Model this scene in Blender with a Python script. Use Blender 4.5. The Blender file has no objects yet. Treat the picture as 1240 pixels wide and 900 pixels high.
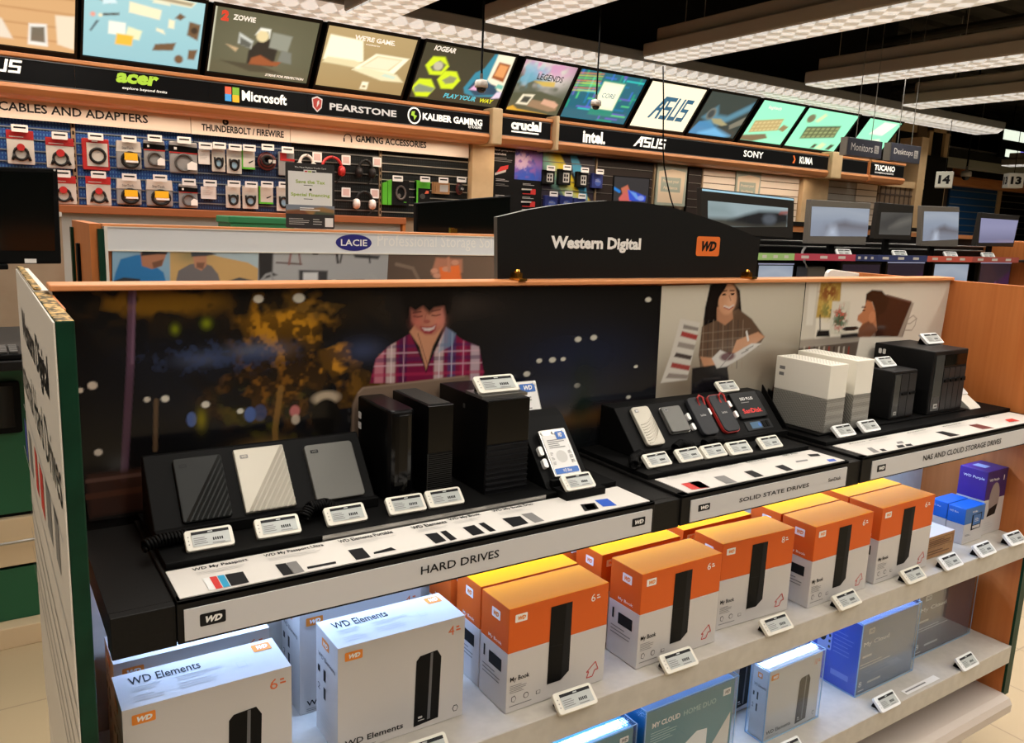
import bpy, bmesh, math, random
import numpy as np
from mathutils import Vector, Matrix

S = bpy.context.scene
COL = S.collection
random.seed(4)

# ------------------------------------------------------------------ camera, world, exposure
F_PX = 985.6                       # focal length in pixels of the 1240 px wide frame
YAW, PITCH, ROLL = math.radians(33.739), math.radians(10.494), math.radians(-2.301)
EYE = Vector((0.0, 0.0, 1.5))
_f = Vector((math.sin(YAW) * math.cos(PITCH), math.cos(YAW) * math.cos(PITCH), -math.sin(PITCH)))
_r0 = Vector((math.cos(YAW), -math.sin(YAW), 0.0))
_d0 = _f.cross(_r0)
RIGHT = math.cos(ROLL) * _r0 + math.sin(ROLL) * _d0
DOWN = -math.sin(ROLL) * _r0 + math.cos(ROLL) * _d0
cam_data = bpy.data.cameras.new('camera')
cam_data.sensor_width = 36.0
cam_data.lens = F_PX * 36.0 / 1240.0
cam_data.clip_start = 0.02
cam = bpy.data.objects.new('camera', cam_data)
COL.objects.link(cam)
m3 = Matrix((RIGHT, -DOWN, -_f)).transposed()
cam.matrix_world = Matrix.Translation(EYE) @ m3.to_4x4()
S.camera = cam

world = bpy.data.worlds.new('store_air')
S.world = world
world.use_nodes = True
world.node_tree.nodes['Background'].inputs[0].default_value = (1.0, 0.9, 0.78, 1)
world.node_tree.nodes['Background'].inputs[1].default_value = 0.05
S.view_settings.view_transform = 'Standard'
S.view_settings.look = 'None'
S.view_settings.gamma = 1.0
S.view_settings.exposure = 0.0
S.view_settings.use_curve_mapping = False
S.cycles.use_denoising = True
S.cycles.max_bounces = 8
S.cycles.transparent_max_bounces = 16
S.cycles.caustics_reflective = False
S.cycles.caustics_refractive = False
S.cycles.sample_clamp_indirect = 6.0

TUBE_POWER = 9.0        # watts per metre of ceiling fixture
TUBE_GLOW = 0.6         # brightness of the louvred lens
TUBE_COLOUR = (1.0, 0.93, 0.84)
SHELF_LED = 2.9          # watts per metre of shelf strip
LED_COLOUR = (0.38, 0.58, 1.0)
SOFFIT_POWER = 3.2       # watts per metre
SOFFIT_COLOUR = (1.0, 0.80, 0.62)
LIGHTBOX_GLOW = 1.3

# ------------------------------------------------------------------ measuring: a picture point onto a plane of the place
def ray(x, y):
    return RIGHT * ((x - 620.0) / F_PX) + DOWN * ((y - 450.0) / F_PX) + _f
def onY(x, y, Y):
    d = ray(x, y); return EYE + d * (Y / d.y)
def onX(x, y, X):
    d = ray(x, y); return EYE + d * (X / d.x)
def onZ(x, y, Z):
    d = ray(x, y); return EYE + d * ((Z - 1.5) / d.z)

class Fr:
    """a flat face: origin, unit right, unit up; out = right x up"""
    def __init__(s, o, u=(1, 0, 0), v=(0, 0, 1)):
        s.o = Vector(o); s.u = Vector(u).normalized(); s.v = Vector(v).normalized(); s.n = s.u.cross(s.v)
    def P(s, a, b, d=0.0):
        return s.o + s.u * a + s.v * b + s.n * d
    def px(s, x, y):
        d = ray(x, y); t = (s.o - EYE).dot(s.n) / d.dot(s.n)
        q = EYE + d * t - s.o
        return (q.dot(s.u), q.dot(s.v))
def wallY(Y):
    return Fr((0, Y, 0))

# ------------------------------------------------------------------ materials
def lin(c):
    out = []
    for v in c[:3]:
        v = v / 255.0
        out.append(v / 12.92 if v <= 0.04045 else ((v + 0.055) / 1.055) ** 2.4)
    return tuple(out)
MATS = {}
def mat(name, col=(128, 128, 128), rough=0.5, metal=0.0, emit=0.0, spec=0.5, coat=0.0):
    if name in MATS: return MATS[name]
    m = bpy.data.materials.new(name); m.use_nodes = True
    b = m.node_tree.nodes['Principled BSDF']
    if max(col) < 62 and spec == 0.5 and not coat and rough > 0.25: spec = 0.2
    c = lin(col) + (1,)
    b.inputs['Base Color'].default_value = c
    b.inputs['Roughness'].default_value = rough
    b.inputs['Metallic'].default_value = metal
    b.inputs['Specular IOR Level'].default_value = spec
    if coat: b.inputs['Coat Weight'].default_value = coat; b.inputs['Coat Roughness'].default_value = 0.05
    if emit:
        b.inputs['Emission Color'].default_value = c
        b.inputs['Emission Strength'].default_value = emit
    MATS[name] = m
    return m
def nodes(m):
    return m.node_tree.nodes, m.node_tree.links, m.node_tree.nodes['Principled BSDF']
def speckle(name, c0, c1, rough=0.5, scale=(30, 30, 30), detail=3, bump=0.0, metal=0.0, lo=0.35, hi=0.65):
    if name in MATS: return MATS[name]
    m = mat(name, c0, rough, metal)
    n, l, b = nodes(m)
    tc = n.new('ShaderNodeTexCoord'); mp = n.new('ShaderNodeMapping'); mp.inputs['Scale'].default_value = scale
    tx = n.new('ShaderNodeTexNoise'); tx.inputs['Scale'].default_value = 1.0; tx.inputs['Detail'].default_value = detail
    rp = n.new('ShaderNodeValToRGB')
    rp.color_ramp.elements[0].position = lo; rp.color_ramp.elements[1].position = hi
    rp.color_ramp.elements[0].color = lin(c0) + (1,); rp.color_ramp.elements[1].color = lin(c1) + (1,)
    l.new(tc.outputs['Object'], mp.inputs['Vector']); l.new(mp.outputs['Vector'], tx.inputs['Vector'])
    l.new(tx.outputs['Fac'], rp.inputs['Fac']); l.new(rp.outputs['Color'], b.inputs['Base Color'])
    if bump:
        bp = n.new('ShaderNodeBump'); bp.inputs['Strength'].default_value = bump; bp.inputs['Distance'].default_value = 0.002
        l.new(tx.outputs['Fac'], bp.inputs['Height']); l.new(bp.outputs['Normal'], b.inputs['Normal'])
    return m
def printed(name, rough=0.5, emit=0.0, coat=0.0, spec=0.5):
    if name in MATS: return MATS[name]
    m = mat(name, (200, 200, 200), rough, spec=spec, coat=coat)
    n, l, b = nodes(m)
    at = n.new('ShaderNodeAttribute'); at.attribute_name = 'Col'
    if emit:
        b.inputs['Base Color'].default_value = (0.02, 0.02, 0.02, 1)
        l.new(at.outputs['Color'], b.inputs['Emission Color']); b.inputs['Emission Strength'].default_value = emit
    else:
        l.new(at.outputs['Color'], b.inputs['Base Color'])
    return m

WOOD = speckle('beech_veneer', (204, 122, 60), (191, 108, 48), 0.45, (60, 60, 2.2), 4, lo=.3, hi=.7)
WOODX = speckle('beech_rail', (222, 150, 96), (206, 132, 78), 0.42, (2.2, 60, 60), 4, lo=.3, hi=.7)
BLACK = speckle('black_laminate', (17, 16, 15), (21, 20, 19), 0.5, (300, 300, 300), 2)
BLK2 = mat('black_plastic', (5, 5, 5), 0.6, spec=0.12)
MATTE = mat('black_matte_print', (12, 12, 12), 0.6)
GLOSS = mat('piano_black', (6, 6, 7), 0.08, spec=0.35)
GREYS = mat('dark_grey_plastic', (62, 61, 58), 0.5)
WHITE = mat('white_paper', (226, 224, 221), 0.5)
SIGNW = mat('white_sign_vinyl', (205, 203, 203), 0.45)
SHELFW = speckle('cream_shelf_steel', (190, 184, 174), (182, 176, 166), 0.38, (40, 40, 40), 2)
STEEL = mat('brushed_steel', (170, 168, 164), 0.3, 0.9)
DARKST = mat('grey_rail', (120, 120, 118), 0.4, 0.6)
BRASS = mat('brass', (216, 160, 70), 0.22, 1.0)
BEZEL = mat('tag_ivory_plastic', (222, 217, 203), 0.4)
BEZELC = mat('tag_white_plastic', (230, 230, 228), 0.4)
EINK = mat('tag_paper_screen', (172, 176, 172), 0.35)
INK = mat('printing_ink_black', (22, 22, 24), 0.5)
INKG = mat('printing_ink_grey', (120, 118, 116), 0.5)
INKL = mat('printing_ink_pale', (196, 194, 190), 0.5)
INKW = mat('printing_ink_white', (240, 238, 234), 0.5)
INKO = mat('printing_ink_orange', (236, 138, 42), 0.45)
INKR = mat('printing_ink_red', (200, 52, 48), 0.45)
GREENV = speckle('green_vinyl', (9, 46, 30), (13, 56, 38), 0.42, (20, 20, 20), 3, bump=.12)
BRONZE = speckle('speckled_gold_edge', (60, 56, 36), (226, 186, 118), 0.38, (120, 60, 60), 4, metal=0.35, lo=.42, hi=.6)  # gold speckle for the top edge of the green vinyl
IVORYW = mat('ivory_trim', (224, 218, 206), 0.5)
CARTON_W = mat('white_carton', (203, 198, 194), 0.42)
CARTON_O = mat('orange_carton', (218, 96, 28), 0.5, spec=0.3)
CARTON_T = mat('lit_orange_carton_top', (246, 146, 6), 0.6, spec=0.1)  # top of the orange carton, shelf light put into its colour
KRAFT = speckle('kraft_carton', (168, 126, 84), (156, 115, 74), 0.7, (80, 80, 80), 2)

def clear(name, tint=(0.93, 0.97, 1.0), rough=0.03):
    if name in MATS: return MATS[name]
    m = bpy.data.materials.new(name); m.use_nodes = True
    n, l = m.node_tree.nodes, m.node_tree.links
    n.remove(n['Principled BSDF'])
    tr = n.new('ShaderNodeBsdfTransparent'); tr.inputs[0].default_value = tint + (1,)
    gl = n.new('ShaderNodeBsdfGlossy'); gl.inputs['Roughness'].default_value = rough
    lw = n.new('ShaderNodeLayerWeight'); lw.inputs['Blend'].default_value = 0.5
    pw = n.new('ShaderNodeMath'); pw.operation = 'POWER'; pw.inputs[1].default_value = 4.0
    ma = n.new('ShaderNodeMath'); ma.operation = 'MULTIPLY_ADD'; ma.inputs[1].default_value = 0.6; ma.inputs[2].default_value = 0.05
    mx = n.new('ShaderNodeMixShader')
    l.new(lw.outputs['Facing'], pw.inputs[0]); l.new(pw.outputs[0], ma.inputs[0]); l.new(ma.outputs[0], mx.inputs[0]); l.new(tr.outputs[0], mx.inputs[1]); l.new(gl.outputs[0], mx.inputs[2])
    l.new(mx.outputs[0], n['Material Output'].inputs['Surface'])
    MATS[name] = m
    return m
ACRYL = clear('clear_acrylic', (0.95, 0.975, 1.0), 0.02)
EDGE = mat('acrylic_edge', (150, 190, 226), 0.2)
BAG = clear('clear_poly_bag', (0.86, 0.86, 0.88), 0.15)

# ------------------------------------------------------------------ glyphs
GLY = {}
def glyphs(s, bold=0.0):
    k = (s, bold)
    if k not in GLY:
        c = bpy.data.curves.new('lettering', 'FONT'); c.body = s; c.resolution_u = 2; c.offset = bold; c.fill_mode = 'FRONT'
        o = bpy.data.objects.new('lettering', c); COL.objects.link(o)
        dg = bpy.context.evaluated_depsgraph_get()
        me = bpy.data.meshes.new_from_object(o.evaluated_get(dg))
        vs = np.array([v.co[:2] for v in me.vertices]) if len(me.vertices) else np.zeros((0, 2))
        fs = [tuple(p.vertices) for p in me.polygons]
        bpy.data.objects.remove(o); bpy.data.curves.remove(c); bpy.data.meshes.remove(me)
        lo, hi = vs.min(0), vs.max(0)
        GLY[k] = ((vs - lo) / np.maximum(hi - lo, 1e-6), fs)
    return GLY[k]

# ------------------------------------------------------------------ mesh builder
class MB:
    def __init__(s):
        s.v, s.f, s.m, s.mats, s.c = [], [], [], [], {}
    def mi(s, m):
        if m not in s.mats: s.mats.append(m)
        return s.mats.index(m)
    def add(s, pts, faces, m):
        b = len(s.v); s.v += [tuple(p) for p in pts]
        k = s.mi(m)
        for f in faces: s.f.append(tuple(b + i for i in f)); s.m.append(k)
        return b
    def box(s, x0, x1, y0, y1, z0, z1, m, top=None, front=None, left=None):
        p = [(x0, y0, z0), (x1, y0, z0), (x1, y1, z0), (x0, y1, z0), (x0, y0, z1), (x1, y0, z1), (x1, y1, z1), (x0, y1, z1)]
        b = len(s.v); s.v += p
        for f, mm in (((0, 3, 2, 1), m), ((4, 5, 6, 7), top or m), ((0, 1, 5, 4), front or m), ((1, 2, 6, 5), m), ((2, 3, 7, 6), m), ((3, 0, 4, 7), left or m)):
            s.f.append(tuple(b + i for i in f)); s.m.append(s.mi(mm))
        return s
    def quad(s, fr, u0, v0, u1, v1, m, d=0.0005):
        s.add([fr.P(u0, v0, d), fr.P(u1, v0, d), fr.P(u1, v1, d), fr.P(u0, v1, d)], [(0, 1, 2, 3)], m); return s
    def poly(s, fr, pts, m, d=0.0005):
        s.add([fr.P(a, b, d) for a, b in pts], [tuple(range(len(pts)))], m); return s
    def prism(s, fr, pts, d0, d1, m, cap=None):
        """outline pts (counter-clockwise seen from outside) between depths d0 (back) and d1 (front)"""
        n = len(pts)
        vs = [fr.P(a, b, d0) for a, b in pts] + [fr.P(a, b, d1) for a, b in pts]
        b = len(s.v); s.v += [tuple(p) for p in vs]
        s.f.append(tuple(b + i for i in reversed(range(n)))); s.m.append(s.mi(m))
        s.f.append(tuple(b + n + i for i in range(n))); s.m.append(s.mi(cap or m))
        for i in range(n):
            j = (i + 1) % n
            s.f.append((b + i, b + j, b + n + j, b + n + i)); s.m.append(s.mi(m))
        return s
    def tube(s, path, r, m, n=8, closed=False):
        path = [Vector(p) for p in path]; N = len(path); rings = []
        up = Vector((0.13, 0.31, 0.94))
        for i, p in enumerate(path):
            if closed: t = path[(i + 1) % N] - path[i - 1]
            else: t = path[min(i + 1, N - 1)] - path[max(i - 1, 0)]
            t.normalize()
            a = t.cross(up)
            if a.length < 1e-4: a = t.cross(Vector((1, 0, 0)))
            a.normalize(); b = t.cross(a)
            rr = r[i] if isinstance(r, (list, tuple)) else r
            rings.append([p + (a * math.cos(2 * math.pi * k / n) + b * math.sin(2 * math.pi * k / n)) * rr for k in range(n)])
        base = len(s.v)
        for g in rings: s.v += [tuple(q) for q in g]
        k = s.mi(m)
        for i in range(N if closed else N - 1):
            i2 = (i + 1) % N
            for q in range(n):
                q2 = (q + 1) % n
                s.f.append((base + i * n + q, base + i * n + q2, base + i2 * n + q2, base + i2 * n + q)); s.m.append(k)
        if not closed:
            s.f.append(tuple(base + q for q in reversed(range(n)))); s.m.append(k)
            s.f.append(tuple(base + (N - 1) * n + q for q in range(n))); s.m.append(k)
        return s
    def lathe(s, o, prof, m, n=20, axis=(0, 0, 1)):
        ax = Vector(axis).normalized(); a = ax.orthogonal().normalized(); b = ax.cross(a); o = Vector(o)
        base = len(s.v); k = s.mi(m)
        for r, h in prof:
            for q in range(n):
                t = 2 * math.pi * q / n
                s.v.append(tuple(o + ax * h + (a * math.cos(t) + b * math.sin(t)) * max(r, 1e-5)))
        for i in range(len(prof) - 1):
            for q in range(n):
                q2 = (q + 1) % n
                s.f.append((base + i * n + q, base + i * n + q2, base + (i + 1) * n + q2, base + (i + 1) * n + q)); s.m.append(k)
        return s
    def text(s, fr, t, u0, v0, u1, v1, m, d=0.0008, bold=0.0, shear=0.0):
        vs, fs = glyphs(t, bold)
        w = u1 - u0; h = v1 - v0
        s.add([fr.P(u0 + x * (w - shear * h) + shear * y * h, v0 + y * h, d) for x, y in vs], fs, m); return s
    def lines(s, fr, u0, v0, u1, v1, n, m, d=0.0006, fill=0.45, seed=1):
        rn = random.Random(seed); h = (v1 - v0) / n
        for i in range(n):
            v = v1 - (i + 0.5) * h
            w = (u1 - u0) * rn.uniform(0.6, 1.0)
            s.quad(fr, u0, v - h * fill / 2, u0 + w, v + h * fill / 2, m, d)
        return s
    def art(s, a, m, d=0.0005):
        """a painted print: grid of vertices carrying the print's own colours"""
        base = len(s.v); k = s.mi(m)
        U, V, C = a.U, a.V, a.C
        ny, nx = U.shape
        o, u, v, n = (np.array(q) for q in (a.fr.o, a.fr.u, a.fr.v, a.fr.n))
        P = o + U[..., None] * u + V[..., None] * v + n * d
        P = P.reshape(-1, 3); C = C.reshape(-1, 3)
        for i in range(len(P)): s.v.append(tuple(P[i])); s.c[base + i] = tuple(C[i])
        for j in range(ny - 1):
            for i in range(nx - 1):
                q = base + j * nx + i
                s.f.append((q, q + 1, q + nx + 1, q + nx)); s.m.append(k)
        return s
    def build(s, name, parent=None, bevel=0.0, seg=2, smooth=False, local=False):
        me = bpy.data.meshes.new(name)
        off = Vector((0, 0, 0))
        if parent is not None and not local:
            q = parent
            while q is not None: off = off + q.location; q = q.parent
        me.from_pydata([(p[0] - off.x, p[1] - off.y, p[2] - off.z) for p in s.v], [], s.f)
        for m in s.mats: me.materials.append(m)
        me.polygons.foreach_set('material_index', s.m)
        if s.c:
            at = me.color_attributes.new('Col', 'FLOAT_COLOR', 'POINT')
            arr = np.ones((len(s.v), 4), np.float32) * 0.5
            for i, c in s.c.items():
                arr[i, :3] = c
            arr[:, 3] = 1
            at.data.foreach_set('color', arr.ravel())
        if smooth: me.polygons.foreach_set('use_smooth', [True] * len(s.f))
        me.update()
        o = bpy.data.objects.new(name, me); COL.objects.link(o)
        if parent is not None: o.parent = parent
        if bevel:
            b = o.modifiers.new('rounded_edges', 'BEVEL'); b.width = bevel; b.segments = seg; b.limit_method = 'ANGLE'; b.angle_limit = math.radians(40)
        return o

def rrect(u0, v0, u1, v1, r, n=4):
    pts = []
    for cx, cy, a0 in ((u1 - r, v0 + r, -90), (u1 - r, v1 - r, 0), (u0 + r, v1 - r, 90), (u0 + r, v0 + r, 180)):
        for i in range(n + 1):
            a = math.radians(a0 + 90 * i / n); pts.append((cx + r * math.cos(a), cy + r * math.sin(a)))
    return pts
def disc(cu, cv, ru, rv=None, n=18):
    rv = rv or ru
    return [(cu + ru * math.cos(2 * math.pi * i / n), cv + rv * math.sin(2 * math.pi * i / n)) for i in range(n)]

def tag(o, label=None, cat=None, group=None, kind=None):
    if label: o['label'] = label
    if cat: o['category'] = cat
    if group: o['group'] = group
    if kind: o['kind'] = kind
    return o
def thing(name, label, cat, loc=(0, 0, 0), rz=0.0, group=None):
    o = bpy.data.objects.new(name, None); COL.objects.link(o)
    o.empty_display_size = 0.05
    o.location = loc; o.rotation_euler = (0, 0, rz)
    return tag(o, label, cat, group)
def struct(o):
    o['kind'] = 'structure'; return o
def dup(o, parent=None):
    c = o.copy(); COL.objects.link(c); c.parent = parent
    for ch in list(o.children): dup(ch, c)
    return c
def lamp(name, loc, sx, sy, power, col, rot=(0, 0, 0), spread=180, parent=None):
    d = bpy.data.lights.new(name, 'AREA'); d.shape = 'RECTANGLE'; d.size = sx; d.size_y = sy
    d.energy = power; d.color = col; d.spread = math.radians(spread)
    o = bpy.data.objects.new(name, d); COL.objects.link(o)
    o.rotation_euler = rot
    if parent is not None:
        o.parent = parent; o.location = Vector(loc) - parent.location
    else: o.location = loc
    return o

# ------------------------------------------------------------------ painted prints (posters, screens, lit adverts)
def vnoise(U, V, f, seed=0):
    x = U * f; y = V * f
    xi = np.floor(x).astype(np.int64); yi = np.floor(y).astype(np.int64); fx = x - xi; fy = y - yi
    fx = fx * fx * (3 - 2 * fx); fy = fy * fy * (3 - 2 * fy)
    def h(a, b):
        q = np.sin(a * 127.1 + b * 311.7 + seed * 74.7) * 43758.5453
        return q - np.floor(q)
    return (h(xi, yi) * (1 - fx) + h(xi + 1, yi) * fx) * (1 - fy) + (h(xi, yi + 1) * (1 - fx) + h(xi + 1, yi + 1) * fx) * fy
class Art:
    def __init__(s, fr, u0, v0, u1, v1, nx, ny, bg):
        s.fr = fr
        s.U, s.V = np.meshgrid(np.linspace(u0, u1, nx), np.linspace(v0, v1, ny))
        s.C = np.zeros(s.U.shape + (3,)); s.C[:] = lin(bg)
        s.cell = max((u1 - u0) / nx, (v1 - v0) / ny)
        s.box = (u0, v0, u1, v1)
    def warp(s, quad):
        """bend the grid to four corners (bl, br, tr, tl) in face coordinates"""
        ny, nx = s.U.shape
        a, b = np.meshgrid(np.linspace(0, 1, nx), np.linspace(0, 1, ny))
        q = [np.array(p) for p in quad]
        P = (1 - a)[..., None] * (1 - b)[..., None] * q[0] + a[..., None] * (1 - b)[..., None] * q[1] + a[..., None] * b[..., None] * q[2] + (1 - a)[..., None] * b[..., None] * q[3]
        s.U, s.V = P[..., 0], P[..., 1]
        return s
    def mix(s, mask, col):
        s.C = s.C * (1 - mask[..., None]) + np.array(lin(col)) * mask[..., None]
    def sc(s, x, y):
        a = s.fr.px(x, y); b = s.fr.px(x + 1, y); c = s.fr.px(x, y + 1)
        return math.hypot(b[0] - a[0], b[1] - a[1]), math.hypot(c[0] - a[0], c[1] - a[1])
    def g(s, x, y, rx, ry, col, a=1.0):
        cu, cv = s.fr.px(x, y); k = s.sc(x, y)
        q = ((s.U - cu) / (rx * k[0])) ** 2 + ((s.V - cv) / (ry * k[1])) ** 2
        s.mix(a * np.exp(-q), col); return s
    def e(s, x, y, rx, ry, col, a=1.0, soft=0.25):
        cu, cv = s.fr.px(x, y); k = s.sc(x, y)
        q = np.sqrt(((s.U - cu) / (rx * k[0])) ** 2 + ((s.V - cv) / (ry * k[1])) ** 2)
        s.mix(a * np.clip((1 - q) / soft + 0.5, 0, 1), col); return s
    def p(s, pts, col, a=1.0, soft=0.8):
        uv = [s.fr.px(*q) for q in pts]; return s.puv(uv, col, a, soft)
    def puv(s, uv, col, a=1.0, soft=0.8):
        ins = np.zeros(s.U.shape, bool); dist = np.full(s.U.shape, 1e9)
        n = len(uv)
        for i in range(n):
            (x0, y0), (x1, y1) = uv[i], uv[(i + 1) % n]
            c = ((y0 > s.V) != (y1 > s.V))
            with np.errstate(divide='ignore', invalid='ignore'):
                xx = (x1 - x0) * (s.V - y0) / (y1 - y0 if y1 != y0 else 1e-12) + x0
            ins ^= c & (s.U < xx)
            dx, dy = x1 - x0, y1 - y0; L = dx * dx + dy * dy + 1e-15
            t = np.clip(((s.U - x0) * dx + (s.V - y0) * dy) / L, 0, 1)
            dist = np.minimum(dist, np.hypot(s.U - x0 - t * dx, s.V - y0 - t * dy))
        w = s.cell * soft
        mask = np.clip(np.where(ins, dist, -dist) / (2 * w) + 0.5, 0, 1)
        s.mix(a * mask, col); return s
    def l(s, pts, w, col, a=1.0):
        uv = [s.fr.px(*q) for q in pts]; k = s.sc(*pts[0])
        ww = w * 0.5 * (k[0] + k[1]) / 2
        dist = np.full(s.U.shape, 1e9)
        for (x0, y0), (x1, y1) in zip(uv[:-1], uv[1:]):
            dx, dy = x1 - x0, y1 - y0; L = dx * dx + dy * dy + 1e-15
            t = np.clip(((s.U - x0) * dx + (s.V - y0) * dy) / L, 0, 1)
            dist = np.minimum(dist, np.hypot(s.U - x0 - t * dx, s.V - y0 - t * dy))
        s.mix(a * np.clip((ww - dist) / s.cell + 0.5, 0, 1), col); return s
    def grad(s, x0, y0, x1, y1, col, a0=0.0, a1=1.0):
        p0 = s.fr.px(x0, y0); p1 = s.fr.px(x1, y1); dx, dy = p1[0] - p0[0], p1[1] - p0[1]
        t = np.clip(((s.U - p0[0]) * dx + (s.V - p0[1]) * dy) / (dx * dx + dy * dy), 0, 1)
        s.mix(a0 + (a1 - a0) * t, col); return s
    def leaves(s, x, y, rx, ry, col, f, thr=0.5, a=1.0, seed=0):
        cu, cv = s.fr.px(x, y); k = s.sc(x, y)
        q = ((s.U - cu) / (rx * k[0])) ** 2 + ((s.V - cv) / (ry * k[1])) ** 2
        nz = 0.6 * vnoise(s.U, s.V, f, seed) + 0.4 * vnoise(s.U, s.V, f * 2.3, seed + 3)
        m = np.clip((nz + 0.35 * np.exp(-q) - thr) * 5, 0, 1) * np.exp(-q * q)
        s.mix(a * m, col); return s
def pxart(fr, quad, nx, ny, bg):
    """a print filling the picture quad bl, br, tr, tl on face fr"""
    q = [fr.px(*p) for p in quad]
    us = [p[0] for p in q]; vs = [p[1] for p in q]
    return Art(fr, min(us), min(vs), max(us), max(vs), nx, ny, bg).warp(q)
POSTER = printed('glossy_photo_print', 0.16, coat=0.0)
PAPER = printed('matt_print', 0.5)
SCREEN = printed('lit_screen', 0.2, emit=0.8)
LIT = printed('backlit_film', 0.3, emit=LIGHTBOX_GLOW)
def wdlogo(mb, fr, u0, v0, u1, v1, bg, fg, d=0.0006):
    r = (v1 - v0) * 0.12
    mb.poly(fr, rrect(u0, v0, u1, v1, r, 3), bg, d)
    w, h = u1 - u0, v1 - v0
    mb.text(fr, 'WD', u0 + w * .13, v0 + h * .24, u1 - w * .1, v1 - h * .24, fg, d + 0.0005, bold=0.055, shear=0.3)
# ------------------------------------------------------------------ the room
def tile_floor():
    m = mat('cream_floor_tile', (196, 178, 146), 0.35)
    n, l, b = nodes(m)
    tc = n.new('ShaderNodeTexCoord'); mp = n.new('ShaderNodeMapping')
    mp.inputs['Location'].default_value = (-2.585 % 0.295, -(1.267 % 0.463), 0)
    mp.inputs['Location'].default_value = (-(2.585 % 0.295), -(1.267 % 0.463), 0)
    br = n.new('ShaderNodeTexBrick'); br.offset = 0.0; br.squash = 1.0
    br.inputs['Scale'].default_value = 1.0; br.inputs['Brick Width'].default_value = 0.295; br.inputs['Row Height'].default_value = 0.463
    br.inputs['Mortar Size'].default_value = 0.0028; br.inputs['Mortar Smooth'].default_value = 0.1
    br.inputs['Color1'].default_value = lin((180, 162, 131)) + (1,); br.inputs['Color2'].default_value = lin((174, 156, 125)) + (1,)
    br.inputs['Mortar'].default_value = lin((148, 132, 108)) + (1,)
    l.new(tc.outputs['Object'], mp.inputs['Vector']); l.new(mp.outputs['Vector'], br.inputs['Vector']); l.new(br.outputs['Color'], b.inputs['Base Color'])
    return m
X0, X1, Y0, Y1, ZC = -4.0, 24.0, -4.0, 12.0, 4.1
struct(MB().box(X0, X1, Y0, Y1, -0.1, 0.0, tile_floor()).build('floor'))
CEIL = speckle('black_painted_deck', (52, 50, 45), (66, 63, 57), 0.8, (2, 2, 2), 3)
mb = MB().box(X0, X1, Y0, Y1, ZC, ZC + 0.1, CEIL)
for k in range(26):
    y = 1.0 + k * 0.42
    mb.box(X0, X1, y, y + 0.16, ZC - 0.06, ZC, CEIL)
struct(mb.build('ceiling'))
PLASTER = speckle('beige_wall_paint', (172, 150, 124), (164, 142, 116), 0.6, (8, 8, 8), 3)
DKWALL = mat('dark_upper_wall', (26, 24, 22), 0.7)
struct(MB().box(X0 - .1, X0, Y0, Y1, 0, ZC, PLASTER).build('wall_left'))
struct(MB().box(X1, X1 + .1, Y0, Y1, 0, ZC, PLASTER).build('wall_right'))
struct(MB().box(X0, X1, Y0 - .1, Y0, 0, ZC, mat('dim_wall_paint', (72, 66, 58), .6)).build('wall_front'))
struct(MB().box(X0, X1, Y1, Y1 + .1, 0, ZC, DKWALL).build('wall_far'))
XE = 9.55                                   # where the merchandise wall stops
struct(MB().box(X0, XE, 6.2, 6.4, 0, 2.2, PLASTER).box(X0, XE, 6.2, 6.4, 2.2, ZC, DKWALL).build('wall_back'))
# open steel joists and pipes of the deck
mb = MB()
for k, (x, z, r) in enumerate(((1.6, 3.75, .05), (5.6, 3.8, .07), (9.0, 3.7, .05), (12.5, 3.8, .06))):
    mb.tube([(x, Y0 + .1, z), (x, Y1 - .1, z)], r, CEIL, 10)
struct(mb.build('trim_1'))

# ------------------------------------------------------------------ ceiling fixtures
FIXW = mat('fixture_grey_enamel', (158, 150, 139), 0.5)
def lens_mat():
    m = mat('louvred_lens', (236, 232, 222), 0.4)
    n, l, b = nodes(m)
    tc = n.new('ShaderNodeTexCoord')
    mp = n.new('ShaderNodeMapping'); mp.inputs['Rotation'].default_value = (0, 0, 0.785); mp.inputs['Scale'].default_value = (1, 1, 0)
    w = n.new('ShaderNodeTexChecker'); w.inputs['Scale'].default_value = 11.0
    rp = n.new('ShaderNodeValToRGB'); rp.color_ramp.elements[0].color = lin((176, 173, 165)) + (1,); rp.color_ramp.elements[1].color = lin((255, 252, 244)) + (1,)
    l.new(tc.outputs['Object'], mp.inputs['Vector']); l.new(mp.outputs['Vector'], w.inputs['Vector']); l.new(w.outputs['Fac'], rp.inputs['Fac'])
    l.new(rp.outputs['Color'], b.inputs['Emission Color']); b.inputs['Emission Strength'].default_value = TUBE_GLOW
    return m
LENS = lens_mat()
def fixture(x, w, ya, yb, z, label):
    r = thing('ceiling_light', label, 'ceiling light', (x, yb, z))
    MB().box(x, x + w, ya, yb, z + .014, z + .12, FIXW).box(x + .05, x + w - .05, ya + .1, yb - .1, z + .12, z + .23, FIXW).build('housing', r, .012)
    MB().box(x + .012, x + w - .012, ya + .01, yb - .01, z, z + .014, LENS).build('diffuser', r)
    for y in (yb - .5, (ya + yb) / 2, ya + .5): MB().tube([(x + w / 2, y, z + .23), (x + w / 2, y, ZC - .061)], .004, FIXW, 6).build('hanger', r)
    L = yb - ya
    o = lamp('fluorescent_tubes', (x + w / 2, (ya + yb) / 2, z - .012), w * .85, L * .98, TUBE_POWER * L, TUBE_COLOUR, spread=150, parent=r)
fixture(2.10, .32, -2.5, 5.25, 2.76, 'hanging fluorescent light cut by the top edge, leftmost of the row')
fixture(3.10, .32, -2.5, 5.18, 2.85, 'hanging fluorescent light whose end hangs above the yellow and blue gaming advert')
fixture(4.72, .34, -2.5, 5.33, 2.85, 'hanging fluorescent light whose end hangs above the cream ASUS advert')
fixture(6.60, .33, -2.5, 5.18, 2.85, 'hanging fluorescent light running to the right, ending above the green keyboard adverts')
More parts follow.
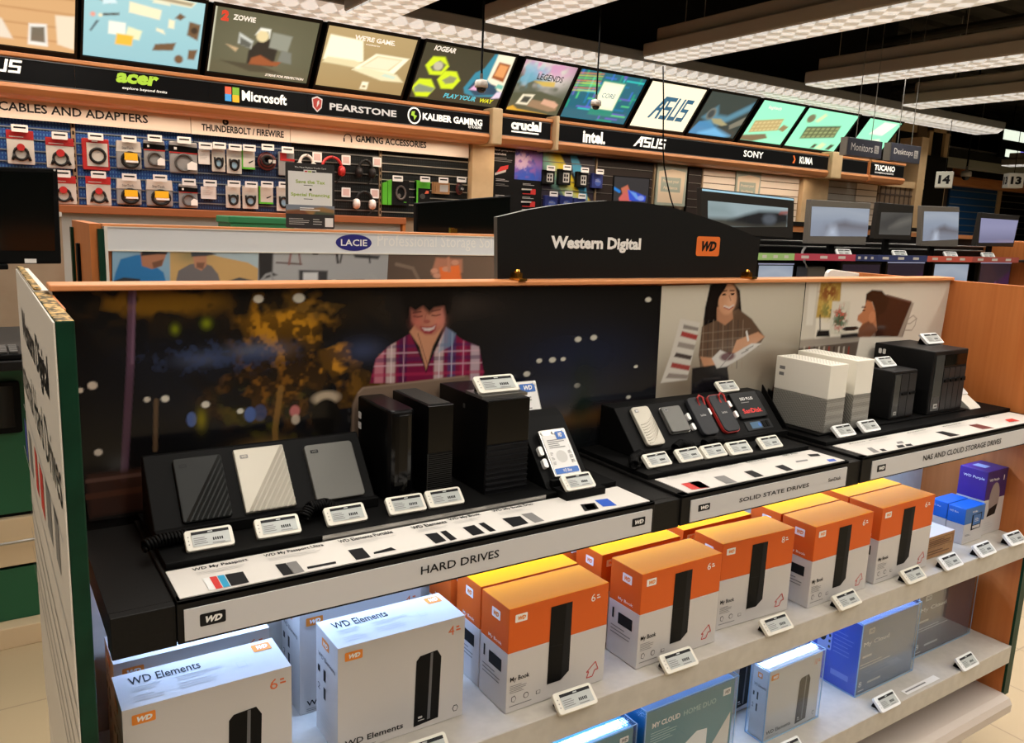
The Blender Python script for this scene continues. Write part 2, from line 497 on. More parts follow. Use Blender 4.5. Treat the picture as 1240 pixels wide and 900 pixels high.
fixture(8.29, .36, -2.5, 5.25, 2.85, 'short looking hanging fluorescent light, rightmost of the row')
fixture(.45, .32, -2.5, 5.25, 2.85, 'unseen fluorescent light added above the left half of the front gondola')  # this and the next continue the row unseen, added to light the counter
fixture(-1.2, .32, -2.5, 5.25, 2.85, 'unseen fluorescent light added above the workstation at the left')
fixture(12.6, .33, -1.0, 5.2, 2.85, 'unseen fluorescent light added beyond the right edge, above the tills')  # both continue the row out of view, added to brighten the far end
fixture(16.0, .33, -1.0, 8.0, 2.85, 'fluorescent light added far to the right, out of the picture')
r = thing('wall_washer_light', 'long louvred light fixture running above the whole row of lit adverts', 'ceiling light', (4.0, 5.5, 2.79))
MB().box(-1.5, 10.75, 5.38, 5.74, 2.845, 2.93, mat('fixture_blue_grey', (150, 154, 158), .5)).build('housing', r, .01)
mb = MB()
mb.prism(Fr((-1.5, 0, 0), (0, 1, 0), (0, 0, 1)), [(5.385, 2.845), (5.46, 2.80), (5.73, 2.80), (5.735, 2.845)], 0, 12.24, LENS)
mb.build('diffuser', r)
mb = MB()
for x in (-.5, 2.6, 5.4, 7.6, 9.8): MB().tube([(x, 5.56, 2.93), (x, 5.56, ZC - .061)], .005, FIXW, 6).build('hanger', r)
lamp('fluorescent_tubes', (4.6, 5.56, 2.79), 12.0, .2, 55, TUBE_COLOUR, spread=140, parent=r)

# ------------------------------------------------------------------ the drive gondola in front
G = thing('display_gondola', 'long double-sided shop gondola with cream shelves and wood ends carrying the storage drives', 'shelving', (1.25, 1.3, 0))
SH1, SH2, CT = 0.685, 0.362, 1.0235
TT = 1.0392           # top of the raised tray platforms
mb = MB().box(.107, 2.41, 1.305, 1.335, .17, .98, SHELFW).box(.107, 2.41, 1.305, 1.335, .98, 1.2, BLACK).box(.107, 2.41, 1.305, 1.335, 1.2, 1.378, WOOD)
mb.build('back_panel', G)
mb = MB().box(.088, 2.41, 1.288, 1.345, 1.3785, 1.3875, WOODX)
mb.build('top_rail', G, .002)
for n_, z in (('shelf', SH1), ('shelf', SH2)):
    mb = MB().box(.107, 2.408, .985, 1.303, z - .02, z, SHELFW).box(.107, 2.408, .981, .987, z - .052, z + .001, SHELFW)
    sh = mb.build(n_, G, .0015)
mb = MB().prism(Fr((.107, 0, 0), (0, 1, 0), (0, 0, 1)), [(.957, .168), (1.303, .168), (1.303, .212), (.985, .212), (.966, .207), (.957, .192)], 0, 2.303, mat('cream_base_deck', (196, 184, 174), .45))
mb.build('base_deck', G)
MB().box(.12, 2.40, 1.07, 1.30, 0, .1675, mat('cream_kickboard', (200, 190, 182), .5)).build('kickboard', G)
# right end: wood inside, green vinyl edge
e = MB().box(2.41, 2.436, .99, 1.66, .21, 1.378, WOOD).build('end_panel', G)
MB().box(2.41, 2.44, .983, .99, .205, 1.378, GREENV).build('edge_trim', e)
# left end: green vinyl edge, printed outside
e = MB().box(.091, .0935, 1.13, 1.303, .17, 1.372, WOOD).box(.072, .0905, 1.345, 1.80, 0, 1.375, IVORYW).build('end_panel', G)
mb = MB()
mb.box(.0715, .0905, 1.0, 1.344, .05, 1.374, GREENV, top=BRONZE).box(.0715, .082, 1.345, 1.80, 1.3755, 1.379, BRONZE)
mb.build('edge_trim', e, .003)
MB().box(.0722, .0905, 1.03, 1.80, 0, .0495, WOOD).build('end_foot', G)
# far side of the same gondola
MB().box(.095, 2.408, 1.337, 1.64, .17, .21, SHELFW).box(.095, 2.408, 1.337, 1.62, .68, .70, SHELFW).build('rear_shelf', G)
# lit strips under the counter and the shelf
for z, y in ((.958, 1.175), (SH1 - .058, 1.18)):
    MB().box(.15, 2.36, y - .012, y + .012, z + .0085, z + .022, mat('led_profile', (225, 235, 250), .3, emit=1.2)).build('light_strip', G)
    lamp('shelf_leds', (1.25, y, z + .007), 2.2, .02, SHELF_LED * 2.2, LED_COLOUR, spread=170, parent=G)
MB().box(.15, 2.36, 1.16, 1.20, .9805, CT - .0397, SHELFW).build('strip_carrier', G)

# printed panel on the outside of the left end
EP = Fr((.0695, 0, 0), (0, -1, 0), (0, 0, 1))
sg = thing('end_panel_poster', 'tall white printed poster with drive pictures on the left end of the gondola', 'poster', (.0705, 1.4, .9))
mb = MB()
mb.prism(EP, [(-1.80, .50), (-1.0, .50), (-1.0, 1.372), (-1.80, 1.374)], -.0018, 0, mat('poster_board_ivory', (214, 206, 194), .5))
def ep(mb, t, x0, y0, x1, y1, h, b=0.01):
    a = EP.px(x0, y0); c = EP.px(x1, y1)
    v = (a[1] + c[1]) / 2
    mb.text(EP, t, a[0], v - h / 2, c[0], v + h / 2, INK, .0006, bold=b)
ep(mb, 'Western Digital', 27, 388, 60, 478, .07, .02)
ep(mb, 'Internal Hard Drives', 28, 447, 75, 590, .065, .0)
def eq(x0, y0, x1, y1, hh, m):
    a = EP.px(x0, y0); c = EP.px(x1, y1); v = (a[1] + c[1]) / 2
    mb.quad(EP, a[0], v - hh / 2, c[0], v + hh / 2, m, .0006)
for (x0, y0, x1, y1, m) in ((31, 525, 34, 540, mat('print_blue', (60, 60, 150), .5)), (36, 540, 40, 560, INKG), (43, 560, 47, 583, INKR), (49, 583, 54, 607, INKR), (57, 610, 63, 630, INKG), (67, 640, 73, 668, INKG)):
    eq(x0, y0, x1, y1, .075, m)
for k, (x0, y0, x1, y1) in enumerate(((30, 500, 76, 640), (32, 575, 83, 720), (40, 640, 92, 800), (41, 660, 93, 830), (42, 685, 95, 865), (44, 715, 97, 890), (46, 745, 97, 899))):
    a = EP.px(x0, y0); c = EP.px(x1, y1); v = (a[1] + c[1]) / 2
    mb.quad(EP, a[0], v - .002, c[0], v + .002, INKG if k > 1 else INKL, .0006)
mb.build('printed_board', sg)

# ------------------------------------------------------------------ counter top and its three tray units
K = thing('display_counter', 'black laminate counter top running the length of the gondola', 'counter', (1.25, 1.15, CT))
mb = MB().box(.1075, 2.4085, 1.0, 1.29, CT - .0395, CT, BLACK)
mb.build('top', K)
def spacer(x0, x1):
    MB().box(x0, x1, .985, 1.0, .970, CT, BLACK).build('spacer', K, .001)
spacer(.1075, .18); spacer(.966, 1.031); spacer(1.521, 1.568)
MB().box(.1075, 2.4085, 1.0, 1.02, .972, CT - .04, BLACK).build('apron', K)
SF = wallY(.9805)
SC = Fr((0, 0, 1.0312), (1, 0, 0), (0, 1, 0))
def tray(label, name, x0, x1, sq, cardx, body):
    r = thing(name, label, 'display tray', ((x0 + x1) / 2, 1.0, CT))
    MB().box(x0, x1, .9815, .999, .9725, CT + .006, BLACK).box(x0, x1, .9815, 1.288, CT + .0003, CT + .006, BLACK).build('tray_body', r, .0012)
    MB().box(x0 + .006, x1 - .006, 1.079, 1.288, CT + .0062, TT - .0002, BLK2).build('platform', r, .001)
    a, b = SF.px(*sq[0]), SF.px(*sq[2])
    mb = MB().prism(SF, [(a[0], .9765), (b[0], .9765), (b[0], 1.0175), (a[0], 1.0175)], -.0012, .001, SIGNW)
    body[0](mb)
    mb.build('front_sign', r)
    mb = MB().prism(SC, [(cardx[0], .986), (cardx[1], .986), (cardx[1], 1.0725), (cardx[0], 1.0725)], -.0015, 0, mat('info_card_white', (216, 211, 204), .38))
    body[1](mb)
    mb.build('info_card', r)
    return r
def stext(mb, t, x0, y0, x1, y1, b=.0):
    """lettering from its lower left to its upper right picture point on the sign front"""
    a = SF.px(x0, y0); c = SF.px(x1, y1); mb.text(SF, t, a[0], a[1], c[0], c[1], INK, .0016, bold=b)
def slogo(mb, x0, y0, x1, y1):
    a = SF.px(x0, y0); c = SF.px(x1, y1); wdlogo(mb, SF, a[0], a[1], c[0], c[1], INK, INKW, .0014)
def cart(mb, quad, m):
    mb.poly(SC, [SC.px(*q) for q in quad], m, .0005)
def ctext(mb, t, x, y, w, b=.02):
    a = SC.px(x, y); mb.text(SC, t, a[0], a[1] - .003, a[0] + w, a[1] + .0085, INK, .0006, bold=b)
    mb.lines(SC, a[0] + .002, a[1] - .018, a[0] + w * 1.02, a[1] - .006, 3, INKL, .0005, .3, seed=int(x))
def q16(x, y): return (160 + x / 3.875, 560 + y / 3.875)
def q48(x, y): return (480 + x / 3.875, 520 + y / 3.875)
def hd_sign(mb):
    slogo(mb, 242, 759, 273, 737); slogo(mb, 764.5, 638.5, 781, 625)
    stext(mb, 'HARD DRIVES', 509, 696, 604, 665, .014)
def hd_card(mb):
    ctext(mb, 'WD My Passport', *q16(285, 512), .072); ctext(mb, 'WD My Passport Ultra', *q16(622, 446), .085); ctext(mb, 'WD Elements Portable', *q16(972, 378), .085)
    ctext(mb, 'WD Elements', *q48(75, 468), .06); ctext(mb, 'WD My Book', *q48(250, 430), .058); ctext(mb, 'WD My Book Duo', *q48(455, 390), .08); ctext(mb, 'WD Blue', *q48(780, 326), .04)
    Q = lambda f, *p: [f(*t) for t in p]
    cart(mb, Q(q16, (362, 604), (330, 548), (520, 515), (550, 566)), WHITE)
    for x0, x1, m in ((0, .15, mat('print_white', (225, 225, 222))), (.17, .34, INKR), (.36, .53, mat('print_sky', (40, 150, 190))), (.55, 1, INK)):
        lo = lambda t: (362 + (550 - 362) * t, 604 + (566 - 604) * t); hi = lambda t: (330 + (520 - 330) * t, 548 + (515 - 548) * t)
        mb.poly(SC, [SC.px(*q16(*t)) for t in (lo(x0), lo(x1), hi(x1), hi(x0))], m, .0009)
    cart(mb, Q(q16, (710, 534), (670, 482), (720, 474), (760, 524)), INK); cart(mb, Q(q16, (755, 526), (722, 474), (770, 464), (810, 514)), INKG)
    cart(mb, Q(q16, (825, 502), (820, 492), (955, 466), (958, 476)), INK)
    cart(mb, Q(q16, (1052, 460), (1012, 414), (1080, 402), (1120, 446)), INK); cart(mb, Q(q16, (1135, 432), (1133, 424), (1215, 400), (1240, 412)), INK)
    cart(mb, Q(q48, (185, 538), (133, 494), (190, 486), (235, 524)), INK); cart(mb, Q(q48, (255, 524), (205, 482), (232, 476), (285, 516)), INK)
    cart(mb, Q(q48, (360, 500), (310, 462), (365, 450), (415, 488)), INK); cart(mb, Q(q48, (440, 482), (385, 444), (410, 438), (468, 476)), INK)
    cart(mb, Q(q48, (548, 460), (496, 420), (580, 408), (620, 442)), INK); cart(mb, Q(q48, (650, 440), (585, 400), (635, 392), (695, 430)), INKG)
    cart(mb, Q(q48, (885, 386), (862, 354), (930, 346), (950, 374)), INK)
    cart(mb, Q(q48, (897, 380), (878, 356), (922, 350), (938, 371)), INKL)
    b = SC.px(*q48(960, 362))
    cart(mb, Q(q48, (970, 364), (930, 334), (990, 326), (1035, 358)), mat('print_blue_drive', (36, 82, 180)))
tray('black tray unit with the HARD DRIVES sign at the left of the counter', 'hard_drive_tray', .1805, .9655,
     ((224, 775), None, (790, 614)), (.185, .957), (hd_sign, hd_card))
def q78(x, y): return (780 + x / 3.875, 480 + y / 3.875)
def ss_sign(mb):
    slogo(mb, *q78(250, 542), *q78(308, 498)); stext(mb, 'SOLID STATE DRIVES', *q78(443, 498), *q78(772, 405), .014)
    stext(mb, 'SanDisk', *q78(860, 402), *q78(922, 372), .01)
def ss_card(mb):
    for k, (x, y, w) in enumerate(((95, 385, .085), (235, 358, .07), (352, 335, .07), (485, 314, .075), (655, 282, .06))):
        a = SC.px(*q78(x, y)); mb.text(SC, ('My Passport SSD', 'My Passport', 'Extreme', 'Extreme Pro', 'SSD Plus')[k], a[0], a[1], a[0] + w * .8, a[1] + .006, INK, .0006, bold=.02)
        mb.lines(SC, a[0], a[1] - .013, a[0] + w * .9, a[1] - .003, 3, INKL, .0005, .3, seed=k)
    Q = lambda *p: [q78(*t) for t in p]
    cart(mb, Q((225, 440), (172, 412), (255, 398), (310, 428)), INKR); cart(mb, Q((262, 432), (205, 405), (255, 398), (310, 428)), INKG)
    cart(mb, Q((385, 412), (325, 380), (375, 372), (438, 404)), INKG); cart(mb, Q((520, 382), (468, 355), (505, 348), (562, 374)), INK)
    cart(mb, Q((670, 352), (612, 330), (650, 322), (702, 346)), INK); cart(mb, Q((782, 284), (765, 274), (815, 270), (828, 280)), INK)
    cart(mb, Q((870, 308), (855, 298), (890, 294), (905, 304)), mat('print_blue_drive', (36, 82, 180))); cart(mb, Q((715, 312), (710, 305), (765, 297), (770, 303)), INKG)
tray('black tray unit with the SOLID STATE DRIVES sign, in the middle of the counter', 'ssd_tray', 1.0315, 1.5205,
     ((835, 631), None, (1025.8, 565)), (1.05, 1.511), (ss_sign, ss_card))
def q10(x, y): return (1000 + x / 5.1667, 500 + y / 5.1667)
def na_sign(mb):
    slogo(mb, *q10(315, 372), *q10(374, 318)); stext(mb, 'NAS AND CLOUD STORAGE DRIVES', *q10(603, 302), *q10(1096, 158), .014)
def na_card(mb):
    for k, (x, y, t, w) in enumerate(((155, 200, 'My Cloud Home', .07), (280, 176, 'My Cloud Home Duo', .08), (520, 130, 'My Cloud EX2 Ultra', .09), (740, 90, 'My Cloud PR4100', .1), (990, 34, 'WD Red', .04))):
        a = SC.px(*q10(x, y)); mb.text(SC, t, a[0], a[1], a[0] + w * .85, a[1] + .006, INK, .0006, bold=.02)
        mb.lines(SC, a[0] + .004, a[1] - .016, a[0] + w, a[1] - .004, 4, INKL, .0005, .3, seed=k)
    Q = lambda *p: [q10(*t) for t in p]
    cart(mb, Q((300, 252), (255, 222), (285, 218), (340, 248)), INKG); cart(mb, Q((355, 242), (335, 230), (360, 226), (385, 238)), INK)
    cart(mb, Q((455, 222), (440, 206), (480, 200), (498, 214)), INK); cart(mb, Q((505, 210), (495, 200), (530, 194), (548, 206)), INK); cart(mb, Q((450, 196), (440, 184), (475, 178), (490, 190)), INKG)
    cart(mb, Q((780, 150), (685, 122), (730, 116), (842, 140)), INK); cart(mb, Q((980, 104), (895, 78), (945, 70), (1055, 96)), mat('print_maroon', (96, 34, 30)))
    cart(mb, Q((1150, 60), (1120, 44), (1165, 36), (1215, 52)), INKR); cart(mb, Q((1165, 68), (1140, 60), (1180, 54), (1200, 60)), INKL)
tray('black tray unit with the NAS AND CLOUD STORAGE DRIVES sign, right on the counter', 'nas_tray', 1.5685, 2.4075,
     ((1054, 580.6), None, (1245, 516)), (1.591, 2.385), (na_sign, na_card))
MB().box(.40, .80, 1.0768, 1.0788, CT + .0062, TT - .001, STEEL).build('tray_edge_strip', K)

# ------------------------------------------------------------------ header sign on the back panel
H = thing('header_sign', 'arched black Western Digital header board standing on the gondola top rail', 'sign', (1.23, 1.335, 1.3875))
HF = wallY(1.332)
a = HF.px(602, 262); b = HF.px(921, 290)
top = [HF.px(*p) for p in ((921, 289), (905, 282), (880, 272), (850, 262), (820, 253), (790, 247), (760, 243.5), (735, 243), (705, 245), (670, 249), (640, 254), (602, 263))]
pts = [(a[0] + .006, 1.389), (b[0] - .006, 1.389)] + top
mb = MB().prism(HF, pts, -.012, 0, STEEL, cap=mat('header_black', (9, 9, 8), .6))
mb.build('board', H)
mb = MB()
mb.text(HF, 'Western Digital', HF.px(666.4, 303)[0], HF.px(720, 306)[1], HF.px(775.5, 300)[0], HF.px(668, 285.5)[1], INKW, .001, bold=.045)
mb.build('lettering', H)
mb = MB(); q = HF.px(842, 310); w = HF.px(872, 287)
wdlogo(mb, HF, q[0], q[1], w[0], w[1], mat('sign_orange', (226, 112, 40), .5), mat('header_black', (9, 9, 8)), .001)
mb.build('logo', H)
for x in (617, 894):
    u = HF.px(x, 340)[0]
    MB().box(u - .009, u + .009, 1.284, 1.319, 1.388, 1.3925, BRASS).box(u - .006, u + .006, 1.297, 1.3195, 1.39, 1.402, BRASS).lathe((u, 1.307, 1.402), [(.006, 0), (.0062, .003), (.004, .0065), (0, .0078)], BRASS, 14).build('clip', H)
# ------------------------------------------------------------------ big printed photographs on the back panel
PF = wallY(1.3005)
def poster(label, quad, nx, ny, bg, paint):
    a = pxart(PF, quad, nx, ny, bg); paint(a)
    q = [PF.px(*p) for p in quad]
    c = PF.P(sum(p[0] for p in q) / 4, min(p[1] for p in q))
    r = thing('photo_print', label, 'poster', c, group='printed photographs along the back panel')
    mb = MB().prism(PF, q, -.004, -.0002, BLACK)
    mb.art(a, POSTER, 0.0)
    mb.build('printed_panel', r)
def night(a):
    a.leaves(330, 380, 260, 40, (40, 30, 16), 34, .6, .8, 1)
    a.g(230, 460, 130, 60, (22, 25, 34), .8); a.g(420, 470, 120, 60, (22, 24, 30), .8); a.g(700, 470, 100, 60, (26, 31, 42), .8); a.g(560, 400, 200, 60, (30, 26, 24), .5)
    a.leaves(195, 366, 85, 20, (116, 82, 22), 36, .56, .9, 2); a.leaves(345, 395, 55, 42, (182, 126, 30), 34, .56, .95, 5)
    a.leaves(350, 470, 85, 42, (120, 78, 24), 40, .64, .85, 7); a.leaves(392, 436, 50, 30, (196, 134, 36), 38, .58, .95, 9)
    a.leaves(452, 470, 50, 36, (110, 76, 26), 40, .66, .8, 11); a.leaves(330, 500, 80, 36, (70, 66, 24), 40, .68, .7, 13); a.leaves(370, 372, 60, 18, (130, 94, 36), 40, .62, .7, 21)
    a.leaves(350, 440, 130, 80, (18, 16, 14), 75, .62, .85, 31); a.g(245, 435, 30, 9, (70, 78, 102), .8); a.g(312, 424, 34, 9, (88, 96, 118), .8); a.g(440, 424, 24, 13, (58, 66, 94), .85); a.g(640, 390, 120, 40, (34, 32, 32), .6); a.g(700, 430, 70, 30, (28, 36, 62), .6)  # bluish patches are gloss reflections painted into the print
    a.leaves(270, 430, 100, 22, (54, 68, 104), 90, .68, .5, 15)
    a.l([(160, 350), (158, 440), (150, 580)], 9, (92, 66, 86), .75); a.l([(163, 350), (160, 440)], 3, (126, 98, 120), .5)
    a.l([(189, 485), (188, 545)], 5, (104, 84, 62), .8); a.l([(340, 470), (333, 520), (334, 545)], 7, (130, 96, 48), .7); a.l([(460, 430), (462, 480), (474, 560)], 4, (112, 86, 50), .6)
    a.e(232, 508, 6, 9, (74, 96, 150), .9); a.e(303, 502, 7, 9, (74, 100, 160), .9); a.e(315, 500, 8, 10, (66, 84, 130), .5); a.g(244, 508, 6, 12, (130, 120, 20), .8)
    a.g(212, 399, 5, 6, (110, 120, 20), .9); a.g(250, 392, 6, 6, (120, 130, 24), .9)
    for x, y, r in ((112, 467, 6), (200, 483, 5), (249, 490, 5), (119, 548, 5), (313, 362, 6), (362, 361, 7), (178, 484, 4), (291, 498, 4), (700, 411, 4), (719, 409, 4), (669, 436, 4), (653, 437, 3.4), (682, 435, 3), (638, 453, 4), (699, 467, 3.6), (785, 363, 3.6), (97, 473, 4), (770, 444, 2.4), (761, 481, 2.6)):
        a.e(x, y, r, r * .8, (206, 202, 188), .95, .35)
    a.p([(105, 575), (190, 565), (192, 615), (108, 628)], (60, 40, 32), .9, 2); a.l([(106, 583), (190, 572)], 5, (110, 84, 74), .6); a.l([(106, 602), (190, 590)], 8, (82, 52, 38), .8)
    a.g(715, 505, 60, 10, (92, 64, 34), .9); a.g(705, 480, 14, 40, (22, 34, 20), .8); a.g(640, 480, 60, 14, (48, 58, 84), .5)
    a.g(320, 540, 30, 10, (120, 92, 52), .6); a.e(395, 482, 16, 8, (196, 176, 150), .8, .6); a.e(357, 498, 6, 7, (190, 110, 110), .9, .4); a.e(358, 508, 5, 6, (196, 180, 160), .8, .4); a.e(395, 505, 17, 22, (20, 18, 16), 1, .2)
    a.g(540, 370, 60, 16, (70, 60, 54), .5)
    # the smiling reader in a plaid shirt behind an open laptop
    a.e(517, 364, 34, 28, (24, 20, 18), .9, .9)
    a.p([(448, 464), (455, 435), (470, 420), (497, 404), (512, 440), (516, 452), (520, 440), (540, 396), (560, 412), (580, 420), (586, 452), (580, 464)], (120, 28, 62), 1, .7)
    sh = [(448, 464), (455, 435), (470, 420), (497, 404), (512, 440), (516, 452), (520, 440), (540, 396), (560, 412), (580, 420), (586, 452), (580, 464)]
    before = a.C.copy()
    for x0, x1, c in ((455, 466, (206, 128, 140)), (469, 480, (208, 186, 180)), (484, 494, (70, 26, 66)), (527, 538, (206, 184, 180)), (543, 553, (64, 56, 104)), (558, 566, (150, 34, 74)), (571, 582, (196, 178, 186))):
        a.p([(x0, 395), (x1, 395), (x1 - 2, 466), (x0 - 2, 466)], c, .75)
    for y, h, c in ((418, 4, (58, 34, 84)), (434, 5, (60, 30, 76)), (441, 2, (214, 180, 190)), (452, 4, (170, 44, 80)), (426, 2, (210, 170, 184))):
        a.l([(445, y + 3), (590, y - 2)], h, c, .55)
    for x, c in ((475, (224, 206, 206)), (490, (200, 150, 170)), (533, (220, 206, 214)), (548, (190, 190, 216)), (562, (210, 150, 176))):
        a.l([(x, 398), (x - 2, 466)], 1.3, c, .8)
    m_ = Art(a.fr, *a.box, a.U.shape[1], a.U.shape[0], (0, 0, 0)); m_.U, m_.V = a.U, a.V; m_.p(sh, (255, 255, 255), 1, .7)
    k = m_.C[..., :1]; a.C = before * (1 - k) + a.C * k
    a.p([(496, 402), (508, 420), (516, 448), (524, 420), (537, 394), (532, 384), (506, 388)], (196, 138, 106), 1, .7)
    a.p([(496, 370), (540, 366), (541, 382), (536, 396), (526, 405), (516, 406), (505, 399), (498, 388)], (168, 104, 86), 1, 1.2); a.g(524, 388, 11, 12, (198, 134, 110), .6); a.g(501, 382, 6, 14, (132, 70, 66), .6); a.g(536, 384, 4, 14, (196, 126, 120), .5)
    a.p([(486, 352), (547, 350), (545, 378), (540, 388), (537, 372), (526, 374), (520, 380), (512, 372), (503, 378), (497, 374), (495, 392), (489, 378)], (24, 20, 18), 1, 2); a.l([(500, 379), (510, 377.5)], 1.5, (84, 46, 40)); a.l([(523, 377), (533, 375)], 1.5, (84, 46, 40)); a.l([(501, 383), (506, 384), (511, 383)], 1.4, (66, 36, 34)); a.l([(523, 382), (528, 382.5), (533, 381)], 1.4, (66, 36, 34))
    a.e(517, 389.5, 4, 2.2, (150, 78, 70), .8, .6); a.l([(516, 380), (514, 389)], 1.2, (136, 74, 64), .6)
    a.g(506, 390, 6, 6, (206, 110, 96), .5); a.g(531, 389, 6, 6, (216, 124, 106), .5); a.p([(508.5, 395.5), (514, 396), (522, 395.5), (528.5, 392.5), (527.5, 399), (522, 404.5), (514, 404), (510, 400)], (140, 42, 54), .95); a.p([(511, 397), (517, 397.5), (523, 396.8), (527, 394.5), (525.5, 398.5), (520, 401), (514, 400.5)], (214, 198, 194), .95)
    a.l([(506, 404), (514, 430), (518, 442)], 1, (80, 50, 40), .8); a.p([(540, 396), (552, 404), (548, 418), (530, 428)], (120, 150, 176), .6)
    a.p([(432, 478), (438, 470), (560, 455), (568, 455), (570, 462), (566, 560), (424, 560), (427, 490)], (124, 104, 88), 1, .8); a.l([(434, 476), (440, 470), (562, 456)], 2, (150, 128, 110), .9)
poster('dark glossy photograph of a smiling person in a plaid shirt among golden leaves', [(108, 632), (790, 548), (800.5, 346.2), (63, 351.5)], 520, 200, (17, 16, 15), night)
def sofa(a):
    a.grad(880, 350, 960, 470, (120, 110, 92), 0, .5); a.g(830, 470, 60, 50, (96, 78, 58), .8); a.g(930, 440, 40, 30, (104, 84, 66), .7); a.g(965, 440, 14, 30, (96, 84, 70), .8)
    a.p([(938, 462), (950, 455), (968, 470), (966, 520), (920, 520)], (74, 40, 30), .9); a.p([(930, 470), (946, 480), (944, 520), (920, 520)], (18, 16, 16), 1)
    a.p([(824, 386), (848, 391), (846, 400), (832, 460), (800, 464), (812, 430)], (206, 200, 190), 1)
    for q, c in ((((828, 393), (846, 397), (845, 401), (827, 398)), (130, 122, 116)), (((826, 401), (845, 406), (843, 412), (824, 407)), (156, 42, 38)), (((822, 414), (842, 418), (840, 424), (820, 420)), (146, 136, 128)), (((819, 427), (838, 431), (836, 436), (816, 432)), (54, 40, 38)), (((814, 439), (836, 443), (834, 449), (812, 445)), (150, 44, 40)), (((810, 452), (834, 454), (832, 459), (806, 458)), (140, 128, 120))):
        a.p(q, c, .95)
    a.p([(860, 345), (872, 340), (888, 342), (896, 352), (898, 378), (890, 392), (862, 394), (850, 402), (854, 372)], (26, 20, 18), 1, .8)
    a.p([(850, 396), (872, 386), (894, 374), (910, 386), (926, 408), (918, 420), (900, 418), (890, 436), (880, 446), (848, 446), (846, 430)], (96, 74, 58), 1, .8)
    for k in range(9):
        x = 852 + k * 6; a.l([(x, 388), (x - 2, 446)], 1.2, (62, 56, 54) if k % 2 else (150, 130, 112), .6)
    for k in range(4): a.l([(848, 404 + k * 10), (908, 398 + k * 10)], 1, (150, 136, 120), .4)
    a.p([(868, 372), (886, 370), (888, 386), (878, 394), (868, 388)], (176, 126, 96), 1)
    a.e(881, 362, 11, 19, (202, 150, 116), 1, .2); a.g(885, 366, 6, 10, (226, 178, 146), .6); a.p([(868, 345), (882, 341), (878, 350), (871, 360), (866, 380), (860, 390), (862, 360)], (24, 18, 16), 1)
    a.e(877, 357, 2.6, 1.2, (46, 28, 24)); a.e(887, 356, 2.4, 1.2, (46, 28, 24)); a.l([(874, 353), (880, 352)], 1.2, (50, 32, 26)); a.l([(884, 352), (889, 352)], 1.2, (50, 32, 26)); a.l([(883, 358), (885, 364)], 1, (150, 100, 78)); a.l([(877, 371), (883, 373), (888, 370)], 2.2, (214, 196, 186)); a.l([(877, 372.5), (883, 375), (888, 371.5)], 1, (156, 70, 62))
    a.p([(918, 402), (926, 408), (910, 420), (900, 421), (894, 428), (886, 428), (892, 412)], (196, 144, 110), 1); a.l([(904, 402), (906, 412)], 2.5, (216, 212, 206))
    a.p([(848, 432), (866, 434), (876, 448), (868, 452), (852, 444)], (190, 138, 104), 1)
    a.p([(838, 446), (880, 440), (884, 470), (836, 500)], (24, 22, 26), 1)
    a.p([(862, 434), (872, 424), (886, 430), (910, 416), (922, 416), (900, 432), (880, 444), (868, 446)], (206, 202, 196), 1); a.e(881, 432, 9, 5, (92, 46, 56), .9, .5); a.l([(886, 429), (872, 445)], 1, (140, 136, 132)); a.l([(903, 424), (912, 419)], 1.2, (140, 136, 132)); a.l([(898, 428), (906, 424)], 1.2, (140, 136, 132))
poster('photograph of a long-haired person on a sofa reading a magazine beside a striped cushion', [(790, 548), (957, 528), (975.5, 341.3), (801.5, 346.2)], 210, 170, (206, 198, 181), sofa)
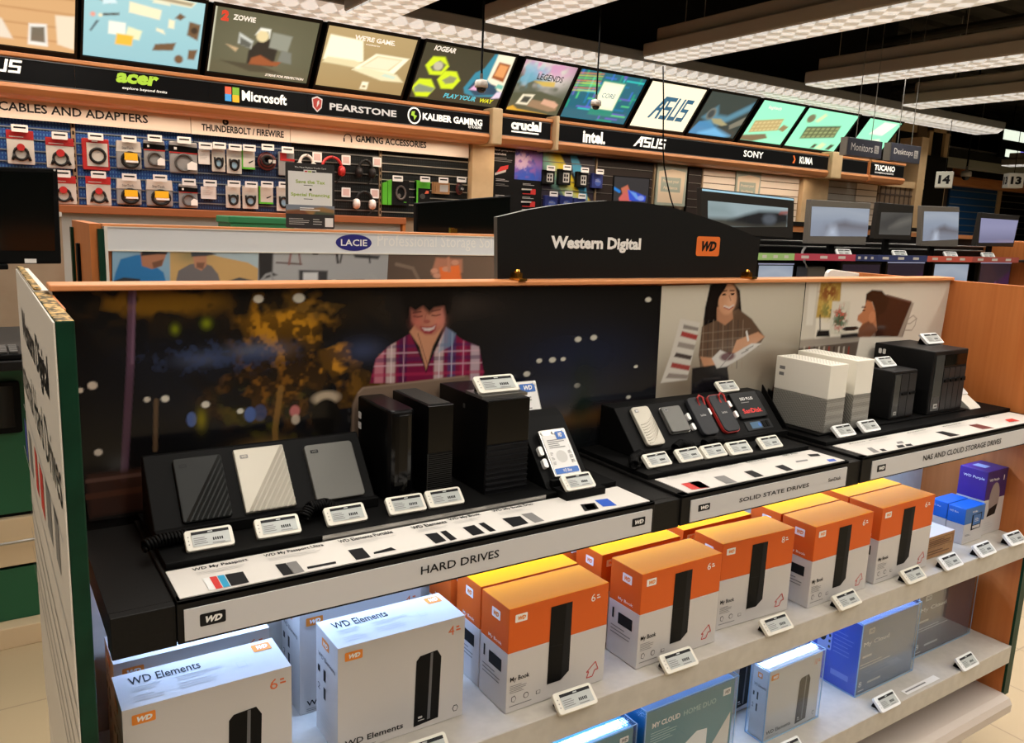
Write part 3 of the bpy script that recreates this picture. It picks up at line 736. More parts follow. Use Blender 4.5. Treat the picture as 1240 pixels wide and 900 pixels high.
def desk(a):
    a.grad(1080, 360, 1150, 360, (198, 190, 176), 0, .7)
    a.p([(972, 342), (992, 342), (984, 440), (964, 440)], (180, 172, 158), .7); a.p([(980, 344), (990, 344), (984, 394), (976, 394)], (214, 208, 196), .8)
    a.p([(994, 342), (1019, 342), (1016, 385), (988, 385)], (176, 142, 70), 1); a.leaves(1004, 365, 12, 20, (206, 176, 96), 90, .45, .9, 2); a.leaves(1004, 355, 12, 12, (126, 66, 34), 80, .55, .9, 4); a.leaves(1006, 375, 12, 12, (96, 110, 60), 80, .6, .8, 6)
    a.p([(1008, 365), (1030, 365), (1026, 405), (1004, 405)], (210, 204, 186), 1); a.leaves(1017, 385, 9, 16, (186, 66, 46), 110, .6, .9, 3); a.leaves(1017, 388, 9, 14, (60, 96, 70), 120, .62, .9, 8)
    a.p([(966, 412), (1042, 405), (1040, 413), (962, 422)], (150, 140, 128), 1); a.p([(962, 422), (1040, 413), (1034, 445), (956, 450)], (96, 84, 74), 1)
    for k in range(10): a.l([(974 + k * 6, 421), (972 + k * 6, 440)], 2.4, ((190, 180, 164), (150, 60, 44), (60, 50, 44), (204, 196, 180))[k % 4], .8)
    a.p([(990, 400), (1004, 400), (1005, 408), (988, 408)], (30, 26, 24), 1); a.l([(993, 400), (993, 382)], 1.6, (40, 36, 34)); a.e(1030, 398, 10, 2.6, (40, 34, 32)); a.p([(1018, 405), (1038, 403), (1044, 408), (1018, 410)], (34, 30, 28), 1)
    a.p([(1072, 357), (1103, 365), (1106, 368), (1093, 408), (1060, 408), (1056, 380)], (58, 34, 26), 1); a.l([(1074, 358), (1103, 366)], 2, (90, 60, 48), .8); a.l([(1072, 358), (1074, 374)], 1.2, (96, 66, 52), .7)
    a.p([(1104, 366), (1107, 367), (1092, 408), (1087, 408)], (170, 158, 144), .8)
    a.p([(1049, 356), (1056, 351), (1068, 352), (1076, 362), (1074, 376), (1062, 384), (1056, 366), (1048, 370)], (40, 26, 20), 1)
    a.p([(1050, 364), (1056, 366), (1060, 378), (1062, 400), (1054, 408), (1040, 408), (1040, 400), (1044, 392), (1038, 388), (1039, 382), (1044, 378)], (182, 118, 82), 1); a.p([(1046, 392), (1054, 388), (1062, 398), (1060, 408), (1038, 408), (1040, 398)], (90, 56, 40), .85)
    a.e(1056, 384, 4, 7, (196, 130, 92), 1, .3); a.l([(1044, 372), (1048, 372)], 1.2, (60, 36, 28)); a.e(1046, 376, 1.6, 1, (40, 26, 22))
    a.l([(1098, 388), (1106, 382), (1110, 386), (1102, 392), (1094, 392)], .9, (150, 140, 128)); a.l([(1094, 400), (1104, 400), (1108, 394), (1110, 386)], .9, (150, 140, 128))
poster('photograph of a bearded person in a brown chair at a desk under two paintings', [(957, 528), (1122, 508), (1151.5, 339.2), (976.5, 341.2)], 210, 150, (220, 212, 196), desk)

# ------------------------------------------------------------------ electronic price tags
def tag_proto(w, h, name, white):
    r = thing(name, 'price tag', 'price tag', (0, 0, 0))
    t = math.radians(40)
    fr = Fr((0, 0, .0035), (1, 0, 0), (0, math.cos(t), math.sin(t)))
    bz = BEZELC if white else BEZEL
    mb = MB().prism(fr, rrect(-w / 2, 0, w / 2, h, h * .14, 3), -.0075, 0, bz)
    for k in range(3): mb.poly(fr, disc(-w / 2 + w * .07, h * (.3 + .18 * k), w * .014, None, 8), INKG, .0006)
    mb.build('case', r, .0012, local=True)
    a, b, c, d = -w * .36, w * .42, h * .16, h * .86
    mb = MB().quad(fr, a, c, b, d, EINK, .0009).quad(fr, a, d - (d - c) * .2, b, d, INK, .0012)
    mb.lines(fr, a + w * .03, c + (d - c) * .1, a + w * .36, c + (d - c) * .62, 4, INKG, .0012, .4, seed=3)
    for k in range(5): mb.quad(fr, a + w * (.42 + .045 * k), c + (d - c) * .26, a + w * (.45 + .045 * k), c + (d - c) * .46, INK, .0012)
    mb.quad(fr, a + w * .4, c + (d - c) * .06, a + w * .66, c + (d - c) * .12, INKG, .0012)
    mb.quad(fr, a + w * .34, d - (d - c) * .14, a + w * .44, d - (d - c) * .06, EINK, .0014)
    mb.build('display', r, local=True)
    bt = Fr((-w * .4, 0, 0), (0, 1, 0), (0, 0, 1))
    MB().prism(bt, [(.004, 0), (h * .95, 0), (h * .8, h * .42), (.012, .004)], 0, w * .75, BLK2).build('stand', r, local=True)
    return r
TAGS = {}
def price_tag(kind, x, y, z, label, group, rz=0.0):
    if kind not in TAGS:
        w, h, nm, wh = {'big': (.081, .037, 'shelf_price_tag', False), 'small': (.064, .032, 'price_tag', False), 'white': (.066, .033, 'price_tag', True), 'bigw': (.081, .038, 'shelf_price_tag', True)}[kind]
        o = TAGS[kind] = tag_proto(w, h, nm, wh)
    else: o = dup(TAGS[kind])
    o.location = (x, y, z); o.rotation_euler = (0, 0, rz); tag(o, label, 'price tag', group)
    return o
gc = 'electronic price tags on the counter'
for x, y, lb in ((.2495, 1.097, 'electronic price tag at the foot of the dark grooved portable drive'), (.345, 1.098, 'electronic price tag at the foot of the silver grooved portable drive'),
                 (.4495, 1.099, 'electronic price tag at the foot of the plain grey portable drive'), (.550, 1.098, 'electronic price tag in front of the glossy rounded desktop drive'),
                 (.6195, 1.098, 'electronic price tag in front of the black drive tower with ribbed top'), (.8595, 1.052, 'electronic price tag in front of the bare drive with blue label'),
                 (1.0955, 1.103, 'electronic price tag below the silver wavy solid state drive'), (1.180, 1.101, 'electronic price tag below the grey square solid state drive'),
                 (1.248, 1.098, 'electronic price tag below the black drive with the red loop'), (1.3155, 1.091, 'electronic price tag below the red-edged rugged drive'), (1.4135, 1.091, 'electronic price tag below the small circuit board drive, rightmost on the middle tray')):
    price_tag('small', x, y, TT if y > 1.06 else 1.0448, lb, gc, random.uniform(-.04, .04))
price_tag('white', 1.6646, 1.0835, TT, 'white electronic price tag before the left white network drive', gc)
price_tag('white', 1.7645, 1.085, TT, 'white electronic price tag before the right white network drive', gc)
gs = 'electronic price tags along the upper shelf edge'
ST = SH1 + .0012
for x, y, lb in ((.5275, .972, 'electronic price tag cut by the bottom edge, below the white 4 TB carton'), (.8125, .967, 'electronic price tag before the nearest orange 6 TB carton'), (1.061, .970, 'electronic price tag before the second orange carton from the left'),
                 (1.343, .972, 'electronic price tag before the orange 8 TB carton'), (1.5785, .969, 'electronic price tag before the fourth orange carton'), (1.845, .972, 'electronic price tag before the fifth and farthest orange carton')):
    price_tag('big', x, y, ST, lb, gs, random.uniform(-.03, .03))
for x, lb in ((2.01, 'white electronic price tag before the brown carton'), (2.175, 'white electronic price tag before the small blue boxes'), (2.335, 'white electronic price tag before the purple box')):
    price_tag('bigw', x, .971, ST, lb, gs, random.uniform(-.03, .03))
gl = 'electronic price tags along the lower shelf edge'
for x, lb in ((1.437, 'white electronic price tag before the cased white carton on the lower shelf'), (1.805, 'white electronic price tag before the blue cased carton on the lower shelf'), (2.177, 'white electronic price tag near the right end of the lower shelf')):
    price_tag('bigw', x, .972, SH2 + .0012, lb, gl, random.uniform(-.03, .03))
s_ = MB().prism(Fr((0, 0, SH2 + .0016), (1, 0, 0), (0, 1, 0)), [(1.9, .99), (2.05, .99), (2.05, 1.008), (1.9, 1.008)], -.0004, .0002, WHITE)
s_.lines(Fr((0, 0, SH2 + .0016), (1, 0, 0), (0, 1, 0)), 1.905, .994, 2.045, 1.004, 1, INKG, .0006)
tag(s_.build('shelf_label_strip'), 'white printed label strip lying on the lower shelf edge', 'label')

# ------------------------------------------------------------------ portable drives on the black wedge
def wedge(name, label, x0, x1, prof, cat='display stand'):
    r = thing(name, label, cat, ((x0 + x1) / 2, prof[0][0], TT))
    MB().prism(Fr((x0, 0, 0), (0, 1, 0), (0, 0, 1)), prof, 0, x1 - x0, BLK2).build('wedge', r, .002)
    return r
w1 = wedge('drive_stand', 'long black wedge stand under the three portable drives', .188, .522, [(1.157, TT), (1.25, TT), (1.25, 1.141), (1.241, 1.141), (1.158, 1.043)])
MB().box(.188, .522, 1.153, 1.165, TT, 1.0545, BLK2).build('ledge', w1, .001)
def portable(label, x0, x1, L, m, ridges, rad=.004, lm=None, thick=.012):
    a = math.radians(50)
    o = Vector((x0, 1.1655, 1.0575)); v = Vector((0, math.cos(a), math.sin(a)))
    n = Vector((0, -math.sin(a), math.cos(a)))
    fr = Fr(o + n * (thick - .009), (1, 0, 0), v); W = x1 - x0
    r = thing('portable_hard_drive', label, 'hard drive', (x0 + W / 2, 1.1655, 1.0575), group='portable drives on the black wedge')
    mb = MB().prism(fr, rrect(0, 0, W, L, rad, 4), -thick, 0, m)
    mb.build('casing', r, .0015)
    if ridges:
        mb = MB(); nr = 9
        for k in range(nr):
            def line(t, vv): return W * (.05 + 1.0 * t) + (W * .9) * (vv / L)
            t = k / nr; t2 = t + .62 / nr
            pts = []
            # clip each groove to the right edge
            def vmax(tt): return min(L * .985, max(0.0, (W * .985 - W * (.05 + 1.0 * tt)) / (W * .9) * L))
            b0, b1 = line(t, 0), line(t2, 0)
            if b0 > W * .97: continue
            h0, h1 = vmax(t), vmax(t2)
            pts = [(b0, .001), (min(b1, W * .985), .001), (min(line(t2, h1), W * .985), h1), (min(line(t, h0), W * .985), h0)]
            bq = [fr.P(*p, d) for p, d in zip(pts, (.0003, .0036, .0036, .0003))] + [fr.P(*p, .0001) for p in pts]
            mb.add(bq, [(0, 1, 2, 3), (1, 5, 6, 2), (0, 4, 5, 1), (3, 2, 6, 7)], m)
        mb.build('ridges', r)
    mb = MB().poly(fr, rrect(W * .1, L * .84, W * .26, L * .9, .001, 2), lm or INK, .0004)
    mb.text(fr, 'WD', W * .125, L * .852, W * .235, L * .888, m, .0008, bold=.03, shear=.15)
    mb.build('logo', r)
portable('dark grey portable drive with diagonal grooves, leftmost on the black wedge', .227, .296, .1, mat('slate_grey_plastic', (34, 36, 35), .5), True)
portable('silver portable drive with diagonal grooves in the middle of the black wedge', .315, .3915, .104, mat('silver_anodised', (178, 172, 158), .42, .25), True, .002, INKG)
portable('plain grey portable drive with rounded edges, right on the black wedge', .424, .5045, .097, mat('graphite_satin', (92, 91, 86), .42, .2), False, .006)

def coil(name, label, pts, R, r, turns):
    pts = [Vector(p) for p in pts]; out = []
    L = [0.0]
    for a, b in zip(pts[:-1], pts[1:]): L.append(L[-1] + (b - a).length)
    N = turns * 12
    for i in range(N + 1):
        d = L[-1] * i / N
        k = max(j for j in range(len(L)) if L[j] <= d + 1e-9); k = min(k, len(pts) - 2)
        t = (d - L[k]) / (L[k + 1] - L[k]); p = pts[k].lerp(pts[k + 1], t)
        ax = (pts[k + 1] - pts[k]).normalized(); a = ax.cross(Vector((0, 0, 1))); a.normalize(); b = ax.cross(a)
        ph = 2 * math.pi * turns * i / N
        out.append(p + (a * math.cos(ph) + b * math.sin(ph)) * R)
    mb = MB().tube(out, r, BLK2, 6)
    return tag(mb.build(name, None, smooth=True), label, 'security cord', 'coiled security cords on the counter')
zt = TT + .0095
coil('coiled_cord', 'black coiled security cord curling out beside the dark grooved portable drive', [(.168, 1.13, zt), (.19, 1.136, zt + .002), (.225, 1.141, zt)], .0075, .0022, 12)
coil('coiled_cord', 'black coiled security cord looping between the silver and the plain grey portable drives', [(.392, 1.135, zt), (.405, 1.142, zt + .012), (.43, 1.146, zt + .012), (.448, 1.143, zt)], .0075, .0022, 16)
coil('coiled_cord', 'black coiled security cord hanging at the left end of the middle tray', [(1.035, 1.115, zt), (1.055, 1.14, zt + .004), (1.085, 1.152, zt + .006)], .0085, .0022, 12)
coil('coiled_cord', 'black coiled security cord below the grey square solid state drive', [(1.175, 1.15, zt + .008), (1.2, 1.157, zt + .013), (1.228, 1.153, zt + .006)], .0075, .0022, 12)
coil('coiled_cord', 'black coiled security cord below the black drive with the red loop', [(1.262, 1.152, zt + .006), (1.285, 1.157, zt + .01), (1.315, 1.152, zt + .006)], .0075, .0022, 12)

# ------------------------------------------------------------------ desktop drives
# glossy rounded one
r = thing('desktop_hard_drive', 'glossy black desktop drive with a rounded front, leftmost of the three towers', 'hard drive', (.566, 1.22, TT))
def roundfront(x0, x1, y0, y1, z0, z1, m, slope=0.0):
    pts = []
    n = 9; w = x1 - x0
    for i in range(n + 1):
        a = math.pi + math.pi * i / n
        pts.append((x0 + w / 2 + w / 2 * math.copysign(abs(math.cos(a)) ** .6, math.cos(a)), y0 + .02 + .02 * math.copysign(abs(math.sin(a)) ** .8, math.sin(a))))
    pts += [(x1, y1), (x0, y1)]
    return MB().prism(Fr((0, 0, 0), (1, 0, 0), (0, 1, 0)), pts, z0, z1, m)
roundfront(.542, .589, 1.155, 1.288, TT, 1.193, mat('satin_black_shell', (8, 8, 9), .3)).build('casing', r, .004)
mb = roundfront(.5435, .5875, 1.1535, 1.19, TT + .012, 1.187, GLOSS); mb.build('glossy_front', r, .003, smooth=False)
fs = Fr((.542, 0, 0), (0, -1, 0))
mb = MB()
for k in range(2): mb.poly(fs, rrect(-1.283, 1.155 - .018 * k, -1.270, 1.167 - .018 * k, .002, 2), INKW, .0006)
mb.build('side_labels', r)
# ribbed tower
r = thing('desktop_hard_drive', 'black desktop drive tower with a ribbed top, middle of the three towers', 'hard drive', (.632, 1.22, TT))
mb = MB().box(.608, .655, 1.153, 1.288, TT, 1.197, mat('deep_black_shell', (7, 7, 8), .35)); mb.build('casing', r, .0015)
mb = MB()
for k in range(24): mb.box(.612, .651, 1.158 + k * .0053, 1.1605 + k * .0053, 1.197, 1.1985, GREYS)
mb.build('vent_ribs', r)
MB().box(.6082, .6548, 1.1505, 1.153, 1.116, 1.1965, GLOSS).build('glossy_panel', r, .0006)
mb = MB().box(.6085, .6545, 1.1508, 1.153, TT, 1.1155, GREYS)
for k in range(22): mb.box(.609, .654, 1.1498, 1.1508, TT + .003 + k * .0034, TT + .0048 + k * .0034, BLK2)
mb.build('grille', r)
# wide tower
r = thing('desktop_hard_drive', 'wide black drive tower with a ribbed lower front and a price tag on top', 'hard drive', (.745, 1.2, TT))
MB().box(.702, .788, 1.122, 1.288, TT, 1.203, mat('deep_black_shell', (7, 7, 8), .35)).build('casing', r, .0015)
MB().box(.7025, .7875, 1.1192, 1.122, 1.127, 1.2025, GLOSS).build('glossy_panel', r, .0008)
mb = MB().box(.703, .787, 1.1197, 1.122, TT, 1.1265, mat('charcoal_rib', (26, 26, 28), .45))
for k in range(9): mb.prism(Fr((.703, 0, 0), (0, 1, 0)), [(1.1197, TT + .002 + k * .0096), (1.1197, TT + .0086 + k * .0096), (1.1165, TT + .0086 + k * .0096)], 0, .084, mat('charcoal_rib', (26, 26, 28), .45))
mb.build('grille', r)
MB().poly(Fr((.702, 0, 0), (0, -1, 0)), rrect(-1.2, 1.176, -1.192, 1.184, .001, 2), GREYS, .0006).build('logo', r)
MB().box(.70, .792, 1.135, 1.19, 1.2031, 1.2085, STEEL).build('tag_plate', r)
price_tag('big', .742, 1.143, 1.2087, 'electronic price tag standing on top of the wide black drive tower', gc)

# ------------------------------------------------------------------ bare drives with labels
def bare(label, x0, y0, z0, W, L, tilt, m, blue):
    a = math.radians(tilt)
    fr = Fr((x0, y0, z0), (1, 0, 0), (0, math.cos(a), math.sin(a)))
    r = thing('bare_hard_drive', label, 'hard drive', (x0 + W / 2, y0, z0), group='bare drives on slanted holders')
    MB().prism(fr, rrect(0, 0, W, L, .003, 3), -.008, 0, m).build('casing', r, .0012)
    mb = MB().poly(fr, rrect(.003, .003, W - .003, L - .012, .002, 2), WHITE, .0006)
    mb.poly(fr, rrect(.004, .004, W - .004, .015, .002, 2), blue, .0010)
    mb.poly(fr, rrect(W * .55, L - .022, W - .006, L - .006, .001, 2), blue, .0012)
    mb.text(fr, 'WD', W * .62, L - .018, W - .012, L - .009, INKW, .0016, bold=.03, shear=.2); mb.text(fr, 'WD Blue', W * .34, .0065, W * .66, .0125, INKW, .0014)
    mb.lines(fr, .01, L * .58, W * .8, L * .78, 5, INKG, .0011, .4, seed=2)
    mb.poly(fr, disc(W * .5, L * .4, W * .2, L * .13, 20), INKL, .0010)
    for q in range(3):
        mb.lines(fr, .006 + q * .0005, L * (.24 + q * .1), W * .22, L * (.31 + q * .1), 3, INKG, .0012, .4, seed=q); mb.lines(fr, W * .78, L * (.24 + q * .1), W * .93, L * (.31 + q * .1), 3, INKG, .0012, .4, seed=q + 5)
    mb.build('label', r)
    mb = MB()
    for uu, vv in ((.006, L - .007), (W * .5, L - .007), (W - .006, L - .006)): mb.lathe(fr.P(uu, vv, .0006), [(.0032, 0), (.0032, .0008), (0, .001)], STEEL, 10, fr.n)
    mb.build('screws', r)
    return r
hs = thing('drive_stand', 'black slanted holder under the bare drive with the blue label', 'display stand', (.86, 1.12, TT))
MB().prism(Fr((.815, 0, 0), (0, 1, 0)), [(1.092, TT), (1.21, TT), (1.21, 1.155), (1.19, 1.145), (1.098, 1.0435)], 0, .098, BLK2).build('wedge', hs, .002)
MB().box(.823, .905, 1.090, 1.0995, TT, 1.0555, BLK2).build('ledge', hs)
MB().box(.824, .91, 1.05, 1.0895, 1.0316, 1.0445, BLK2).build('foot', hs)
mb = MB()
af = Fr((.822, 1.098, 1.047), (1, 0, 0), (0, math.cos(math.radians(50)), math.sin(math.radians(50))))
for k in range(2): mb.prism(af, rrect(.0, .03 + k * .024, .009, .047 + k * .024, .003, 3), -.002, .006, INKW)
mb.build('sensor_buttons', hs)
bare('bare laptop drive with a white label and blue stripe on a slanted holder', .836, 1.1, 1.058, .0595, .092, 49.5, STEEL, mat('label_blue', (28, 96, 178), .4))
h2 = thing('drive_stand', 'slanted holder half hidden behind the wide tower, under a larger bare drive', 'display stand', (.85, 1.24, TT))
MB().prism(Fr((.80, 0, 0), (0, 1, 0)), [(1.212, TT), (1.287, TT), (1.287, 1.19), (1.275, 1.19), (1.212, 1.06)], 0, .11, BLK2).build('wedge', h2)
bare('larger bare drive leaning behind, half hidden by the wide black tower', .812, 1.2085, 1.075, .09, .135, 64.5, STEEL, mat('label_blue', (28, 96, 178), .4))

# ------------------------------------------------------------------ solid state drives
s1 = thing('drive_stand', 'wide black slanted stand carrying the solid state drives in the middle tray', 'display stand', (1.3, 1.22, TT))
MB().prism(Fr((1.088, 0, 0), (0, 1, 0)), [(1.165, TT), (1.287, TT), (1.287, 1.1275), (1.2455, 1.1275), (1.168, 1.0455)], 0, .455, BLK2).build('wedge', s1, .002)
MB().box(1.088, 1.543, 1.1585, 1.173, TT, 1.0515, BLK2).build('ledge', s1, .001)
MB().box(1.075, 1.47, 1.08, 1.158, TT, TT + .0008, BLK2).build('tray_floor', s1)
T50 = math.radians(46.5)
def onslope(x, s): # slope face of the stand
    return Fr((x, 1.172 + s * math.cos(T50), 1.0497 + s * math.sin(T50)), (1, 0, 0), (0, math.cos(T50), math.sin(T50)))
mb = MB()
for x, s in ((1.268, .055), (1.268, .03), (1.335, .06), (1.408, .072), (1.412, .045)): mb.prism(onslope(x, s), rrect(0, 0, .008, .016, .003, 3), -.001, .007, INKW)
mb.build('sensor_buttons', s1)
def ssd(label, x, s, W, L, m, rad, thick=.009):
    fr = onslope(x, s); fr = Fr(fr.P(0, 0, thick + .0002), fr.u, fr.v)
    r = thing('solid_state_drive', label, 'solid state drive', fr.P(W / 2, 0), group='solid state drives on the slanted stand')
    MB().prism(fr, rrect(0, 0, W, L, rad, 5), -thick, 0, m).build('casing', r, .0018)
    return r, fr
r, fr = ssd('silver solid state drive with wavy ridges, leftmost on the slanted stand', 1.123, .008, .049, .092, mat('silver_anodised', (178, 172, 158), .42, .25), .008)
mb = MB()
for k in range(8):
    pts = [(.006 + .043 * t, .006 + k * .0062 + .034 * (t ** 2) * (1 - .06 * k)) for t in [i / 10 for i in range(11)]]
    mb.tube([fr.P(min(a, .046), min(b, .086), .0004) for a, b in pts], .0011, mat('silver_anodised', (206, 200, 184)), 5)
mb.build('ridges', r)
mb = MB(); wdlogo(mb, fr, .006, .078, .016, .085, INKG, INKW); mb.build('logo', r)
r, fr = ssd('square dark grey solid state drive with silver edge, second on the slanted stand', 1.203, .03, .056, .062, mat('graphite_satin', (92, 91, 86), .42, .2), .005)
mb = MB(); wdlogo(mb, fr, .006, .05, .016, .057, INKG, INK); mb.build('logo', r)
MB().prism(fr, rrect(-.0012, -.0012, .0572, .0632, .006, 4), -.0088, -.006, STEEL).build('edge_band', r)
def rugged(label, x, s, red_edge):
    r, fr = ssd(label, x, s, .049, .094, mat('rugged_charcoal', (48, 49, 52), .55), .012, .01)
    if red_edge: MB().prism(fr, rrect(-.0016, -.0016, .0506, .0956, .0135, 5), -.0095, -.003, mat('rugged_red', (176, 44, 40), .5)).build('edge_band', r)
    MB().tube([fr.P(.030, .072, -.001), fr.P(.028, .088, .004), fr.P(.036, .094, .005), fr.P(.045, .088, .004), fr.P(.046, .072, -.001)], .0024, mat('rugged_red', (176, 44, 40), .5), 8).build('carry_loop', r)
    mb = MB(); mb.text(fr, 'SanDisk', .016, .045, .033, .0495, INKL, .0006); mb.build('logo', r)
rugged('charcoal rugged solid state drive with a red carry loop, third on the slanted stand', 1.286, .012, False)
rugged('charcoal rugged solid state drive with a red edge, fourth on the slanted stand', 1.353, .012, True)
r, fr = ssd('square black SanDisk solid state drive, rightmost on the slanted stand', 1.425, .038, .088, .068, mat('ssd_black', (24, 24, 25), .5), .002, .007)
mb = MB()
mb.text(fr, 'SanDisk', .014, .012, .076, .024, mat('sandisk_red', (226, 44, 40), .5), .0006, bold=.02); mb.text(fr, 'SSD PLUS', .024, .046, .066, .053, INKW, .0006, bold=.01); mb.lines(fr, .022, .038, .062, .042, 1, INKG)
mb.build('lettering', r)
r, fr = ssd('bare stick circuit board drive with a blue label, below the square black drive', 1.43, .009, .085, .024, mat('circuit_black', (30, 32, 34), .5), .001, .0016)
MB().poly(fr, rrect(.016, .004, .05, .02, .001, 2), mat('stick_label_blue', (44, 88, 120), .5), .0006).poly(fr, disc(.045, .012, .005), mat('label_blue', (28, 96, 178)), .001).build('label', r)
MB().prism(fr, [(.055, .004), (.066, .004), (.066, .02), (.055, .02)], 0, .0012, BLK2).prism(fr, [(.068, .004), (.076, .004), (.076, .02), (.068, .02)], 0, .0012, BLK2).build('chips', r)
price_tag('small', 1.452, 1.256, 1.128, 'electronic price tag perched on the slanted stand above the square black drive', gc)

# ------------------------------------------------------------------ network drives
WPL = mat('white_nas_plastic', (232, 227, 214), .42)
def weave():
    m = mat('grey_faceted_shell', (120, 118, 112), .38, .3)
    n, l, b = nodes(m)
    tc = n.new('ShaderNodeTexCoord'); mp = n.new('ShaderNodeMapping'); mp.inputs['Rotation'].default_value = (0.785, 0.785, 0)
    ck = n.new('ShaderNodeTexChecker'); ck.inputs['Scale'].default_value = 330
    ck.inputs['Color1'].default_value = lin((166, 163, 155)) + (1,); ck.inputs['Color2'].default_value = lin((124, 121, 114)) + (1,)
    l.new(tc.outputs['Object'], mp.inputs['Vector']); l.new(mp.outputs['Vector'], ck.inputs['Vector']); l.new(ck.outputs['Color'], b.inputs['Base Color'])
    return m
FACET = weave()
nt = thing('device_tray', 'low black tray under the network drives on the right of the counter', 'display stand', (1.85, 1.18, TT))
MB().box(1.60, 2.24, 1.118, 1.2885, TT, TT + .0045, BLK2).build('tray', nt, .001)
MB().prism(Fr((1.596, 0, 0), (0, 1, 0)), [(1.2, TT), (1.287, TT), (1.287, 1.13)], 0, .0035, BLK2).build('side_fin', nt)
NT = TT + .0047
def mch(label, x0, x1, y0, y1, z1):
    r = thing('network_drive', label, 'network drive', ((x0 + x1) / 2, y0, NT), group='white network drives')
    zm = NT + (z1 - NT) * .50
    MB().box(x0, x1, y0, y1, NT, zm - .0006, FACET).build('faceted_base', r, .0015)
    MB().box(x0, x1, y0, y1, zm, z1, WPL).build('white_shell', r, .0015)
    mb = MB(); tf = Fr((x0, y0, z1), (1, 0, 0), (0, 1, 0))
    W = x1 - x0; D = y1 - y0
    for i in range(5):
        for j in range(16): mb.poly(tf, disc(W * (.18 + .16 * i), D * (.08 + .055 * j), .0022, None, 6), INKG, .0004)
    mb.build('vent_holes', r)
    sf = Fr((x0, 0, 0), (0, -1, 0))
    mb = MB().poly(sf, rrect(-y1 + .012, z1 - .03, -y1 + .028, z1 - .022, .001, 2), INKG, .0005).poly(sf, rrect(-y1 + .012, z1 - .045, -y1 + .026, z1 - .037, .001, 2), INKG, .0005)
    mb.build('logo', r)
mch('left white network drive with a grey faceted lower half', 1.622, 1.689, 1.12, 1.272, 1.2035)
mch('right white network drive with a grey faceted lower half, partly behind its twin', 1.722, 1.79, 1.12, 1.288, 1.2085)
def nas(label, x0, x1, y0, y1, z1, bays):
    r = thing('network_drive', label, 'network drive', ((x0 + x1) / 2, y0, NT))
    MB().box(x0, x1, y0, y1, NT, z1, mat('nas_black', (18, 18, 19), .45)).build('casing', r, .003)
    W = x1 - x0; H = z1 - NT; ff = Fr((x0, y0, NT), (1, 0, 0), (0, 0, 1))
    MB().prism(ff, rrect(W * .06, H * .06, W * .3, H * .93, .003, 3), -.001, .0015, mat('nas_gloss', (70, 72, 72), .15, .3)).prism(ff, rrect(W * .09, H * .08, W * .27, H * .28, .001, 2), 0, .002, GREYS).build('control_column', r)
    bw = W * .66 / bays
    for k in range(bays):
        u = W * .32 + k * bw
        b = MB().prism(ff, rrect(u, H * .06, u + bw * .92, H * (.93 if bays < 4 else .72), .001, 2), -.001, .002, mat('drive_bay_black', (40, 40, 41), .35)).build('drive_bay', r)
        MB().prism(ff, [(u + bw * .15, H * .5), (u + bw * .8, H * .5), (u + bw * .8, H * .56), (u + bw * .15, H * .54)], .002, .006, BLK2).build('latch', b)
    if bays == 4: MB().prism(ff, rrect(W * .32, H * .76, W * .96, H * .93, .001, 2), -.001, .0018, GLOSS).build('upper_panel', r)
    mb = MB(); wdlogo(mb, ff, W * .13, H * .1, W * .24, H * .17, INKL, INK, .0022); mb.build('logo', r)
nas('small black two-bay network drive with a price tag on its top', 1.897, 2.001, 1.131, 1.262, 1.1685, 2)
nas('large black four-bay network drive, rightmost on the counter, with a price tag on top', 2.05, 2.215, 1.12, 1.2885, 1.2125, 4)
mb = MB(); q = Fr((2.05, 0, 0), (0, -1, 0))
for k in range(2): mb.poly(q, rrect(-1.275 + k * .012, 1.185, -1.266 + k * .012, 1.199, .003, 3), INKW, .0006)
o = mb.build('side_stickers'); tag(o, 'two small white oval stickers on the side of the large black network drive', 'sticker')
price_tag('white', 1.943, 1.172, 1.169, 'white electronic price tag on top of the small two-bay network drive', gc)
price_tag('bigw', 2.19, 1.195, 1.213, 'white electronic price tag on top of the large four-bay network drive', gc)
r = thing('display_stand', 'small white slanted card stand beside the wooden end panel', 'display stand', (2.3, 1.15, TT))
MB().prism(Fr((2.268, 0, 0), (0, 1, 0)), [(1.12, TT), (1.19, TT), (1.19, 1.06), (1.17, 1.075), (1.125, 1.045)], 0, .055, mat('white_nas_plastic', (214, 209, 196))).build('base', r, .001)
MB().prism(Fr((2.264, 1.16, 1.0715), (1, 0, 0), (0, math.cos(.7), math.sin(.7))), rrect(0, 0, .062, .036, .003, 3), -.006, 0, BEZELC).build('case', r, .001)
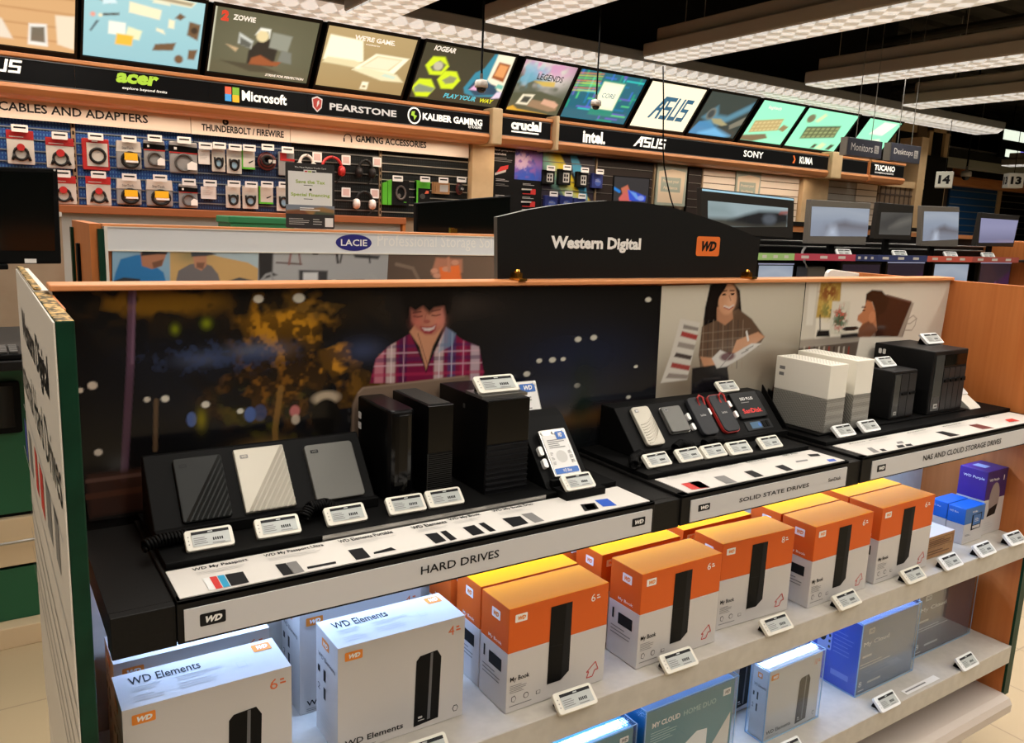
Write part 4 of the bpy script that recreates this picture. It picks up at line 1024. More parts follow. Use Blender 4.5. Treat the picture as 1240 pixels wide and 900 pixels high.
# ------------------------------------------------------------------ cartons on the two shelves
def carton_frames(x0, x1, y0, y1, z0, z1):
    return Fr((x0, y0, z0)), Fr((x0, y1, z0), (0, -1, 0)), Fr((x0, y0, z1), (1, 0, 0), (0, 1, 0))   # front, left side, top
BOXK = mat('print_drive_black', (10, 10, 11), .5, spec=.15)
BOXK2 = mat('print_drive_grey', (30, 30, 32), .5, spec=.15)
def icon_row(mb, f, u, v, h):
    for k, t in enumerate((disc(0, 0, .5, .6, 5), disc(0, 0, .5, .5, 12), [(-.4, -.5), (.4, -.5), (.4, .1), (-.4, .1)])):
        c = u + k * h * 2.3
        pts = [(c + a * h, v + b * h) for a, b in t]
        mb.poly(f, pts, INK, .0006); mb.poly(f, [(c + a * h * .8, v + b * h * .8) for a, b in t], CARTON_W, .0009)
    return
def orange_box(label, x0, x1, y0, cap, full=True, depth=.087, rz=0.0, top=.19):
    y1 = y0 + depth; z0 = SH1 + .0012; z1 = SH1 + top
    r = thing('drive_carton', label, 'carton', ((x0 + x1) / 2, y0, z0), group='orange and white drive cartons')
    W, H, D = x1 - x0, z1 - z0, y1 - y0; zo = z0 + H * .575
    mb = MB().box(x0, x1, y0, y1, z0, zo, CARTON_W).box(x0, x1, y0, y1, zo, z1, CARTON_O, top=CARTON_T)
    f, l, t = carton_frames(x0, x1, y0, y1, z0, z1)
    wdlogo(mb, f, W * .055, H * .86, W * .17, H * .935, INKW, INKO)
    wdlogo(mb, l, D * .4, H * .83, D * .7, H * .92, INKW, INKO)
    mb.text(l, 'My Book', D * .3, H * .605, D * .78, H * .645, INKW, .0006, bold=.01)
    mb.quad(l, D * .34, H * .36, D * .8, H * .48, INK).quad(l, D * .14, H * .39, D * .2, H * .5, INK); mb.lines(l, D * .12, H * .22, D * .8, H * .33, 3, INKG, fill=.3)
    # pictured drive
    mb.poly(f, [(W * .395, H * .155), (W * .53, H * .155), (W * .615, H * .225), (W * .615, H * .915), (W * .40, H * .915)], BOXK, .0006)
    mb.poly(f, [(W * .535, H * .16), (W * .613, H * .228), (W * .613, H * .91), (W * .55, H * .91)], BOXK2, .0009)
    mb.poly(f, [(W * .395, H * .53), (W * .395, H * .525), (W * .53, H * .515), (W * .53, H * .52)], BOXK2, .001)
    if full:
        mb.text(f, cap, W * .81, H * .855, W * .855, H * .93, INKW, .0006); mb.lines(f, W * .87, H * .87, W * .91, H * .92, 2, INKW, .0006, .5)
        mb.text(f, 'My Book', W * .03, H * .285, W * .215, H * .345, INK, .0006, bold=.015)
        mb.lines(f, W * .03, H * .18, W * .2, H * .265, 5, INKG, fill=.3)
        icon_row(mb, f, W * .07, H * .125, .011); mb.lines(f, W * .03, H * .05, W * .36, H * .07, 1, INKG, fill=.4)
        pts = [(.83, .07), (.9, .07), (.9, .14), (.94, .14), (.87, .24), (.80, .14), (.83, .14)]
        a = .5
        P2 = [(W * .865 + (x - .865) * W * .9 + (y - .15) * H * .35, H * .15 + (y - .15) * H * .85) for x, y in pts]
        for (ax, ay), (bx, by) in zip(P2, P2[1:] + P2[:1]):
            dx, dy = bx - ax, by - ay; L = math.hypot(dx, dy); nx, ny = -dy / L * .0009, dx / L * .0009
            mb.poly(f, [(ax - nx, ay - ny), (bx - nx, by - ny), (bx + nx, by + ny), (ax + nx, ay + ny)], INKR, .0007)
    # shadow line along the glued top flap, painted on
    mb.quad(t, W * .01, D * .985, W * .99, D * .995, mat('flap_shadow_line', (196, 116, 20), .5), .0003)
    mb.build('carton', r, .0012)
    r.rotation_euler = (0, 0, rz)
    return r
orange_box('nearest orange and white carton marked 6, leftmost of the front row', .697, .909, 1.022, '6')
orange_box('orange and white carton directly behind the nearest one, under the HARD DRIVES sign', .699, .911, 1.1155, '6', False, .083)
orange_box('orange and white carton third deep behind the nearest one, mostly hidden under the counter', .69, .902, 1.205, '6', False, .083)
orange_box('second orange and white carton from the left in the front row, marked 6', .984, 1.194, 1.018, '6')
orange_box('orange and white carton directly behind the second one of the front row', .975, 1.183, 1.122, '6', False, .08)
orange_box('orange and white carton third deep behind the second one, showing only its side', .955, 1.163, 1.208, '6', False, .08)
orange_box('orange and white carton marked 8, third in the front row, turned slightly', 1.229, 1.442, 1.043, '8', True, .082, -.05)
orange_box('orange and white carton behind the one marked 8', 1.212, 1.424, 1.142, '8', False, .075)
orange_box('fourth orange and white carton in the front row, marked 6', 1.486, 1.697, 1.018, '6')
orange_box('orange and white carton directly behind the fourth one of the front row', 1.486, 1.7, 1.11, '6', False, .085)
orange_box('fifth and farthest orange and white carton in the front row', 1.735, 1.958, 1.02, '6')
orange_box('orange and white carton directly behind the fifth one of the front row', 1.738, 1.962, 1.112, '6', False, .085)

def elements_box(label, x0, x1, y0, y1, z0, z1, cap, full=True, name='drive_carton', grp='white drive cartons'):
    r = thing(name, label, 'carton', ((x0 + x1) / 2, y0, z0), group=grp)
    W, H, D = x1 - x0, z1 - z0, y1 - y0
    mb = MB().box(x0, x1, y0, y1, z0, z1, CARTON_W)
    f, l, t = carton_frames(x0, x1, y0, y1, z0, z1)
    wdlogo(mb, f, W * .05, H * .865, W * .18, H * .945, INKO, INKW); wdlogo(mb, t, W * .84, D * .66, W * .96, D * .9, INKO, INKW); wdlogo(mb, l, D * .3, H * .86, D * .62, H * .94, INKO, INKW)
    mb.text(t, 'WD Elements', W * .08, D * .62, W * .5, D * .84, INK, .0006, bold=.01)
    for k, (a, b, c, d) in enumerate(((.08, .4, .26, .56), (.08, .12, .26, .32), (.34, .4, .62, .56), (.34, .16, .62, .36))): mb.lines(t, W * a, D * b, W * c, D * d, 3, INKL, .0006, .35, seed=k)
    mb.quad(t, W * .7, D * .32, W * .76, D * .5, INKL).quad(t, W * .705, D * .34, W * .755, D * .48, CARTON_W, .0008)
    mb.text(l, 'WD Elements', D * .12, H * .73, D * .9, H * .77, INK, .0006)
    for k in range(2):
        mb.text(l, str(k + 1), D * .1, H * (.58 - .17 * k), D * .2, H * (.64 - .17 * k), INK, .0006); mb.quad(l, D * .36, H * (.54 - .17 * k), D * .46, H * (.65 - .17 * k), INK)
    mb.lines(l, D * .1, H * .08, D * .8, H * .26, 6, INKL, .0006, .3)
    mb.text(f, cap, W * .86, H * .84, W * .91, H * .93, mat('capacity_orange', (222, 112, 62), .5), .0006); mb.lines(f, W * .925, H * .865, W * .965, H * .925, 2, mat('capacity_orange', (222, 112, 62)), .0006, .5)
    mb.text(f, 'WD Elements', W * .05, H * .07, W * .5, H * .125, INK, .0006, bold=.015)
    mb.lines(f, W * .05, H * .015, W * .3, H * .05, 2, INKG, .0006, .3)
    mb.poly(f, [(W * .585, H * .04), (W * .79, H * .06), (W * .805, H * .66), (W * .77, H * .735), (W * .63, H * .72), (W * .6, H * .68)], BOXK, .0006)
    mb.poly(f, [(W * .695, H * .075), (W * .72, H * .078), (W * .735, H * .725), (W * .715, H * .725)], mat('print_drive_glint', (96, 96, 100), .3), .0009)
    mb.lines(f, W * .62, H * .08, W * .7, H * .1, 1, INKL, .001, .4); mb.poly(f, rrect(W * .62, H * .11, W * .655, H * .13, .001, 2), INKL, .001)
    mb.poly(f, disc(W * .935, H * .095, W * .026, H * .036, 6), INK, .0006).poly(f, disc(W * .935, H * .095, W * .02, H * .028, 6), CARTON_W, .0009)
    mb.build('carton', r, .0012)
    return r
ZS = SH1 + .0012
elements_box('white WD Elements carton marked 6 at the left end of the upper shelf', .122, .342, 1.047, 1.137, ZS, SH1 + .18, '6')
elements_box('white WD Elements carton behind the one marked 6, below the black counter corner', .1285, .348, 1.17, 1.26, ZS, SH1 + .18, '6')
elements_box('white WD Elements carton marked 4, second from the left on the upper shelf', .416, .634, 1.058, 1.15, ZS, SH1 + .18, '4')
elements_box('white WD Elements carton half hidden behind the one marked 4', .402, .62, 1.188, 1.278, ZS, SH1 + .18, '4')
# brown carton
r = thing('brown_carton', 'plain brown carton lying between the last orange carton and the blue boxes', 'carton', (2.05, 1.045, ZS))
mb = MB().box(1.985, 2.118, 1.04, 1.20, ZS, ZS + .06, KRAFT, top=mat('pale_carton_top', (214, 206, 198), .5))
f = Fr((1.985, 1.04, ZS))
BRN = mat('printing_ink_brown', (104, 66, 36), .6)
for q in ((.008, .03, .125, .0315), (.008, .0515, .125, .053), (.008, .03, .0095, .053), (.1235, .03, .125, .053)): mb.quad(f, *q, BRN)
mb.lines(f, .014, .034, .12, .049, 3, BRN, .0006, .55); mb.lines(f, .01, .008, .12, .022, 2, BRN, .0006, .4)
mb.build('carton', r, .0012)
# small blue boxes
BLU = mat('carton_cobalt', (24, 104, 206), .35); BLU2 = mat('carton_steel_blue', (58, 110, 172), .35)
def blue_box(label, x0, x1, y0, y1, h):
    r = thing('drive_box', label, 'box', ((x0 + x1) / 2, y0, ZS), group='small blue drive boxes')
    z0, z1 = ZS, ZS + h; W, H, D = x1 - x0, h, y1 - y0
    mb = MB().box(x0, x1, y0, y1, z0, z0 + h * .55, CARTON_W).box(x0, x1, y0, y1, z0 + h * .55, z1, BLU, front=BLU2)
    f, l, t = carton_frames(x0, x1, y0, y1, z0, z1)
    mb.text(f, 'WD Blue', W * .34, H * .84, W * .6, H * .89, INKW, .0006, bold=.01); mb.text(l, 'WD Blue', D * .1, H * .84, D * .6, H * .89, INKW, .0006)
    mb.poly(f, [(W * .36, H * .34), (W * .84, H * .36), (W * .84, H * .8), (W * .36, H * .78)], INK, .0006); mb.poly(f, [(W * .42, H * .48), (W * .8, H * .48), (W * .8, H * .77), (W * .42, H * .77)], BLU2, .0009)
    mb.poly(f, [(W * .42, H * .38), (W * .8, H * .38), (W * .8, H * .46), (W * .42, H * .46)], CARTON_W, .0009); mb.lines(f, W * .5, H * .56, W * .72, H * .68, 3, INKW, .0012, .3)
    mb.lines(f, W * .1, H * .2, W * .4, H * .26, 2, INKG); mb.lines(f, W * .1, H * .06, W * .7, H * .14, 2, INKL)
    mb.build('carton', r, .001)
blue_box('small blue drive box before the purple box, front one of the pair', 2.186, 2.288, 1.052, 1.1, .1)
blue_box('small blue drive box mostly hidden behind its twin, beside the purple box', 2.19, 2.292, 1.1035, 1.15, .1)
# purple box
r = thing('purple_drive_box', 'purple and white drive box standing at the right end of the upper shelf', 'box', (2.36, 1.1, ZS))
x0, x1, y0, y1 = 2.292, 2.408, 1.062, 1.14; h = .185; z1 = ZS + h
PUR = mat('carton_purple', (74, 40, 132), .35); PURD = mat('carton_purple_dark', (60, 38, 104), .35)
x0, x1 = 2.2985, 2.4085
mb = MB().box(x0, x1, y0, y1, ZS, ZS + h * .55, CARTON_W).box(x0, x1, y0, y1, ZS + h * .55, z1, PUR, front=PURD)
f, l, t = carton_frames(x0, x1, y0, y1, ZS, z1); W, H, D = x1 - x0, h, y1 - y0
mb.quad(t, W * .3, D * .35, W * .6, D * .8, mat('tape_pale_blue', (170, 190, 230), .3))
mb.text(f, 'WD Purple', W * .1, H * .83, W * .58, H * .88, INKW, .0006, bold=.01); mb.text(l, 'WD Purple', D * .15, H * .85, D * .9, H * .9, INKW, .0006, bold=.01); mb.text(f, '1', W * .8, H * .82, W * .84, H * .9, INKW, .0006)
mb.poly(f, disc(W * .46, H * .55, W * .25, H * .26, 18), mat('print_photo_grey', (150, 136, 132), .4), .0006); mb.poly(f, [(W * .2, H * .28), (W * .6, H * .3), (W * .66, H * .46), (W * .26, H * .4)], INK, .0009)
mb.lines(f, W * .08, H * .05, W * .6, H * .2, 4, INKL)
mb.build('carton', r, .0012)

# ------------------------------------------------------------------ lower shelf: cartons in clear security cases
Z2 = SH2 + .0012
def case(label, x0, x1, y0, y1, z0, z1, t=.0035):
    r = thing('security_case', label, 'security case', ((x0 + x1) / 2, y0, z0), group='clear security cases on the lower shelf')
    mb = MB()
    for q in ((x0, x1, y0, y0 + t, z0, z1), (x0, x1, y1 - t, y1, z0, z1), (x0, x0 + t, y0 + t, y1 - t, z0, z1), (x1 - t, x1, y0 + t, y1 - t, z0, z1), (x0 + t, x1 - t, y0 + t, y1 - t, z1 - t, z1)): mb.box(*q, ACRYL)
    mb.build('clear_walls', r)
    e = .0016; mb = MB()
    for x in (x0, x1 - e):
        for y in (y0, y1 - e): mb.box(x, x + e, y, y + e, z0, z1 + e, EDGE)
    for z in (z0, z1):
        for y in (y0, y1 - e): mb.box(x0 + e, x1 - e, y, y + e, z, z + e, EDGE)
        for x in (x0, x1 - e): mb.box(x, x + e, y0 + e, y1 - e, z, z + e, EDGE)
    mb.build('bright_edges', r)
    return r
TEAL = mat('carton_teal', (64, 128, 140), .4); TEALT = mat('carton_cyan_top', (40, 168, 204), .35)
def cloud_box(label, x0, x1, y0, y1, z0, z1, main, top, kind, side=None):
    r = thing('network_drive_carton', label, 'carton', ((x0 + x1) / 2, y0, z0), group='network drive cartons on the lower shelf')
    mb = MB().box(x0, x1, y0, y1, z0, z1, main, top=top, left=side or top)
    f, l, t = carton_frames(x0, x1, y0, y1, z0, z1); W, H, D = x1 - x0, z1 - z0, y1 - y0
    if kind == 'duo':
        mb.text(f, 'MY CLOUD', W * .07, H * .8, W * .37, H * .86, INKW, .0006, bold=.03); mb.text(f, 'HOME DUO', W * .41, H * .8, W * .78, H * .86, mat('printing_ink_mint', (170, 206, 208), .5), .0006)
        wdlogo(mb, f, W * .86, H * .84, W * .95, H * .92, INKW, INKG)
        mb.lines(f, W * .06, H * .62, W * .36, H * .76, 5, mat('printing_ink_mint', (170, 206, 208)), fill=.25)
        mb.poly(f, [(W * .35, 0), (W * .35, H * .4), (W * .58, H * .56), (W * .7, H * .54), (W * .7, 0)], INKW, .0006); mb.poly(f, [(W * .72, 0), (W * .72, H * .24), (W * .97, H * .62), (W * .97, 0)], mat('print_photo_cream', (226, 218, 208), .5), .0006)
    elif kind == 'home':
        wdlogo(mb, f, W * .86, H * .84, W * .95, H * .92, INKW, INKG); mb.text(f, 'MY CLOUD', W * .07, H * .8, W * .4, H * .86, INKW, .0006, bold=.03); mb.text(f, 'HOME', W * .44, H * .8, W * .66, H * .86, mat('printing_ink_mint', (170, 206, 208)), .0006)
        mb.poly(f, [(W * .4, 0), (W * .4, H * .4), (W * .6, H * .56), (W * .72, H * .54), (W * .72, 0)], INKW, .0006)
    else:
        wdlogo(mb, f, W * .12, H * .84, W * .22, H * .92, INKL, main); mb.text(f, 'My Cloud', W * .06, H * .66, W * .5, H * .74, INKW, .0006)
        mb.lines(f, W * .06, H * .5, W * .3, H * .56, 1, INKL, fill=.5); mb.lines(f, W * .04, H * .36, W * .6, H * .44, 2, INKL, fill=.3)
        mb.text(f, '8', W * .05, H * .1, W * .1, H * .18, INKW, .0006); mb.lines(f, W * .2, H * .1, W * .55, H * .15, 1, INKL, fill=.6); mb.lines(f, W * .05, H * .03, W * .2, H * .06, 1, INKL)
        mb.prism(l, rrect(D * .18, H * .45, D * .46, H * .8, .004, 3), 0, .0006, mat('print_device_blue', (150, 160, 214), .4))
        for k in range(4): mb.poly(l, rrect(D * .4, H * (.48 + .08 * k), D * .44, H * (.52 + .08 * k), .001, 2), INK, .001)
        mb.poly(l, disc(D * .28, H * .63, D * .07, H * .08, 14), BLK2, .001); mb.lines(l, D * .5, H * .45, D * .9, H * .8, 6, mat('printing_ink_periwinkle', (110, 124, 200), .5), fill=.2); mb.poly(l, rrect(D * .5, H * .14, D * .85, H * .22, .001, 2), mat('printing_ink_periwinkle', (110, 124, 200)), .0006)
    mb.build('carton', r, .0012)
cloud_box('teal network drive carton cut by the bottom edge on the lower shelf', .775, 1.026, 1.055, 1.11, Z2 + .0004, .532, TEAL, TEALT, 'home')
case('clear security case around the teal carton cut by the bottom edge', .77, 1.031, 1.05, 1.115, Z2, .5385)
cloud_box('teal MY CLOUD HOME DUO carton on the lower shelf', 1.045, 1.30, 1.042, 1.13, Z2 + .0004, .562, TEAL, mat('carton_azure_top', (36, 120, 184), .35), 'duo')
case('clear security case around the MY CLOUD HOME DUO carton', 1.04, 1.305, 1.037, 1.135, Z2, .568)
elements_box('white WD Elements carton in a clear case at the middle of the lower shelf', 1.422, 1.612, 1.05, 1.092, Z2 + .0004, .533, '10', grp='cased white carton')
case('clear security case around the white carton', 1.417, 1.617, 1.045, 1.097, Z2, .539)
elements_box('white WD Elements carton in shade behind the teal and the cased white cartons', 1.335, 1.54, 1.16, 1.245, Z2 + .0004, .56, '8', grp='shaded white carton')
BL1 = mat('carton_dark_blue', (34, 56, 128), .35); BL2 = mat('carton_royal_blue', (28, 66, 176), .35); BLF = mat('carton_slate_front', (104, 116, 136), .25)
cloud_box('blue My Cloud carton with a reflective front on the lower shelf', 1.773, 2.019, 1.055, 1.20, Z2 + .0004, .553, BLF, mat('carton_bright_blue_top', (60, 130, 232), .35), 'blue', BL2)
case('clear security case around the blue My Cloud carton', 1.768, 2.024, 1.05, 1.205, Z2, .559)
cloud_box('dark slate My Cloud carton at the right end of the lower shelf', 2.078, 2.37, 1.088, 1.22, Z2 + .0004, .553, mat('carton_slate_dark', (88, 82, 92), .25), BL1, 'blue', BL1)
case('clear security case around the dark slate My Cloud carton', 2.073, 2.376, 1.083, 1.225, Z2, .559)
# ------------------------------------------------------------------ second gondola behind (LaCie)
LY = 3.4
LF = wallY(LY)
L = thing('display_gondola', 'second shop gondola behind, with a silver LaCie header strip and photo panels', 'shelving', (1.6, LY + .2, 0))
lx0, lx1 = .425, 2.9
MB().box(lx0, lx1, LY + .012, LY + .05, .1, 1.418, WOOD).build('back_panel', L)
MB().box(lx0 - .01, lx1, LY - .004, LY + .06, 1.4185, 1.43, WOODX).build('top_rail', L, .002)
SILV = mat('silver_header_strip', (224, 226, 228), .35, .1)
mb = MB().box(lx0 + .006, lx1, LY - .002, LY + .01, 1.333, 1.4165, SILV).box(lx0, lx1, LY - .006, LY + .012, 1.4167, 1.4205, IVORYW).box(lx0, lx1, LY - .006, LY + .012, 1.3285, 1.3328, IVORYW)
hs_ = mb.build('header_strip', L)
F2 = wallY(LY - .0025)
mb = MB(); c = F2.px(428.5, 294); rx = F2.px(450, 294)[0] - c[0]; ry = c[1] - F2.px(428.5, 304)[1]
mb.poly(F2, disc(c[0], c[1], rx * 1.0, ry, 28), mat('logo_navy', (34, 34, 120), .4), .0006); mb.text(F2, 'LACIE', c[0] - rx * .72, c[1] - ry * .4, c[0] + rx * .74, c[1] + ry * .4, INKW, .0012, bold=.015)
a = F2.px(457, 303); b = F2.px(603, 288)
mb.text(F2, 'Professional Storage Solutions', a[0], a[1] + .001, F2.px(628, 300)[0], b[1] + .004, INKW, .0006, bold=.0)
mb.build('lettering', L)
MB().box(lx0 - .004, lx0 + .006, LY - .012, LY + .01, .2, 1.42, IVORYW).build('white_edge', L)
MB().box(lx0 - .026, lx0 - .005, LY - .012, LY + .012, .2, 1.41, GREENV).build('edge_trim', L)
MB().box(lx0 - .05, lx0 - .006, LY + .014, LY + .62, .1, 1.428, WOOD).build('end_panel', L)
MB().box(lx0 - .062, lx0 - .0505, LY + .35, LY + .40, .1, 1.34, BLK2).box(lx0 - .062, lx0 - .0505, LY + .56, LY + .60, .1, 1.40, GREENV).build('end_slot', L)
MB().box(lx0, lx1, LY + .051, LY + .6, .1, .2, SHELFW).box(lx0, lx1, LY - .35, LY + .011, .1, .2, SHELFW).box(lx0 + .02, lx1 - .02, LY - .3, LY + .55, 0, .0995, SHELFW).build('base_deck', L)
MB().box(lx0, lx1, LY - .33, LY + .0115, .98, 1.0, BLACK).build('counter_shelf', L)
def lposter(label, quad, nx, ny, bg, paint):
    a = pxart(F2, quad, nx, ny, bg); paint(a)
    q = [F2.px(*p) for p in quad]; c = F2.P(sum(p[0] for p in q) / 4, min(p[1] for p in q))
    mb = MB().prism(F2, q, -.013, -.0008, BLACK); mb.art(a, PAPER, 0)
    r = mb.build('photo_print'); tag(r, label, 'poster', 'photo panels under the LaCie strip')
def two(a):
    a.grad(140, 300, 140, 345, (120, 160, 190), 0, .6)
    a.p([(206, 300), (315, 303), (315, 345), (206, 345)], (172, 190, 196), 1); a.p([(206, 305), (240, 304), (270, 312), (300, 318), (314, 326), (314, 345), (206, 345)], (204, 164, 104), 1); a.g(230, 310, 20, 10, (140, 130, 90), .8)
    a.p([(140, 330), (146, 314), (164, 309), (176, 308), (190, 324), (198, 330), (202, 346), (136, 346)], (34, 116, 176), 1); a.p([(138, 340), (150, 336), (170, 338), (168, 346), (138, 346)], (40, 44, 48), 1)
    a.p([(170, 306), (176, 303), (202, 305), (200, 312), (196, 322), (184, 326), (172, 322)], (176, 118, 88), 1); a.p([(172, 303), (203, 305), (202, 308), (190, 308), (171, 310)], (28, 30, 34), 1); a.p([(184, 318), (198, 314), (196, 322), (186, 325)], (100, 64, 46), .8)
    a.p([(212, 345), (216, 328), (230, 320), (244, 318), (256, 322), (264, 332), (268, 346)], (112, 106, 106), 1)
    a.p([(233, 308), (250, 308), (250, 322), (244, 328), (236, 324)], (186, 130, 100), 1); a.p([(231, 305), (250, 304), (262, 308), (250, 310), (232, 311)], (64, 68, 74), 1); a.p([(238, 318), (248, 318), (246, 326), (238, 324)], (84, 56, 44), .7)
    a.p([(270, 342), (290, 336), (308, 340), (308, 346), (270, 346)], (70, 72, 76), 1)
lposter('photograph of a person in blue and a person in grey, both in caps', [(136, 420), (309, 420), (313, 305.5), (136, 303.5)], 170, 110, (142, 178, 202), two)
def studio(a):
    a.grad(315, 304, 470, 345, (150, 150, 150), 0, .8)
    a.p([(313, 305), (331, 306), (330, 330), (336, 333), (313, 340)], (36, 34, 34), 1); a.l([(335, 318), (365, 320)], 2, (90, 70, 66)); a.l([(352, 308), (350, 320)], 2.5, (140, 90, 84)); a.l([(362, 306), (364, 320)], 2, (120, 80, 74))
    a.l([(408, 308), (409, 318)], 3, (40, 38, 38)); a.l([(414, 308), (412, 318)], 2, (40, 38, 38)); a.p([(428, 308), (460, 310), (458, 314), (430, 312)], (40, 40, 42), 1); a.l([(447, 310), (448, 318)], 2, (40, 40, 42)); a.e(382, 307, 4, 2, (40, 40, 42))
    a.p([(362, 327), (397, 328), (396, 346), (362, 346)], (52, 52, 54), 1); a.p([(367, 330), (385, 330), (385, 346), (367, 346)], (206, 206, 206), 1)
    a.l([(312, 345), (322, 333), (328, 331), (333, 346)], 3, (150, 150, 150)); a.l([(440, 346), (444, 334), (450, 332), (462, 346)], 3, (160, 160, 160)); a.l([(336, 342), (440, 340)], 3, (48, 48, 50)); a.e(404, 341, 5, 2, (220, 220, 220))
lposter('black and white photograph of a studio floor with a laptop and chairs', [(309, 420), (464, 420), (470.5, 308.2), (313, 305.5)], 110, 90, (172, 172, 172), studio)
def hand(a):
    a.grad(475, 320, 600, 340, (120, 96, 78), 0, .8); a.l([(480, 320), (500, 325), (510, 345)], 4, (150, 128, 110), .5)
    a.p([(528, 312), (560, 314), (560, 330), (550, 332), (530, 338), (522, 332)], (176, 116, 90), 1); a.p([(532, 324), (556, 321), (560, 346), (534, 346)], (234, 112, 44), 1)
    for x, y in ((526, 328), (529, 334), (540, 326), (551, 318)): a.e(x, y, 4.5, 3, (206, 146, 118), 1, .4)
    a.l([(543, 313), (544, 328)], 4, (190, 128, 100))
lposter('photograph of a hand holding a small orange drive', [(464, 420), (596, 420), (602, 310.8), (470.5, 308.2)], 90, 90, (84, 66, 54), hand)
MB_ = MB().box(2.17, 2.9, LY - .003, LY + .0115, 1.0, 1.32, mat('print_dark_grey', (60, 56, 52), .5)); tag(MB_.build('photo_print'), 'dark photo panel at the right end, behind the Western Digital header', 'poster', 'photo panels under the LaCie strip')

# sale card on top of it
S1 = wallY(LY + .02)
a = S1.px(345, 197); b = S1.px(406, 277)
r = thing('sign_card', 'upright black and white Save the Tax card in a stand on the LaCie gondola', 'sign', ((a[0] + b[0]) / 2, LY + .03, 1.4305))
x0, x1, z0, z1 = a[0] + .002, S1.px(405, 240)[0], 1.4335, S1.px(375, 198)[1]
W, H = x1 - x0, z1 - z0
cf = Fr((x0, LY + .02, z0))
CGR = mat('card_charcoal', (54, 52, 52), .4); LIME = mat('printing_ink_lime', (156, 184, 52), .5)
ar = Art(cf, 0, H * .22, W, H * .36, 40, 24, (120, 128, 140))
ar.puv([(0, H * .2), (W, H * .2), (W, H * .3), (W * .75, H * .34), (W * .4, H * .30), (0, H * .27)], (150, 112, 66)); ar.puv([(0, H * .2), (W * .5, H * .2), (W * .35, H * .29), (0, H * .26)], (116, 70, 44)); ar.puv([(W * .55, H * .2), (W, H * .2), (W, H * .25), (W * .6, H * .27)], (70, 80, 60))
mb = MB().prism(cf, rrect(0, 0, W, H, .006, 3), -.003, 0, CGR)
mb.quad(cf, W * .05, H * .36, W * .95, H * .87, WHITE, .0006); mb.art(ar, PAPER, .0008)
mb.text(cf, 'The New Payboo Credit Card', W * .18, H * .915, W * .82, H * .945, INKW, .0006)
mb.quad(cf, W * .36, H * .85, W * .62, H * .9, WHITE, .0009).quad(cf, W * .38, H * .865, W * .44, H * .885, INKR, .0012).quad(cf, W * .45, H * .865, W * .52, H * .885, LIME, .0012).quad(cf, W * .53, H * .865, W * .6, H * .885, INK, .0012)
mb.text(cf, 'Save the Tax', W * .2, H * .69, W * .8, H * .745, LIME, .001, bold=.02); mb.lines(cf, W * .36, H * .655, W * .64, H * .672, 1, INK, .001); mb.poly(cf, disc(W * .5, H * .6, W * .025, None, 10), INK, .001)
mb.text(cf, 'Special Financing', W * .1, H * .48, W * .9, H * .545, LIME, .001, bold=.02); mb.lines(cf, W * .36, H * .445, W * .64, H * .462, 1, INK, .001)
mb.lines(cf, W * .28, H * .27, W * .72, H * .33, 2, INKW, .0012, .4); mb.lines(cf, W * .06, H * .05, W * .5, H * .16, 4, INKL, .0006, .25); mb.lines(cf, W * .55, H * .05, W * .75, H * .16, 3, INKL, .0006, .25)
mb.quad(cf, W * .8, H * .03, W * .97, H * .17, WHITE, .0006)
mb.build('card', r)
MB().box(x0 + W * .2, x1 - W * .2, LY, LY + .058, 1.4303, 1.433, ACRYL).build('stand_foot', r)
tag(MB().box(1.9, 1.935, LY + .012, LY + .03, 1.4303, 1.452, BRASS).box(1.905, 1.93, LY + .03, LY + .04, 1.4303, 1.4555, BRASS).build('brass_clip'), 'small brass clip on the LaCie gondola rail below the dark wide screen', 'clip')

# wide dark screen on the far side
MY = 3.92
r = thing('monitor', 'wide dark switched-off screen standing behind the LaCie gondola', 'monitor', (2.3, MY, 1.2))
MF = wallY(MY)
q = [MF.px(*p) for p in ((504, 281), (618, 287), (619, 237), (504, 246))]
mb = MB().prism(MF, q, -.035, 0, BLK2); mb.build('casing', r, .004)
mb = MB(); cu = sum(p[0] for p in q) / 4; cv = sum(p[1] for p in q) / 4
mb.poly(MF, [(cu + (a - cu) * .975, cv + (b - cv) * .93) for a, b in q], mat('dead_screen', (6, 9, 8), .12), .0008); mb.build('screen', r)
MB().box(2.2, 2.34, MY + .005, MY + .03, .9, 1.4, BLK2).box(2.05, 2.5, MY - .08, MY + .15, .885, .9, BLK2).build('stand', r)
t_ = thing('display_table', 'wood counter on the far side of the LaCie gondola carrying the dark screen', 'counter', (1.8, 4.2, 0))
MB().box(.5, 2.95, 4.01, 4.5, .85, .885, WOODX).build('top', t_); MB().box(.55, 2.9, 4.05, 4.45, 0, .85, BLACK).build('base', t_)
u0 = wallY(4.15)
a = u0.px(277, 273); b = u0.px(347, 264)
r = thing('green_box', 'long green carton lid peeking over the LaCie gondola beside the sale card', 'box', (a[0] + .15, 4.15, 1.2))
MB().box(a[0], b[0] + .05, 4.15, 4.4, b[1] - .035, b[1], mat('lid_green', (40, 128, 80), .5)).build('lid', r, .006); MB().box(a[0] + .01, b[0] + .04, 4.155, 4.395, .8855, b[1] - .036, mat('lid_green', (40, 128, 80))).build('body', r)

